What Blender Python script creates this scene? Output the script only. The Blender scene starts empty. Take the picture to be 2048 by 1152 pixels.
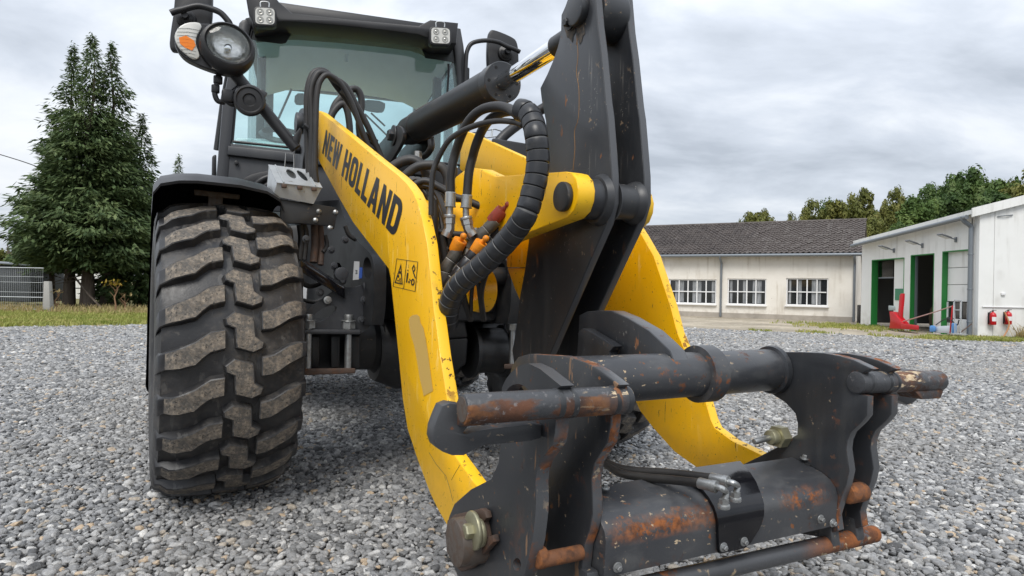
import bpy, bmesh, math, random
import numpy as np
from math import sin, cos, pi, radians, atan, sqrt
from mathutils import Vector, Matrix
from mathutils.geometry import tessellate_polygon

random.seed(7)
rng = np.random.default_rng(11)
SC = bpy.context.scene
COL = SC.collection

# ---------------------------------------------------------------- camera
F = 1300.0                    # focal length in pixels of the 2048 px wide photograph
RHO, HOR, CAMH = 0.019, 575.2, 0.952
_th = atan((576 - HOR) / F)
_r = Vector((cos(RHO), 0, sin(RHO)))
_fw = Vector((0, cos(_th), -sin(_th)))
_up = _r.cross(_fw).normalized()
_r = _fw.cross(_up)
EYE = Vector((0, 0, CAMH))
cd = bpy.data.cameras.new('camera')
cam = bpy.data.objects.new('camera', cd)
COL.objects.link(cam)
cam.matrix_world = Matrix(((_r.x, _up.x, -_fw.x, 0), (_r.y, _up.y, -_fw.y, 0), (_r.z, _up.z, -_fw.z, CAMH), (0, 0, 0, 1)))
cd.sensor_width = 36.0
cd.lens = 36.0 * F / 2048
cd.clip_start, cd.clip_end = 0.05, 2000
SC.camera = cam

# ---------------------------------------------------------------- sky, sun, exposure
SUN_EL, SUN_AZ = radians(52), radians(192)     # soft light through the clouds, from behind the camera
W = bpy.data.worlds.new('World')
SC.world = W
W.use_nodes = True
wn, wl = W.node_tree.nodes, W.node_tree.links
wn.clear()


def wnode(t, **k):
    n = wn.new(t)
    for a, b in k.items():
        setattr(n, a, b)
    return n


def wmath(op, a, b=None):
    n = wnode('ShaderNodeMath', operation=op)
    for i, v in enumerate((a, b)):
        if v is None:
            continue
        if isinstance(v, (int, float)):
            n.inputs[i].default_value = v
        else:
            wl.new(v, n.inputs[i])
    return n.outputs[0]


sky = wnode('ShaderNodeTexSky', sky_type='NISHITA')
sky.sun_disc = False
sky.sun_elevation, sky.sun_rotation = SUN_EL, SUN_AZ
tc = wnode('ShaderNodeTexCoord')
sep = wnode('ShaderNodeSeparateXYZ')
wl.new(tc.outputs['Generated'], sep.inputs[0])
zc = wmath('ADD', wmath('MAXIMUM', sep.outputs[2], 0.0), 0.24)
cmb = wnode('ShaderNodeCombineXYZ')
wl.new(wmath('DIVIDE', sep.outputs[0], zc), cmb.inputs[0])
wl.new(wmath('DIVIDE', sep.outputs[1], zc), cmb.inputs[1])
mp = wnode('ShaderNodeMapping')
mp.inputs['Scale'].default_value = (0.75, 1.0, 1.0)
mp.inputs['Rotation'].default_value = (0, 0, radians(12))
mp.inputs['Location'].default_value = (3.1, 1.7, 0)
wl.new(cmb.outputs[0], mp.inputs['Vector'])


def wnoise(scale, detail, rough, dist=0.0):
    n = wnode('ShaderNodeTexNoise')
    n.inputs['Scale'].default_value = scale
    n.inputs['Detail'].default_value = detail
    n.inputs['Roughness'].default_value = rough
    n.inputs['Distortion'].default_value = dist
    wl.new(mp.outputs[0], n.inputs['Vector'])
    return n.outputs['Fac']


cl = wmath('ADD', wmath('MULTIPLY', wnoise(0.9, 6, 0.55, 0.4), 0.56), wmath('MULTIPLY', wnoise(2.2, 8, 0.58, 0.4), 0.44))
ramp = wnode('ShaderNodeValToRGB')
wl.new(cl, ramp.inputs[0])
CLOUD = 8.7
e = ramp.color_ramp.elements
e[0].position, e[0].color = 0.38, (0.420, 0.460, 0.520, 1)
e[1].position, e[1].color = 0.64, (0.84, 0.86, 0.89, 1)
e2 = ramp.color_ramp.elements.new(0.48)
e2.color = (0.575, 0.620, 0.690, 1)
e3 = ramp.color_ramp.elements.new(0.56)
e3.color = (0.74, 0.775, 0.825, 1)
vm = wnode('ShaderNodeVectorMath', operation='SCALE')
wl.new(ramp.outputs[0], vm.inputs[0])
# an overcast sky brightens evenly towards the zenith
wl.new(wmath('MULTIPLY', wmath('ADD', wmath('MULTIPLY', wmath('MAXIMUM', sep.outputs[2], 0.0), 0.9), 0.86), CLOUD), vm.inputs['Scale'])
mx = wnode('ShaderNodeMix', data_type='RGBA')
mx.inputs['Factor'].default_value = 0.93
wl.new(sky.outputs[0], mx.inputs['A'])
wl.new(vm.outputs[0], mx.inputs['B'])
bg = wnode('ShaderNodeBackground')
bg.inputs['Strength'].default_value = 0.085
wl.new(mx.outputs['Result'], bg.inputs[0])
wo = wnode('ShaderNodeOutputWorld')
wl.new(bg.outputs[0], wo.inputs[0])

sd = bpy.data.lights.new('sun', 'SUN')
sd.energy, sd.angle, sd.color = 1.5, radians(28), (1.0, 0.96, 0.90)
sun = bpy.data.objects.new('sun', sd)
COL.objects.link(sun)
_sdv = Vector((sin(SUN_AZ) * cos(SUN_EL), cos(SUN_AZ) * cos(SUN_EL), sin(SUN_EL)))
sun.rotation_euler = _sdv.to_track_quat('Z', 'Y').to_euler()
sun.location = _sdv * 60

vs = SC.view_settings
vs.view_transform, vs.look = 'Standard', 'None'
vs.exposure, vs.gamma, vs.use_curve_mapping = 0.72, 1.0, False

# ---------------------------------------------------------------- frames: world, front frame of the loader, rear frame
AF, AR = radians(27.09), radians(18.0)
CF = Vector((-0.510, 3.425, 0))
ML = Matrix.Translation(CF) @ Matrix.Rotation(AF, 4, 'Z')
MLi = ML.inverted()
PIV = 1.30
MR_L = Matrix.Translation((0, PIV, 0)) @ Matrix.Rotation(AR - AF, 4, 'Z')   # rear frame inside the front frame


def ray(px, py):
    return _fw + _r * ((px - 1024) / F) + _up * ((576 - py) / F)


def hit(px, py, p, n):
    d = ray(px, py)
    k = (Vector(p) - EYE).dot(n) / d.dot(n)
    return EYE + d * k


def onS(px, py, s):            # front frame: lateral plane
    n = ML.to_3x3() @ Vector((1, 0, 0))
    return MLi @ hit(px, py, ML @ Vector((s, 0, 0)), n)


def onT(px, py, t):            # front frame: transverse plane t metres ahead of the axle
    n = ML.to_3x3() @ Vector((0, 1, 0))
    return MLi @ hit(px, py, ML @ Vector((0, -t, 0)), n)


def onZ(px, py, z):
    return MLi @ hit(px, py, (0, 0, z), Vector((0, 0, 1)))


def onD(px, py, Y):            # at a distance from the camera, front frame coordinates
    return MLi @ (EYE + ray(px, py) * Y)


def onR(px, py, y):            # rear frame: transverse plane, result in front-frame coordinates
    M = ML @ MR_L
    n = M.to_3x3() @ Vector((0, 1, 0))
    return MLi @ hit(px, py, M @ Vector((0, y, 0)), n)


def wD(px, py, Y):
    return EYE + ray(px, py) * Y


def wG(px, py, z=0.0):
    return hit(px, py, (0, 0, z), Vector((0, 0, 1)))


# ---------------------------------------------------------------- materials
MATS = {}


def mat(name, color, rough=0.5, metal=0.0, layers=(), bump=None, spec=0.5, coat=0.0, vary=None):
    """layers: dicts scale, lo, hi, color, rough, detail, dist, stretch(x,y,z), zr=(z0,z1) fades in below/above, obj coords."""
    m = bpy.data.materials.new(name)
    m.use_nodes = True
    nt = m.node_tree
    n, l = nt.nodes, nt.links
    n.clear()
    out = n.new('ShaderNodeOutputMaterial')
    b = n.new('ShaderNodeBsdfPrincipled')
    l.new(b.outputs[0], out.inputs[0])
    b.inputs['Metallic'].default_value = metal
    b.inputs['Specular IOR Level'].default_value = spec
    b.inputs['Coat Weight'].default_value = coat
    co = n.new('ShaderNodeTexCoord').outputs['Object']
    cv = n.new('ShaderNodeRGB')
    cv.outputs[0].default_value = (*color, 1)
    csock = cv.outputs[0]
    rv = n.new('ShaderNodeValue')
    rv.outputs[0].default_value = rough
    rsock = rv.outputs[0]

    def noise(scale, detail=4, roughn=0.55, dist=0.0, stretch=None):
        v = co
        if stretch:
            mpn = n.new('ShaderNodeMapping')
            mpn.inputs['Scale'].default_value = stretch
            l.new(co, mpn.inputs[0])
            v = mpn.outputs[0]
        t = n.new('ShaderNodeTexNoise')
        t.inputs['Scale'].default_value = scale
        t.inputs['Detail'].default_value = detail
        t.inputs['Roughness'].default_value = roughn
        t.inputs['Distortion'].default_value = dist
        l.new(v, t.inputs['Vector'])
        return t.outputs['Fac']

    def rng_(sock, lo, hi, a=0.0, bb=1.0):
        t = n.new('ShaderNodeMapRange')
        t.inputs['From Min'].default_value = lo
        t.inputs['From Max'].default_value = hi
        t.inputs['To Min'].default_value = a
        t.inputs['To Max'].default_value = bb
        l.new(sock, t.inputs[0])
        return t.outputs[0]

    def mul(a, c):
        t = n.new('ShaderNodeMath')
        t.operation = 'MULTIPLY'
        l.new(a, t.inputs[0])
        if isinstance(c, (int, float)):
            t.inputs[1].default_value = c
        else:
            l.new(c, t.inputs[1])
        return t.outputs[0]

    if vary:                       # tone variation of the base: (scale, amount)
        sc, am = vary
        f = rng_(noise(sc, 5), 0.3, 0.7, 1 - am, 1 + am)
        t = n.new('ShaderNodeVectorMath')
        t.operation = 'SCALE'
        l.new(csock, t.inputs[0])
        l.new(f, t.inputs['Scale'])
        csock = t.outputs[0]
    for L in layers:
        f = rng_(noise(L['scale'], L.get('detail', 4), L.get('nr', 0.6), L.get('dist', 0.0), L.get('stretch')), L['lo'], L['hi'])
        if 'mask' in L:            # second, larger noise that says where the first may show
            ms, ml, mh = L['mask']
            f = mul(f, rng_(noise(ms, 3), ml, mh))
        for ax in 'xyz':
            if ax + 'r' in L:
                s = n.new('ShaderNodeSeparateXYZ')
                l.new(co, s.inputs[0])
                f = mul(f, rng_(s.outputs['xyz'.index(ax)], *L[ax + 'r']))
        for ax, *r4 in L.get('mr', ()):
            s = n.new('ShaderNodeSeparateXYZ')
            l.new(co, s.inputs[0])
            f = mul(f, rng_(s.outputs['xyz'.index(ax)], *r4))
        f = mul(f, L.get('amount', 1.0))
        t = n.new('ShaderNodeMix')
        t.data_type = 'RGBA'
        l.new(f, t.inputs['Factor'])
        l.new(csock, t.inputs['A'])
        if 'color2' in L:
            q = n.new('ShaderNodeMix')
            q.data_type = 'RGBA'
            l.new(rng_(noise(L['scale'] * 1.9, 5), 0.4, 0.62), q.inputs['Factor'])
            q.inputs['A'].default_value = (*L['color'], 1)
            q.inputs['B'].default_value = (*L['color2'], 1)
            l.new(q.outputs['Result'], t.inputs['B'])
        else:
            t.inputs['B'].default_value = (*L['color'], 1)
        csock = t.outputs['Result']
        if 'rough' in L:
            t = n.new('ShaderNodeMix')
            l.new(f, t.inputs['Factor'])
            l.new(rsock, t.inputs['A'])
            t.inputs['B'].default_value = L['rough']
            rsock = t.outputs[0]
    l.new(csock, b.inputs['Base Color'])
    l.new(rsock, b.inputs['Roughness'])
    if bump:
        sc, st, dd = bump
        bn = n.new('ShaderNodeBump')
        bn.inputs['Strength'].default_value = st
        bn.inputs['Distance'].default_value = dd
        l.new(noise(sc, 6, 0.6), bn.inputs['Height'])
        l.new(bn.outputs[0], b.inputs['Normal'])
    MATS[name] = m
    return m


RUST = dict(color=(0.185, 0.060, 0.020), color2=(0.055, 0.024, 0.014), rough=0.85)
ORUST = dict(color=(0.26, 0.085, 0.022), color2=(0.085, 0.032, 0.014), rough=0.9)
M_yellow = mat('yellow_paint', (0.95, 0.510, 0.002), 0.36, layers=[
    dict(scale=2.2, lo=0.5, hi=0.8, color=(0.86, 0.43, 0.004), amount=0.7),
    dict(scale=70, lo=0.66, hi=0.70, color=(0.08, 0.035, 0.012), mask=(3, 0.42, 0.56), rough=0.8),
    dict(scale=24, lo=0.655, hi=0.675, color=(0.13, 0.065, 0.018), stretch=(1, 2.4, 0.45), mask=(4, 0.42, 0.58), rough=0.7),
    dict(scale=110, lo=0.66, hi=0.70, color=(0.22, 0.11, 0.03), mask=(6, 0.40, 0.55), rough=0.8),
    dict(scale=6, lo=0.56, hi=0.85, color=(0.48, 0.28, 0.05), amount=0.32, rough=0.6),
    dict(scale=13, lo=0.44, hi=0.72, detail=8, nr=0.7, color=(0.42, 0.28, 0.11), amount=0.34, zr=(0.85, 0.25), rough=0.8),
    dict(scale=15, lo=0.605, hi=0.625, color=(0.98, 0.66, 0.16), stretch=(1, 3.0, 0.6), mask=(3, 0.46, 0.58), amount=0.5)],
    bump=(160, 0.05, 0.002))
M_paint = mat('charcoal_paint', (0.024, 0.026, 0.030), 0.33, layers=[
    dict(scale=3.0, lo=0.42, hi=0.75, color=(0.046, 0.048, 0.052), amount=0.7, rough=0.5),
    dict(scale=11, lo=0.50, hi=0.72, color=(0.066, 0.066, 0.066), amount=0.35, stretch=(1, 1.6, 0.25), rough=0.6),
    dict(scale=44, lo=0.66, hi=0.70, color=(0.27, 0.19, 0.12), mask=(5, 0.42, 0.6), rough=0.8),
    dict(scale=20, lo=0.645, hi=0.668, color=(0.20, 0.085, 0.035), stretch=(1, 1, 0.35), mask=(4, 0.46, 0.60), rough=0.85),
    dict(scale=95, lo=0.66, hi=0.70, color=(0.24, 0.23, 0.21), mask=(9, 0.45, 0.62), amount=0.8),
    dict(scale=13, lo=0.630, hi=0.640, color=(0.19, 0.18, 0.17), stretch=(1, 3.5, 0.12), mask=(3, 0.5, 0.6), amount=0.7)],
    bump=(220, 0.06, 0.002))
M_paint_rust = mat('worn_charcoal_paint', (0.042, 0.044, 0.049), 0.34, layers=[
    dict(scale=3.0, lo=0.42, hi=0.75, color=(0.066, 0.068, 0.072), amount=0.7, rough=0.5),
    dict(scale=34, lo=0.455, hi=0.50, detail=12, nr=0.8, mr=[('z', 0.438, 0.458), ('z', 0.492, 0.474), ('x', -0.36, -0.28), ('x', 0.02, -0.05), ('y', -2.16, -2.21)], **ORUST),
    dict(scale=34, lo=0.475, hi=0.52, detail=12, nr=0.8, mr=[('z', 0.440, 0.458), ('z', 0.494, 0.472), ('x', 0.13, 0.17), ('x', 0.32, 0.25), ('y', -2.16, -2.21)], **ORUST),
    dict(scale=14, lo=0.58, hi=0.63, mask=(4.5, 0.53, 0.61), detail=8, nr=0.7, **RUST),
    dict(scale=62, lo=0.655, hi=0.69, color=(0.44, 0.33, 0.21), mask=(5, 0.40, 0.56), rough=0.8),
    dict(scale=42, lo=0.655, hi=0.675, color=(0.46, 0.36, 0.24), stretch=(0.6, 1.2, 1.6), mask=(6, 0.45, 0.58), rough=0.8),
    dict(scale=18, lo=0.50, hi=0.68, color=(0.105, 0.105, 0.104), stretch=(0.5, 1, 1), amount=0.45, rough=0.6),
    dict(scale=30, lo=0.64, hi=0.67, color=(0.19, 0.075, 0.03), mask=(6, 0.42, 0.56), rough=0.85)],
    bump=(180, 0.10, 0.003))
M_plate_rust = mat('hitch_plate_paint', (0.028, 0.030, 0.034), 0.34, layers=[
    dict(scale=3.0, lo=0.42, hi=0.75, color=(0.060, 0.062, 0.066), amount=0.7, rough=0.5),
    dict(scale=9, lo=0.50, hi=0.72, color=(0.065, 0.064, 0.062), amount=0.4, stretch=(1, 1.6, 0.3), rough=0.6),
    dict(scale=18, lo=0.49, hi=0.56, mask=(7, 0.47, 0.57), detail=8, nr=0.7, zr=(0.54, 0.42), yr=(-2.12, -2.21), **ORUST),
    dict(scale=24, lo=0.57, hi=0.63, detail=8, nr=0.7, mask=(9, 0.50, 0.57), yr=(-2.06, -2.2), amount=0.8, **RUST),
    dict(scale=75, lo=0.675, hi=0.71, color=(0.42, 0.32, 0.21), mask=(5, 0.45, 0.58), rough=0.8),
    dict(scale=14, lo=0.625, hi=0.637, color=(0.20, 0.12, 0.07), stretch=(1, 3, 0.5), mask=(4, 0.45, 0.58), rough=0.85),
    dict(scale=26, lo=0.66, hi=0.68, color=(0.22, 0.09, 0.03), mask=(6, 0.44, 0.56), rough=0.85)],
    bump=(200, 0.07, 0.002))
def rusty(name, mr):
    return mat(name, (0.050, 0.052, 0.057), 0.40, layers=[
        dict(scale=5.5, lo=0.37, hi=0.45, detail=9, nr=0.68, dist=0.5, stretch=(0.7, 1, 1), color=(0.125, 0.052, 0.028), color2=(0.040, 0.024, 0.019), rough=0.85, mr=mr),
        dict(scale=21, lo=0.48, hi=0.56, color=(0.42, 0.165, 0.04), color2=(0.20, 0.070, 0.020), detail=8, nr=0.7, mask=(5, 0.40, 0.54), rough=0.9, mr=mr),
        dict(scale=9, lo=0.53, hi=0.57, color=(0.050, 0.052, 0.057), stretch=(0.4, 1, 1), detail=6, rough=0.4),
        dict(scale=30, lo=0.56, hi=0.59, color=(0.62, 0.50, 0.34), color2=(0.46, 0.33, 0.19), stretch=(0.5, 1, 2), mask=(4, 0.48, 0.56), detail=7, rough=0.8),
        dict(scale=70, lo=0.60, hi=0.68, color=(0.20, 0.19, 0.19), amount=0.6)],
        bump=(90, 0.35, 0.004))


M_rust = rusty('rusty_steel', [('x', -0.36, -0.46)])
M_rust_far = rusty('rusty_steel_far', [('x', 0.44, 0.54)])
M_edge = mat('lit_worn_plate_edge', (0.075, 0.078, 0.084), 0.36, layers=[  # rust and paint chips over a base paled to paint in light on edges
    dict(scale=26, lo=0.485, hi=0.515, mask=(5, 0.45, 0.55), detail=12, nr=0.78, **ORUST),
    dict(scale=40, lo=0.62, hi=0.66, color=(0.42, 0.32, 0.21), mask=(5, 0.43, 0.58), rough=0.8)], bump=(150, 0.15, 0.003))
M_orust = mat('orange_rust', (0.15, 0.062, 0.028), 0.8, layers=[
    dict(scale=30, lo=0.42, hi=0.60, detail=8, nr=0.7, color=(0.27, 0.095, 0.026), color2=(0.07, 0.032, 0.018), rough=0.9)], bump=(120, 0.3, 0.003))
M_cedge = mat('crank_plate_edge', (0.075, 0.078, 0.085), 0.36, layers=[
    dict(scale=30, lo=0.58, hi=0.63, mask=(5, 0.46, 0.58), detail=8, nr=0.72, **RUST)], bump=(150, 0.15, 0.003))
M_yedge = mat('yellow_plate_edge', (0.95, 0.56, 0.020), 0.38, layers=[
    dict(scale=48, lo=0.60, hi=0.64, color=(0.09, 0.04, 0.015), mask=(3, 0.40, 0.55), rough=0.8),
    dict(scale=20, lo=0.60, hi=0.63, color=(0.20, 0.07, 0.02), mask=(5, 0.48, 0.58), rough=0.85, zr=(1.1, 0.7))], bump=(150, 0.15, 0.003))
M_ringpale = mat('sleeve_pale_edge', (0.30, 0.29, 0.27), 0.6)
M_ringedge = mat('sleeve_cut_edge', (0.075, 0.075, 0.075), 0.5)
M_bar = mat('rust_speckled_bar', (0.060, 0.062, 0.067), 0.36, layers=[
    dict(scale=16, lo=0.42, hi=0.48, detail=12, nr=0.78, xr=(0.22, 0.36), **ORUST),
    dict(scale=12, lo=0.555, hi=0.60, detail=8, nr=0.7, mask=(4, 0.44, 0.56), **ORUST),
    dict(scale=34, lo=0.60, hi=0.64, color=(0.44, 0.33, 0.20), mask=(5, 0.45, 0.58), rough=0.8)], bump=(120, 0.2, 0.003))
M_rust_full = mat('rust_brown_steel', (0.080, 0.050, 0.036), 0.65, layers=[
    dict(scale=22, lo=0.45, hi=0.65, color=(0.055, 0.040, 0.034), color2=(0.11, 0.052, 0.028), rough=0.85)],
    bump=(120, 0.25, 0.003))
M_pinface = mat('worn_pin_steel', (0.090, 0.072, 0.060), 0.5, layers=[
    dict(scale=60, lo=0.45, hi=0.6, color=(0.09, 0.062, 0.045), rough=0.8)], bump=(150, 0.2, 0.002))
M_black = mat('black_plastic', (0.014, 0.014, 0.016), 0.42, layers=[
    dict(scale=5, lo=0.5, hi=0.8, color=(0.032, 0.032, 0.034), amount=0.6, rough=0.6)], bump=(400, 0.08, 0.001))
M_blackgloss = mat('gloss_black_paint', (0.006, 0.006, 0.008), 0.14, layers=[
    dict(scale=50, lo=0.66, hi=0.72, color=(0.05, 0.05, 0.05))], bump=(40, 0.12, 0.002))
M_chassis = mat('chassis_black_paint', (0.015, 0.016, 0.018), 0.42, layers=[
    dict(scale=6, lo=0.48, hi=0.75, color=(0.055, 0.052, 0.048), amount=0.6, rough=0.7),
    dict(scale=40, lo=0.66, hi=0.72, color=(0.14, 0.11, 0.08), mask=(5, 0.45, 0.6), rough=0.8)], bump=(150, 0.1, 0.002))
M_cab = mat('cab_grey_plastic', (0.036, 0.038, 0.043), 0.42, layers=[
    dict(scale=7, lo=0.5, hi=0.8, color=(0.085, 0.085, 0.085), amount=0.5, stretch=(1, 1, 0.3)),
    dict(scale=60, lo=0.68, hi=0.72, color=(0.16, 0.15, 0.14), mask=(4, 0.45, 0.6))], bump=(300, 0.06, 0.001))
M_hose = mat('hose_rubber', (0.019, 0.018, 0.018), 0.5, layers=[
    dict(scale=9, lo=0.45, hi=0.75, color=(0.055, 0.050, 0.044), amount=0.55, rough=0.7)], bump=(200, 0.08, 0.001))
M_sleeve = mat('hose_sleeve_plastic', (0.019, 0.020, 0.023), 0.36, layers=[
    dict(scale=30, lo=0.55, hi=0.75, color=(0.060, 0.057, 0.052), amount=0.6, rough=0.6),
    dict(scale=60, lo=0.72, hi=0.75, color=(0.5, 0.5, 0.5), mask=(9, 0.55, 0.65))], bump=(120, 0.12, 0.002))
M_sleeve_dusty = mat('dusty_sleeve_plastic', (0.085, 0.078, 0.066), 0.6, layers=[
    dict(scale=25, lo=0.45, hi=0.7, color=(0.045, 0.040, 0.034), amount=0.8)], bump=(120, 0.12, 0.002))
M_zinc = mat('zinc_plated_steel', (0.42, 0.43, 0.43), 0.38, metal=0.85, layers=[
    dict(scale=25, lo=0.45, hi=0.7, color=(0.24, 0.24, 0.23), rough=0.55)], bump=(120, 0.12, 0.002))
M_zincy = mat('yellow_zinc_steel', (0.42, 0.40, 0.27), 0.42, metal=0.7, layers=[
    dict(scale=25, lo=0.45, hi=0.7, color=(0.28, 0.26, 0.17), rough=0.55)], bump=(120, 0.12, 0.002))
M_galv = mat('galvanised_sheet', (0.50, 0.52, 0.53), 0.45, metal=0.55, layers=[
    dict(scale=9, lo=0.45, hi=0.7, color=(0.36, 0.38, 0.39), amount=0.7),
    dict(scale=40, lo=0.66, hi=0.72, color=(0.2, 0.17, 0.14), mask=(9, 0.5, 0.65))], bump=(80, 0.06, 0.002))
M_chrome = mat('chrome_rod', (0.80, 0.81, 0.82), 0.07, metal=1.0)
M_rubber = mat('tyre_rubber', (0.018, 0.018, 0.020), 0.38, layers=[
    dict(scale=6, lo=0.42, hi=0.70, color=(0.062, 0.061, 0.061), amount=0.7, rough=0.6),
    dict(scale=24, lo=0.48, hi=0.60, detail=9, nr=0.75, color=(0.105, 0.092, 0.078), mask=(4, 0.40, 0.62), amount=0.55, rough=0.9),
    dict(scale=9, lo=0.60, hi=0.62, detail=5, color=(0.085, 0.083, 0.080), stretch=(3, 1, 1), amount=0.6),
    dict(scale=35, lo=0.60, hi=0.68, color=(0.12, 0.11, 0.10), mask=(5, 0.48, 0.62), rough=0.85)], bump=(110, 0.25, 0.003))
M_tread = mat('dusty_tread_rubber', (0.095, 0.089, 0.082), 0.85, layers=[
    dict(scale=45, lo=0.42, hi=0.60, color=(0.285, 0.240, 0.190), color2=(0.175, 0.147, 0.118), detail=8, nr=0.75, rough=0.95),
    dict(scale=60, lo=0.55, hi=0.62, color=(0.030, 0.028, 0.026), detail=8, nr=0.75),
    dict(scale=14, lo=0.50, hi=0.70, color=(0.075, 0.066, 0.056), detail=6, amount=0.7),
    dict(scale=120, lo=0.66, hi=0.70, color=(0.34, 0.31, 0.26), mask=(8, 0.45, 0.6))], bump=(90, 0.55, 0.006))
M_orange = mat('orange_cap_plastic', (0.80, 0.27, 0.012), 0.5, layers=[dict(scale=40, lo=0.5, hi=0.75, color=(0.32, 0.10, 0.02), amount=0.7)])
M_red = mat('red_cap_plastic', (0.30, 0.045, 0.025), 0.55, layers=[dict(scale=40, lo=0.5, hi=0.75, color=(0.12, 0.035, 0.02), amount=0.7)])
M_reds = mat('red_lacquer', (0.52, 0.010, 0.018), 0.32)
M_blue = mat('blue_plastic', (0.10, 0.30, 0.66), 0.45)
M_white = mat('white_plastic', (0.72, 0.72, 0.72), 0.5)
M_liner = mat('cab_roof_liner', (0.80, 0.87, 0.87), 0.8)
M_ink = mat('black_lettering', (0.016, 0.016, 0.018), 0.45)
M_tape = mat('faded_tan_overpaint', (0.60, 0.385, 0.095), 0.6)
M_blue_lbl = mat('blue_label_print', (0.03, 0.11, 0.50), 0.5)
M_amber = mat('amber_bulb', (0.85, 0.22, 0.010), 0.3)
M_led = mat('lamp_reflector', (0.70, 0.70, 0.69), 0.22, metal=0.95, bump=(34, 0.5, 0.01))
M_cup = mat('lens_cup', (0.36, 0.355, 0.33), 0.2, metal=0.35)
M_lens_w = mat('frosted_lens', (0.60, 0.595, 0.56), 0.25, spec=0.6)


def glass(name, tint, gloss=0.10, sheen=0.0):
    m = bpy.data.materials.new(name)
    m.use_nodes = True
    n, l = m.node_tree.nodes, m.node_tree.links
    n.clear()
    out = n.new('ShaderNodeOutputMaterial')
    t = n.new('ShaderNodeBsdfTransparent')
    t.inputs[0].default_value = (*tint, 1)
    g = n.new('ShaderNodeBsdfGlossy')
    g.inputs['Roughness'].default_value = 0.02
    fr = n.new('ShaderNodeFresnel')
    fr.inputs[0].default_value = 1.5
    mm = n.new('ShaderNodeMath')
    mm.operation = 'MULTIPLY'
    mm.inputs[1].default_value = gloss * 10
    l.new(fr.outputs[0], mm.inputs[0])
    x = n.new('ShaderNodeMixShader')
    l.new(mm.outputs[0], x.inputs[0])
    l.new(t.outputs[0], x.inputs[1])
    l.new(g.outputs[0], x.inputs[2])
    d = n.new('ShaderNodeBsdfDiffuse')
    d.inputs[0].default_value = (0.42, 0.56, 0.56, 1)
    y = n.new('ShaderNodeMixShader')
    y.inputs[0].default_value = sheen
    if sheen > .05:                 # pale film painting a sky sheen on the glass, patchy by noise
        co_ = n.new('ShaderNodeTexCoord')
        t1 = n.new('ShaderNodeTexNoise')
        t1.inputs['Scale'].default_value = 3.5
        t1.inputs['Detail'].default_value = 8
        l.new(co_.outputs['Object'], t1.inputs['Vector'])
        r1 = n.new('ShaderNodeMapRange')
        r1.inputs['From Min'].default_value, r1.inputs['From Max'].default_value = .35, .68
        r1.inputs['To Min'].default_value, r1.inputs['To Max'].default_value = sheen * .72, sheen * 1.45
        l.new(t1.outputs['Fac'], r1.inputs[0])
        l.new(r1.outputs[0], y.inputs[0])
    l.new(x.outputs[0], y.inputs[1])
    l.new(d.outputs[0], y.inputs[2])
    l.new(y.outputs[0], out.inputs[0])
    MATS[name] = m
    return m


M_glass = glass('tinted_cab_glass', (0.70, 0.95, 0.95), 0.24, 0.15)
M_sideglass = glass('clear_cab_glass', (0.88, 0.985, 0.985), 0.08, 0.01)
M_clear = glass('clear_lens', (0.93, 0.94, 0.94), 0.10, 0.02)


# ---------------------------------------------------------------- mesh helpers
def mk(name, bm, mats, parent=None, smooth=38, label=None, kind=None):
    me = bpy.data.meshes.new(name)
    bm.normal_update()
    bm.to_mesh(me)
    bm.free()
    for m in (mats if isinstance(mats, (list, tuple)) else [mats]):
        me.materials.append(m)
    if smooth:
        me.shade_smooth()
        me.set_sharp_from_angle(angle=radians(smooth))
    o = bpy.data.objects.new(name, me)
    COL.objects.link(o)
    if parent:
        o.parent = parent
    if label:
        o['label'] = label
    if kind:
        o['kind'] = kind
    return o


def tag(o, label=None, cat=None, group=None, kind=None):
    for k, v in (('label', label), ('category', cat), ('group', group), ('kind', kind)):
        if v:
            o[k] = v
    return o


def empty(name, loc=(0, 0, 0), rz=0.0):
    o = bpy.data.objects.new(name, None)
    COL.objects.link(o)
    o.location = loc
    o.rotation_euler = (0, 0, rz)
    o.empty_display_size = 0.2
    return o


def copy_tree(o, parent=None):
    c = o.copy()
    COL.objects.link(c)
    c.parent = parent
    for ch in [x for x in bpy.data.objects if x.parent == o]:
        copy_tree(ch, c)
    return c


def chaikin(pts, it=1, closed=True):
    for _ in range(it):
        q = []
        n = len(pts)
        rg = range(n) if closed else range(n - 1)
        if not closed:
            q.append(pts[0])
        for i in rg:
            a, b = Vector(pts[i]), Vector(pts[(i + 1) % n])
            q += [a * 0.75 + b * 0.25, a * 0.25 + b * 0.75]
        if not closed:
            q.append(pts[-1])
        pts = q
    return pts


def rnd_corners(pts, r, seg=3):
    """round each corner of a planar polygon with radius-like distance r"""
    out = []
    n = len(pts)
    for i in range(n):
        p0, p, p1 = Vector(pts[i - 1]), Vector(pts[i]), Vector(pts[(i + 1) % n])
        a, b = (p0 - p), (p1 - p)
        d = min(r, a.length * 0.45, b.length * 0.45)
        a, b = p + a.normalized() * d, p + b.normalized() * d
        for k in range(seg + 1):
            t = k / seg
            out.append(a * (1 - t) ** 2 + p * 2 * t * (1 - t) + b * t * t)
    return out


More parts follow.
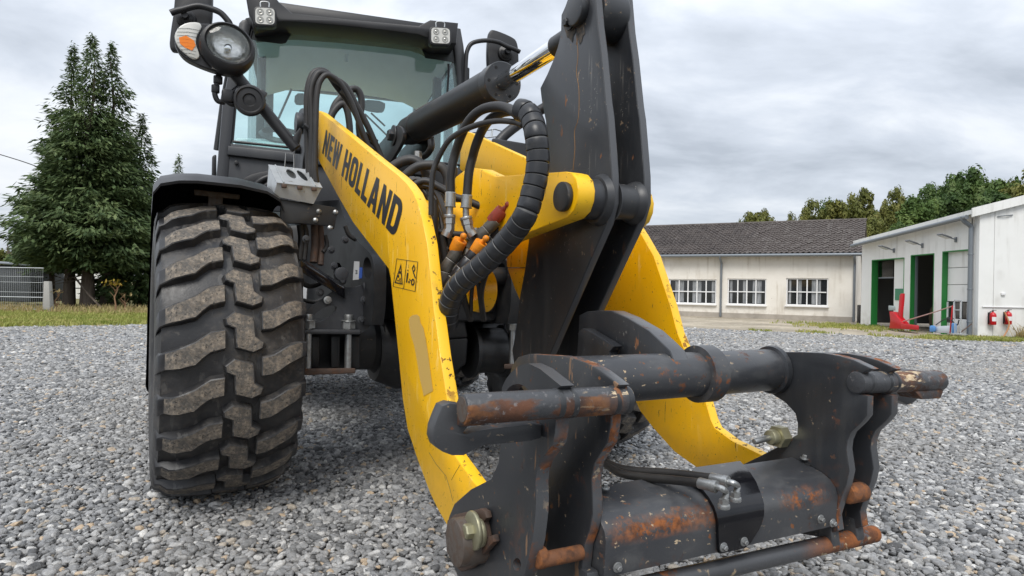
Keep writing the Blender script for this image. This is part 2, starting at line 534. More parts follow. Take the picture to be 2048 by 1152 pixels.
def add_plate(bm, pts, nrm, th, bev=0.0, holes=None, mi=0, emi=None):
    emi = mi if emi is None else emi
    nrm = Vector(nrm).normalized()
    pts = [Vector(p) for p in pts]
    if holes:
        loops = [pts] + [[Vector(p) for p in h] for h in holes]
        flat = [p for lp in loops for p in lp]
        tris = tessellate_polygon(loops)
        va = [bm.verts.new(p) for p in flat]
        vb = [bm.verts.new(p + nrm * th) for p in flat]
        for t in tris:
            for vv in (va, vb):
                try:
                    bm.faces.new([vv[i] for i in t]).material_index = mi
                except ValueError:
                    pass
        k = 0
        for lp in loops:
            m = len(lp)
            for i in range(m):
                j = (i + 1) % m
                bm.faces.new((va[k + i], va[k + j], vb[k + j], vb[k + i])).material_index = emi
            k += m
        bmesh.ops.recalc_face_normals(bm, faces=bm.faces)
        return
    va = [bm.verts.new(p) for p in pts]
    vb = [bm.verts.new(p + nrm * th) for p in pts]
    fs = [bm.faces.new(va), bm.faces.new(vb[::-1])]
    m = len(pts)
    for i in range(m):
        j = (i + 1) % m
        fs.append(bm.faces.new((va[j], va[i], vb[i], vb[j])))
    for f in fs:
        f.material_index = mi
    for f in fs[2:]:
        f.material_index = emi
    bmesh.ops.recalc_face_normals(bm, faces=fs)
    if bev:
        ed = list({e for f in fs[:2] for e in f.edges})
        bmesh.ops.bevel(bm, geom=ed, offset=bev, segments=2, profile=0.5, affect='EDGES', clamp_overlap=True)


def add_box(bm, c, size, rot=None, bev=0.0, mi=0):
    M = Matrix.Translation(c) @ ((rot.to_4x4() if rot else Matrix.Identity(4)))
    r = bmesh.ops.create_cube(bm, size=1.0)
    vs_ = r['verts']
    for v in vs_:
        v.co = M @ Vector((v.co.x * size[0], v.co.y * size[1], v.co.z * size[2]))
    fs = list({f for v in vs_ for f in v.link_faces})
    for f in fs:
        f.material_index = mi
    if bev:
        bmesh.ops.bevel(bm, geom=list({e for f in fs for e in f.edges}), offset=bev, segments=2, profile=0.5, affect='EDGES', clamp_overlap=True)


def add_hull(bm, c8, bev=0.0, mi=0):
    """eight corners: 0-3 one quad loop, 4-7 the opposite loop in the same order"""
    v = [bm.verts.new(p) for p in c8]
    fs = [bm.faces.new([v[i] for i in q]) for q in ((0, 1, 2, 3), (7, 6, 5, 4), (0, 4, 5, 1), (1, 5, 6, 2), (2, 6, 7, 3), (3, 7, 4, 0))]
    for f in fs:
        f.material_index = mi
    bmesh.ops.recalc_face_normals(bm, faces=fs)
    if bev:
        bmesh.ops.bevel(bm, geom=list({e for f in fs for e in f.edges}), offset=bev, segments=2, profile=0.5, affect='EDGES', clamp_overlap=True)


def spline(pts, n=8):
    P = [Vector(p) for p in pts]
    P = [P[0] * 2 - P[1]] + P + [P[-1] * 2 - P[-2]]
    out = []
    for i in range(1, len(P) - 2):
        a, b, c, d = P[i - 1:i + 3]
        for k in range(n):
            t = k / n
            out.append(0.5 * ((2 * b) + (c - a) * t + (2 * a - 5 * b + 4 * c - d) * t * t + (3 * b - a - 3 * c + d) * t ** 3))
    out.append(P[-2])
    return out


def add_tube(bm, pts, r, seg=12, cap=True, mi=0):
    pts = [Vector(p) for p in pts]
    n = len(pts)
    rad = r if isinstance(r, (list, tuple)) else [r] * n
    tg = [(pts[min(i + 1, n - 1)] - pts[max(i - 1, 0)]).normalized() for i in range(n)]
    up = Vector((0, 0, 1)) if abs(tg[0].z) < 0.9 else Vector((1, 0, 0))
    x = tg[0].cross(up).normalized()
    rings = []
    for i in range(n):
        x = (x - tg[i] * x.dot(tg[i])).normalized()
        y = tg[i].cross(x)
        rings.append([bm.verts.new(pts[i] + (x * cos(2 * pi * k / seg) + y * sin(2 * pi * k / seg)) * rad[i]) for k in range(seg)])
    for i in range(n - 1):
        for k in range(seg):
            j = (k + 1) % seg
            bm.faces.new((rings[i][k], rings[i][j], rings[i + 1][j], rings[i + 1][k])).material_index = mi
    if cap:
        bm.faces.new(rings[0][::-1]).material_index = mi
        bm.faces.new(rings[-1]).material_index = mi


def add_cyl(bm, a, b, r, seg=24, bev=0.003, r2=None, mi=0):
    a, b = Vector(a), Vector(b)
    d = (b - a).normalized()
    r2 = r if r2 is None else r2
    if bev:
        add_tube(bm, [a, a + d * bev * 0.3, a + d * bev, b - d * bev, b - d * bev * 0.3, b], [r - bev, r - bev * 0.3, r, r2, r2 - bev * 0.3, r2 - bev], seg, mi=mi)
    else:
        add_tube(bm, [a, b], [r, r2], seg, mi=mi)


def add_lathe(bm, prof, c, ax, seg=32, mi=0, close=False):
    """prof: list of (offset along axis, radius)"""
    ax = Vector(ax).normalized()
    up = Vector((0, 0, 1)) if abs(ax.z) < 0.9 else Vector((1, 0, 0))
    x = ax.cross(up).normalized()
    y = ax.cross(x)
    c = Vector(c)
    R = [[bm.verts.new(c + ax * o + (x * cos(2 * pi * k / seg) + y * sin(2 * pi * k / seg)) * r) for k in range(seg)] for o, r in prof]
    m = len(R)
    for i in range(m if close else m - 1):
        for k in range(seg):
            j = (k + 1) % seg
            bm.faces.new((R[i][k], R[i][j], R[(i + 1) % m][j], R[(i + 1) % m][k])).material_index = mi


def add_ball(bm, c, r, sc=(1, 1, 1), rot=None, sub=2, mi=0):
    q = bmesh.ops.create_icosphere(bm, subdivisions=sub, radius=1.0)
    M = Matrix.Translation(c) @ (rot.to_4x4() if rot else Matrix.Identity(4))
    for v in q['verts']:
        v.co = M @ Vector((v.co.x * r * sc[0], v.co.y * r * sc[1], v.co.z * r * sc[2]))
    for f in {f for v in q['verts'] for f in v.link_faces}:
        f.material_index = mi


def BM():
    return bmesh.new()
# ================================================================ ground
def ground_mat(name, c1, c2, c3, scale, bump, dark=None):
    m = bpy.data.materials.new(name)
    m.use_nodes = True
    n, l = m.node_tree.nodes, m.node_tree.links
    b = n['Principled BSDF']
    b.inputs['Roughness'].default_value = 0.9
    co = n.new('ShaderNodeTexCoord').outputs['Object']
    v = n.new('ShaderNodeTexVoronoi')
    v.inputs['Scale'].default_value = scale
    l.new(co, v.inputs['Vector'])
    r = n.new('ShaderNodeValToRGB')
    l.new(v.outputs['Color'], r.inputs[0])
    e = r.color_ramp.elements
    e[0].position, e[0].color = 0.1, (*c1, 1)
    e[1].position, e[1].color = 0.9, (*c3, 1)
    q = r.color_ramp.elements.new(0.55)
    q.color = (*c2, 1)
    t = n.new('ShaderNodeTexNoise')
    t.inputs['Scale'].default_value = 0.7
    t.inputs['Detail'].default_value = 6
    l.new(co, t.inputs['Vector'])
    mr = n.new('ShaderNodeMapRange')
    mr.inputs['From Min'].default_value, mr.inputs['From Max'].default_value = 0.35, 0.65
    mr.inputs['To Min'].default_value, mr.inputs['To Max'].default_value = 0.72, 1.22
    l.new(t.outputs['Fac'], mr.inputs[0])
    s = n.new('ShaderNodeVectorMath')
    s.operation = 'SCALE'
    l.new(r.outputs[0], s.inputs[0])
    l.new(mr.outputs[0], s.inputs['Scale'])
    l.new(s.outputs[0], b.inputs['Base Color'])
    bn = n.new('ShaderNodeBump')
    bn.inputs['Strength'].default_value = 0.9
    bn.inputs['Distance'].default_value = bump
    bn.invert = True
    l.new(v.outputs['Distance'], bn.inputs['Height'])
    l.new(bn.outputs[0], b.inputs['Normal'])
    return m


M_earth = ground_mat('meadow_soil', (0.11, 0.115, 0.032), (0.17, 0.155, 0.050), (0.24, 0.19, 0.085), 9, 0.03)
M_yard = ground_mat('crushed_stone_bed', (0.040, 0.041, 0.043), (0.105, 0.106, 0.108), (0.20, 0.198, 0.19), 36, 0.03)
M_sand = ground_mat('sandy_path', (0.30, 0.255, 0.19), (0.36, 0.31, 0.235), (0.42, 0.37, 0.29), 14, 0.008)


def sheet(name, pts, z, m):
    bm = BM()
    bm.faces.new([bm.verts.new((p[0], p[1], z)) for p in pts])
    bmesh.ops.recalc_face_normals(bm, faces=bm.faces)
    if bm.faces[:][0].normal.z < 0:
        bmesh.ops.reverse_faces(bm, faces=bm.faces)
    return tag(mk(name, bm, m, smooth=0), kind='structure')


sheet('ground', [(-400, -200), (400, -200), (400, 700), (-400, 700)], -0.008, M_earth)
EDGE = [wG(p, q) for p, q in ((0, 656), (150, 653), (290, 650), (700, 654), (1100, 655), (1345, 655), (1450, 661), (1700, 671), (1850, 681), (2048, 686))]
EDGE = [Vector((-40, EDGE[0].y - 0.6, 0))] + EDGE + [Vector((40, EDGE[-1].y - 1.6, 0))]
sheet('gravel_yard', [(-40, -12)] + [(p.x, p.y) for p in EDGE] + [(40, -12)], -0.004, M_yard)


def edge_y(x):
    for a, b in zip(EDGE, EDGE[1:]):
        if a.x <= x <= b.x:
            return a.y + (b.y - a.y) * (x - a.x) / (b.x - a.x)
    return 13.0


# sandy drive in front of the long building
SAND = [(p.x, p.y + 0.05) for p in EDGE if p.x > 0.2] + [(40, 14.0), (40, 30), (-3, 30)]
SAND = [(1.0, edge_y(1.0) + 0.1)] + [s for s in SAND if s[0] > 1.0] + [(-3, 30)]
sheet('sand_path', SAND, 0.006, M_sand)


# ---- loose gravel: stones scattered over the yard (uncountable, one object)
def stone_mat():
    m = bpy.data.materials.new('gravel_stone')
    m.use_nodes = True
    n, l = m.node_tree.nodes, m.node_tree.links
    b = n['Principled BSDF']
    oi = n.new('ShaderNodeObjectInfo')
    r = n.new('ShaderNodeValToRGB')
    r.color_ramp.interpolation = 'CONSTANT'
    l.new(oi.outputs['Random'], r.inputs[0])
    cols = [(0.0, (0.080, 0.082, 0.085)), (0.09, (0.165, 0.168, 0.171)), (0.24, (0.245, 0.247, 0.249)), (0.42, (0.325, 0.326, 0.327)), (0.57, (0.210, 0.213, 0.218)),
            (0.68, (0.405, 0.404, 0.398)), (0.79, (0.28, 0.279, 0.275)), (0.88, (0.50, 0.495, 0.48)), (0.93, (0.40, 0.35, 0.285)), (0.96, (0.48, 0.37, 0.255)), (0.982, (0.64, 0.63, 0.605))]
    e = r.color_ramp.elements
    while len(e) > 1:
        e.remove(e[-1])
    e[0].position, e[0].color = cols[0][0], (*cols[0][1], 1)
    for p, c in cols[1:]:
        q = e.new(p)
        q.color = (*c, 1)
    co = n.new('ShaderNodeTexCoord').outputs['Object']
    t = n.new('ShaderNodeTexNoise')
    t.inputs['Scale'].default_value = 1.6
    t.inputs['Detail'].default_value = 7
    t.inputs['Roughness'].default_value = 0.65
    t.noise_dimensions = '4D'
    l.new(co, t.inputs['Vector'])
    mw = n.new('ShaderNodeMath')
    mw.operation = 'MULTIPLY'
    mw.inputs[1].default_value = 40
    l.new(oi.outputs['Random'], mw.inputs[0])
    l.new(mw.outputs[0], t.inputs['W'])
    mr = n.new('ShaderNodeMapRange')
    mr.inputs['From Min'].default_value, mr.inputs['From Max'].default_value = 0.3, 0.7
    mr.inputs['To Min'].default_value, mr.inputs['To Max'].default_value = 0.66, 1.34
    l.new(t.outputs['Fac'], mr.inputs[0])
    # dust and fines lie in broad patches across the yard
    dn = n.new('ShaderNodeTexNoise')
    dn.inputs['Scale'].default_value = 0.55
    dn.inputs['Detail'].default_value = 5
    l.new(oi.outputs['Location'], dn.inputs['Vector'])
    dr_ = n.new('ShaderNodeMapRange')
    dr_.inputs['From Min'].default_value, dr_.inputs['From Max'].default_value = 0.42, 0.66
    dr_.inputs['To Min'].default_value, dr_.inputs['To Max'].default_value = 0.0, 0.42
    l.new(dn.outputs['Fac'], dr_.inputs[0])
    dm = n.new('ShaderNodeMix')
    dm.data_type = 'RGBA'
    dm.inputs['B'].default_value = (0.30, 0.285, 0.26, 1)
    l.new(dr_.outputs[0], dm.inputs['Factor'])
    l.new(r.outputs[0], dm.inputs['A'])
    s = n.new('ShaderNodeVectorMath')
    s.operation = 'SCALE'
    l.new(dm.outputs['Result'], s.inputs[0])
    l.new(mr.outputs[0], s.inputs['Scale'])
    l.new(s.outputs[0], b.inputs['Base Color'])
    b.inputs['Roughness'].default_value = 0.55
    bn = n.new('ShaderNodeBump')
    bn.inputs['Strength'].default_value = 0.35
    bn.inputs['Distance'].default_value = 0.08
    l.new(t.outputs['Fac'], bn.inputs['Height'])
    l.new(bn.outputs[0], b.inputs['Normal'])
    return m


M_stone = stone_mat()


def grid_pts(y0, y1, sp, xm=1.08, xc=0.9):
    out = []
    y = y0
    while y < y1:
        hw = xm * y + xc
        nx = int(2 * hw / sp)
        xs = np.linspace(-hw, hw, nx) + rng.uniform(-.5, .5, nx) * sp
        ys = y + rng.uniform(-.5, .5, nx) * sp
        out.append(np.stack([xs, ys], 1))
        y += sp * 0.9
    return np.concatenate(out)


parts = []
for y0, y1, sp, sc in ((0.55, 3.6, 0.0200, 0.80), (3.6, 6.2, 0.0225, 0.90), (6.2, 9.5, 0.0275, 1.08), (9.5, 17.0, 0.038, 1.45)):
    p = grid_pts(y0, y1, sp)
    s = np.exp(rng.normal(0, 0.30, len(p))) * 0.0132 * sc
    s = np.clip(s, 0.005, 0.030 * sc)
    parts.append(np.column_stack([p, rng.uniform(-0.003, 0.010, len(p)) * sc, s]))
P = np.concatenate(parts)
# some larger pebbles lie on top
nb = 700
yy = rng.uniform(1.0, 9.0, nb)
P = np.concatenate([P, np.column_stack([rng.uniform(-1, 1, nb) * (0.86 * yy + 0.6), yy, np.full(nb, 0.010), rng.uniform(0.016, 0.025, nb)])])
ey = np.interp(P[:, 0], [p.x for p in EDGE], [p.y for p in EDGE])
P = P[P[:, 1] < ey + rng.normal(0, 0.10, len(P))]
me = bpy.data.meshes.new('gravel')
me.from_pydata([tuple(q) for q in P[:, :3]], [], [])
at_ = me.attributes.new('size', 'FLOAT', 'POINT')
at_.data.foreach_set('value', P[:, 3].astype(np.float32))
gravel = bpy.data.objects.new('gravel', me)
COL.objects.link(gravel)
tag(gravel, 'loose grey crushed stone covering the yard', None, None, 'stuff')

ng = bpy.data.node_groups.new('scatter_stones', 'GeometryNodeTree')
ng.interface.new_socket('Geometry', in_out='INPUT', socket_type='NodeSocketGeometry')
ng.interface.new_socket('Geometry', in_out='OUTPUT', socket_type='NodeSocketGeometry')
gn, gl = ng.nodes, ng.links
gi, go = gn.new('NodeGroupInput'), gn.new('NodeGroupOutput')
jn = gn.new('GeometryNodeJoinGeometry')
for k in range(9):
    ico = gn.new('GeometryNodeMeshIcoSphere')
    ico.inputs['Radius'].default_value = 1.0
    ico.inputs['Subdivisions'].default_value = 2 if k % 3 else 3
    sp_ = gn.new('GeometryNodeSetPosition')
    nz = gn.new('ShaderNodeTexVoronoi' if k % 2 else 'ShaderNodeTexNoise')
    if k % 2 == 0:
        nz.noise_dimensions = '4D'
        nz.inputs['W'].default_value = k * 3.7
        nz.inputs['Scale'].default_value = 0.75
        nz.inputs['Detail'].default_value = 2.0
        src = nz.outputs['Color']
    else:
        nz.voronoi_dimensions = '4D'
        nz.feature = 'SMOOTH_F1'
        nz.inputs['W'].default_value = k * 2.3
        nz.inputs['Scale'].default_value = 0.9
        nz.inputs['Smoothness'].default_value = 0.6
        src = nz.outputs['Position']
    po = gn.new('GeometryNodeInputPosition')
    sub = gn.new('ShaderNodeVectorMath')
    sub.operation = 'SUBTRACT'
    sc_ = gn.new('ShaderNodeVectorMath')
    sc_.operation = 'SCALE'
    if k % 2 == 0:
        gl.new(src, sub.inputs[0])
        sub.inputs[1].default_value = (0.5, 0.5, 0.5)
        sc_.inputs['Scale'].default_value = 1.9
    else:
        gl.new(src, sub.inputs[0])
        gl.new(po.outputs[0], sub.inputs[1])
        sc_.inputs['Scale'].default_value = 0.42
    gl.new(sub.outputs[0], sc_.inputs[0])
    gl.new(ico.outputs[0], sp_.inputs['Geometry'])
    gl.new(sc_.outputs[0], sp_.inputs['Offset'])
    tr = gn.new('GeometryNodeTransform')
    tr.inputs['Scale'].default_value = (1.25, 0.92 - 0.03 * (k % 4), 0.60 + 0.07 * (k % 3))
    gl.new(sp_.outputs[0], tr.inputs[0])
    sm = gn.new('GeometryNodeSetShadeSmooth')
    gl.new(tr.outputs[0], sm.inputs[0])
    sma = gn.new('GeometryNodeSetMaterial')
    sma.inputs['Material'].default_value = M_stone
    gl.new(sm.outputs[0], sma.inputs[0])
    g2i = gn.new('GeometryNodeGeometryToInstance')
    gl.new(sma.outputs[0], g2i.inputs[0])
    gl.new(g2i.outputs[0], jn.inputs[0])
iop = gn.new('GeometryNodeInstanceOnPoints')
gl.new(gi.outputs[0], iop.inputs['Points'])
gl.new(jn.outputs[0], iop.inputs['Instance'])
iop.inputs['Pick Instance'].default_value = True
rv = gn.new('FunctionNodeRandomValue')
rv.data_type = 'FLOAT_VECTOR'
rv.inputs['Min'].default_value = (-0.45, -0.45, 0)
rv.inputs['Max'].default_value = (0.45, 0.45, 6.283)
e2r = gn.new('FunctionNodeEulerToRotation')
gl.new(rv.outputs['Value'], e2r.inputs[0])
gl.new(e2r.outputs[0], iop.inputs['Rotation'])
ri = gn.new('FunctionNodeRandomValue')
ri.data_type = 'INT'
ri.inputs['Min'].default_value if False else None
for s in ri.inputs:
    if s.type == 'INT' and s.name == 'Min':
        s.default_value = 0
    if s.type == 'INT' and s.name == 'Max':
        s.default_value = 8
gl.new([o for o in ri.outputs if o.type == 'INT'][0], iop.inputs['Instance Index'])
na = gn.new('GeometryNodeInputNamedAttribute')
na.data_type = 'FLOAT'
na.inputs['Name'].default_value = 'size'
gl.new([o for o in na.outputs if o.enabled and o.name == 'Attribute'][0], iop.inputs['Scale'])
gl.new(iop.outputs[0], go.inputs[0])
gm = gravel.modifiers.new('stones', 'NODES')
gm.node_group = ng


# ---- grass
def leafmat(name, a, b_, c, sc=1.5):
    m = bpy.data.materials.new(name)
    m.use_nodes = True
    n, l = m.node_tree.nodes, m.node_tree.links
    b = n['Principled BSDF']
    b.inputs['Roughness'].default_value = 0.6
    b.inputs['Specular IOR Level'].default_value = 0.25
    co = n.new('ShaderNodeTexCoord').outputs['Object']
    t = n.new('ShaderNodeTexNoise')
    t.inputs['Scale'].default_value = sc
    t.inputs['Detail'].default_value = 8
    t.inputs['Roughness'].default_value = 0.75
    l.new(co, t.inputs['Vector'])
    r = n.new('ShaderNodeValToRGB')
    l.new(t.outputs['Fac'], r.inputs[0])
    e = r.color_ramp.elements
    e[0].position, e[0].color = 0.36, (*a, 1)
    e[1].position, e[1].color = 0.66, (*c, 1)
    q = e.new(0.5)
    q.color = (*b_, 1)
    tl = n.new('ShaderNodeBsdfTranslucent')
    l.new(r.outputs[0], tl.inputs[0])
    l.new(r.outputs[0], b.inputs['Base Color'])
    x = n.new('ShaderNodeMixShader')
    x.inputs[0].default_value = 0.25
    l.new(b.outputs[0], x.inputs[1])
    l.new(tl.outputs[0], x.inputs[2])
    l.new(x.outputs[0], n['Material Output'].inputs[0])
    return m


M_grass = leafmat('meadow_grass', (0.19, 0.24, 0.045), (0.32, 0.34, 0.090), (0.48, 0.41, 0.17), 1.1)
M_dry = leafmat('dry_grass', (0.32, 0.25, 0.11), (0.42, 0.33, 0.16), (0.28, 0.27, 0.09), 3)


def tufts(bm, spots, h0, h1, nb=(4, 8)):
    for x, y in spots:
        for _ in range(random.randint(*nb)):
            a = random.uniform(0, 2 * pi)
            h = random.uniform(h0, h1)
            bx, by = x + random.gauss(0, .05), y + random.gauss(0, .05)
            w = 0.010 + 0.008 * random.random()
            lx, ly = random.gauss(0, .35) * h, random.gauss(0, .35) * h
            ca, sa = cos(a) * w, sin(a) * w
            v0, v1 = bm.verts.new((bx - ca, by - sa, -0.01)), bm.verts.new((bx + ca, by + sa, -0.01))
            v2, v3 = bm.verts.new((bx + lx * .4 + ca * .7, by + ly * .4 + sa * .7, h * .6)), bm.verts.new((bx + lx * .4 - ca * .7, by + ly * .4 - sa * .7, h * .6))
            v4 = bm.verts.new((bx + lx, by + ly, h))
            bm.faces.new((v0, v1, v2, v3))
            bm.faces.new((v3, v2, v4))


bm = BM()
sp = []
for _ in range(9000):
    y = random.uniform(12.6, 23)
    x = random.uniform(-0.85 * y - 1, -0.30 * y)
    if y > edge_y(x) - 0.15 + random.gauss(0, .15):
        sp.append((x, y))
tufts(bm, sp, 0.04, 0.12)
tag(mk('verge_grass', bm, M_grass, smooth=0), 'green grass verge between gravel and fir trees', kind='stuff')
bm = BM()
sp = []
for _ in range(520):
    y = random.uniform(17.4, 20.5)
    x = random.uniform(-0.80 * y, -0.48 * y)
    sp.append((x, y))
tufts(bm, sp, 0.08, 0.26, (3, 7))
tag(mk('dry_grass', bm, M_dry, smooth=0), 'tall dry grass at the foot of the fir trees', kind='stuff')
bm = BM()
sp = []
for _ in range(3600):
    x = random.uniform(5.5, 14.5)
    y = edge_y(x) + abs(random.gauss(0, 0.42)) * (0.4 + (x - 5) * 0.14) + 0.05
    if math.sin(x * 2.1) + math.sin(x * 5.3 + 1) + random.gauss(0, .8) > 0.5 + (1.6 if x < 7.5 else 0.5 if x < 9 else -1.0):
        sp.append((x, y))
for _ in range(420):                       # greener patch before the workshop and along its wall
    sp.append((random.gauss(9.6, .6), random.gauss(18.6, .9)))
for _ in range(500):
    sp.append((random.uniform(10.4, 14), random.gauss(14.55, .22)))
tufts(bm, sp, 0.03, 0.10)
tag(mk('path_grass', bm, M_grass, smooth=0), 'patchy grass along the gravel edge before the workshop', kind='stuff')
bm = BM()
tufts(bm, [(random.uniform(11.3, 14), random.gauss(14.5, .25)) for _ in range(260)], 0.15, 0.42, (3, 6))
tag(mk('tall_dry_grass', bm, M_dry, smooth=0), 'tall dry grass below the red fire extinguishers', kind='stuff')

# ================================================================ long building with tiled roof
M_render = mat('cream_masonry_paint', (0.78, 0.745, 0.68), 0.85, layers=[
    dict(scale=1.2, lo=0.45, hi=0.75, color=(0.64, 0.595, 0.52), amount=0.7),
    dict(scale=5, lo=0.50, hi=0.66, color=(0.50, 0.45, 0.37), stretch=(1.2, 1.2, .10), mask=(1.1, .45, .6), amount=0.7),
    dict(scale=14, lo=0.68, hi=0.72, color=(0.42, 0.37, 0.30), mask=(2, 0.45, 0.6)),
    dict(scale=3, lo=0.5, hi=0.7, color=(0.48, 0.43, 0.35), zr=(0.55, 0.1), amount=0.8)], bump=(60, 0.2, 0.01))
M_plinth = mat('plinth_cement', (0.40, 0.36, 0.31), 0.9, layers=[dict(scale=3, lo=0.4, hi=0.7, color=(0.30, 0.27, 0.23))])
M_tile = mat('weathered_roof_tile', (0.060, 0.050, 0.047), 0.85, layers=[
    dict(scale=2.2, lo=0.4, hi=0.7, color=(0.105, 0.088, 0.080)),
    dict(scale=11, lo=0.55, hi=0.7, color=(0.17, 0.155, 0.145), detail=6)], bump=(40, 0.3, 0.01))
M_tile2 = mat('pale_roof_tile', (0.12, 0.105, 0.097), 0.85, layers=[dict(scale=7, lo=0.45, hi=0.65, color=(0.065, 0.055, 0.05))])
M_gutter = mat('grey_zinc_gutter', (0.20, 0.22, 0.24), 0.45, metal=0.4)
M_winframe = mat('white_window_frame', (0.80, 0.80, 0.80), 0.4)
M_pane = mat('dark_window_pane', (0.020, 0.022, 0.024), 0.06, spec=0.6)
M_curtain = mat('net_curtain', (0.30, 0.31, 0.32), 0.9, layers=[dict(scale=20, lo=0.4, hi=0.6, color=(0.16, 0.17, 0.18), stretch=(1, 1, .1))])
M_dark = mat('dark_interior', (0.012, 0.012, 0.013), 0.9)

B1, B2 = wG(1345, 631), wG(1709, 645)
BU = (B2 - B1)
BU.z = 0
BL = BU.length
BU.normalize()                                     # along the facade, to the right
BN = Vector((BU.y, -BU.x, 0))                      # towards the camera
MB_ = Matrix(((BU.x, -BN.x, 0, B2.x), (BU.y, -BN.y, 0, B2.y), (0, 0, 1, 0), (0, 0, 0, 1)))  # local x right, y back, z up
MBi = MB_.inverted()
bld = empty('long_building', (0, 0, 0))
bld.matrix_world = MB_
tag(bld, 'long low cream building with dark tiled roof', 'building')


def onB(px, py, off=0.0):       # building coordinates, off metres behind the facade
    return MBi @ hit(px, py, B2 - BN * off, BN)


EAV = (onB(1712, 505).z + onB(1345, 512).z) / 2
RID = (onB(1713, 437, 2.4).z + onB(1300, 458, 2.4).z) / 2
LEFT = -10.5
wins = []
for (a, b, c, d, n) in ((1572.5, 556, 1656, 613, 4), (1455, 557, 1532, 611, 4), (1338, 558, 1432, 609, 5)):
    p, q = onB(a, b), onB(c, d)
    wins.append((p.x, q.z, q.x, p.z, n))
bm = BM()
add_plate(bm, [(LEFT, 0, 0), (0, 0, 0), (0, 0, EAV), (LEFT, 0, EAV)], (0, 1, 0), 0.28,
          holes=[[(x0, 0, z0), (x1, 0, z0), (x1, 0, z1), (x0, 0, z1)] for x0, z0, x1, z1, n in wins])
mk('front_wall', bm, M_render, bld, 0)
bm = BM()
add_plate(bm, [(0.0, 0.285, 0), (0.0, 5.1, 0), (0.0, 5.1, EAV), (0.0, 2.4, RID - 0.12), (0.0, 0.285, EAV)], (-1, 0, 0), 0.28)
mk('gable_wall', bm, M_render, bld, 0)
bm = BM()
add_box(bm, ((LEFT) / 2, -0.008, 0.09), (-LEFT, 0.03, 0.18))
mk('plinth', bm, M_plinth, bld, 0)
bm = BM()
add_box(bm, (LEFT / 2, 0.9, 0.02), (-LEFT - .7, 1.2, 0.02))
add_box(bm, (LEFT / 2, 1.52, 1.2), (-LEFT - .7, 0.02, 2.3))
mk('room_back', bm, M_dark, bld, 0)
for x0, z0, x1, z1, n in wins:
    bm = BM()
    cy, fw_ = 0.07, 0.045
    w, h = x1 - x0, z1 - z0
    add_box(bm, ((x0 + x1) / 2, cy, z1 - fw_ / 2), (w, .06, fw_), bev=.005)
    add_box(bm, ((x0 + x1) / 2, cy, z0 + fw_ / 2), (w, .06, fw_), bev=.005)
    for x in (x0 + fw_ / 2, x1 - fw_ / 2):
        add_box(bm, (x, cy, (z0 + z1) / 2), (fw_, .06, h - 2 * fw_ - .002), bev=.005)
    f = mk('window', bm, M_winframe, bld, 0)
    bm = BM()
    add_box(bm, ((x0 + x1) / 2, -0.02, z0 - 0.022), (w + .06, .14, .035), bev=.004)
    mk('window_sill', bm, M_winframe, f, 0)
    iw = (w - 2 * fw_) / n
    bm = BM()
    for k in range(1, n):
        add_box(bm, (x0 + fw_ + iw * k, cy, (z0 + z1) / 2), (.038, .05, h - 2 * fw_ - .004))
    for k in range(n):
        add_box(bm, (x0 + fw_ + iw * (k + .5), cy + .001, (z0 + z1) / 2), (iw - .040, .046, .036))
    mk('glazing_bar', bm, M_winframe, f, 0)
    for k in range(n):
        for j in range(2):
            xc, zc_ = x0 + fw_ + iw * (k + .5), z0 + fw_ + (h - 2 * fw_) * (j + .5) / 2
            bm = BM()
            add_box(bm, (xc, cy + .03, zc_), (iw - .034, .006, (h - 2 * fw_) / 2 - .03))
            mk('pane', bm, M_pane, f, 0)
        bm = BM()
        cw = iw * random.uniform(.25, .5)
        sgn = random.choice((-1, 1))
        xs = [x0 + fw_ + iw * (k + .5) + sgn * (iw / 2 - cw / 2 - .03) + cw * (i / 8 - .5) for i in range(9)]
        va = [bm.verts.new((x, cy + .020 + .003 * (i % 2), z0 + fw_ + .02)) for i, x in enumerate(xs)]
        vb = [bm.verts.new((x, cy + .020 + .003 * (i % 2), z1 - fw_ - .02)) for i, x in enumerate(xs)]
        for i in range(8):
            bm.faces.new((va[i], va[i + 1], vb[i + 1], vb[i]))
        mk('curtain', bm, M_curtain, f, 0)
# roof
EO = -0.28
sl = Vector((0, 2.4 - EO, RID - EAV))
SL = sl.length
sl.normalize()
rn = Vector((0, -sl.z, sl.y))
bm = BM()
add_hull(bm, [(LEFT, EO, EAV), (0.22, EO, EAV), (0.22, 2.4, RID), (LEFT, 2.4, RID), (LEFT, EO, EAV - .09), (0.22, EO, EAV - .09), (0.22, 2.4, RID - .09), (LEFT, 2.4, RID - .09)])
add_hull(bm, [(LEFT, 2.402, RID), (0.22, 2.402, RID), (0.22, 5.2, EAV - .1), (LEFT, 5.2, EAV - .1), (LEFT, 2.402, RID - .09), (0.22, 2.402, RID - .09), (0.22, 5.2, EAV - .19), (LEFT, 5.2, EAV - .19)])
roof = mk('roof', bm, M_tile, bld, 0)
TW, NROW = 0.176, 14
TL = SL / NROW


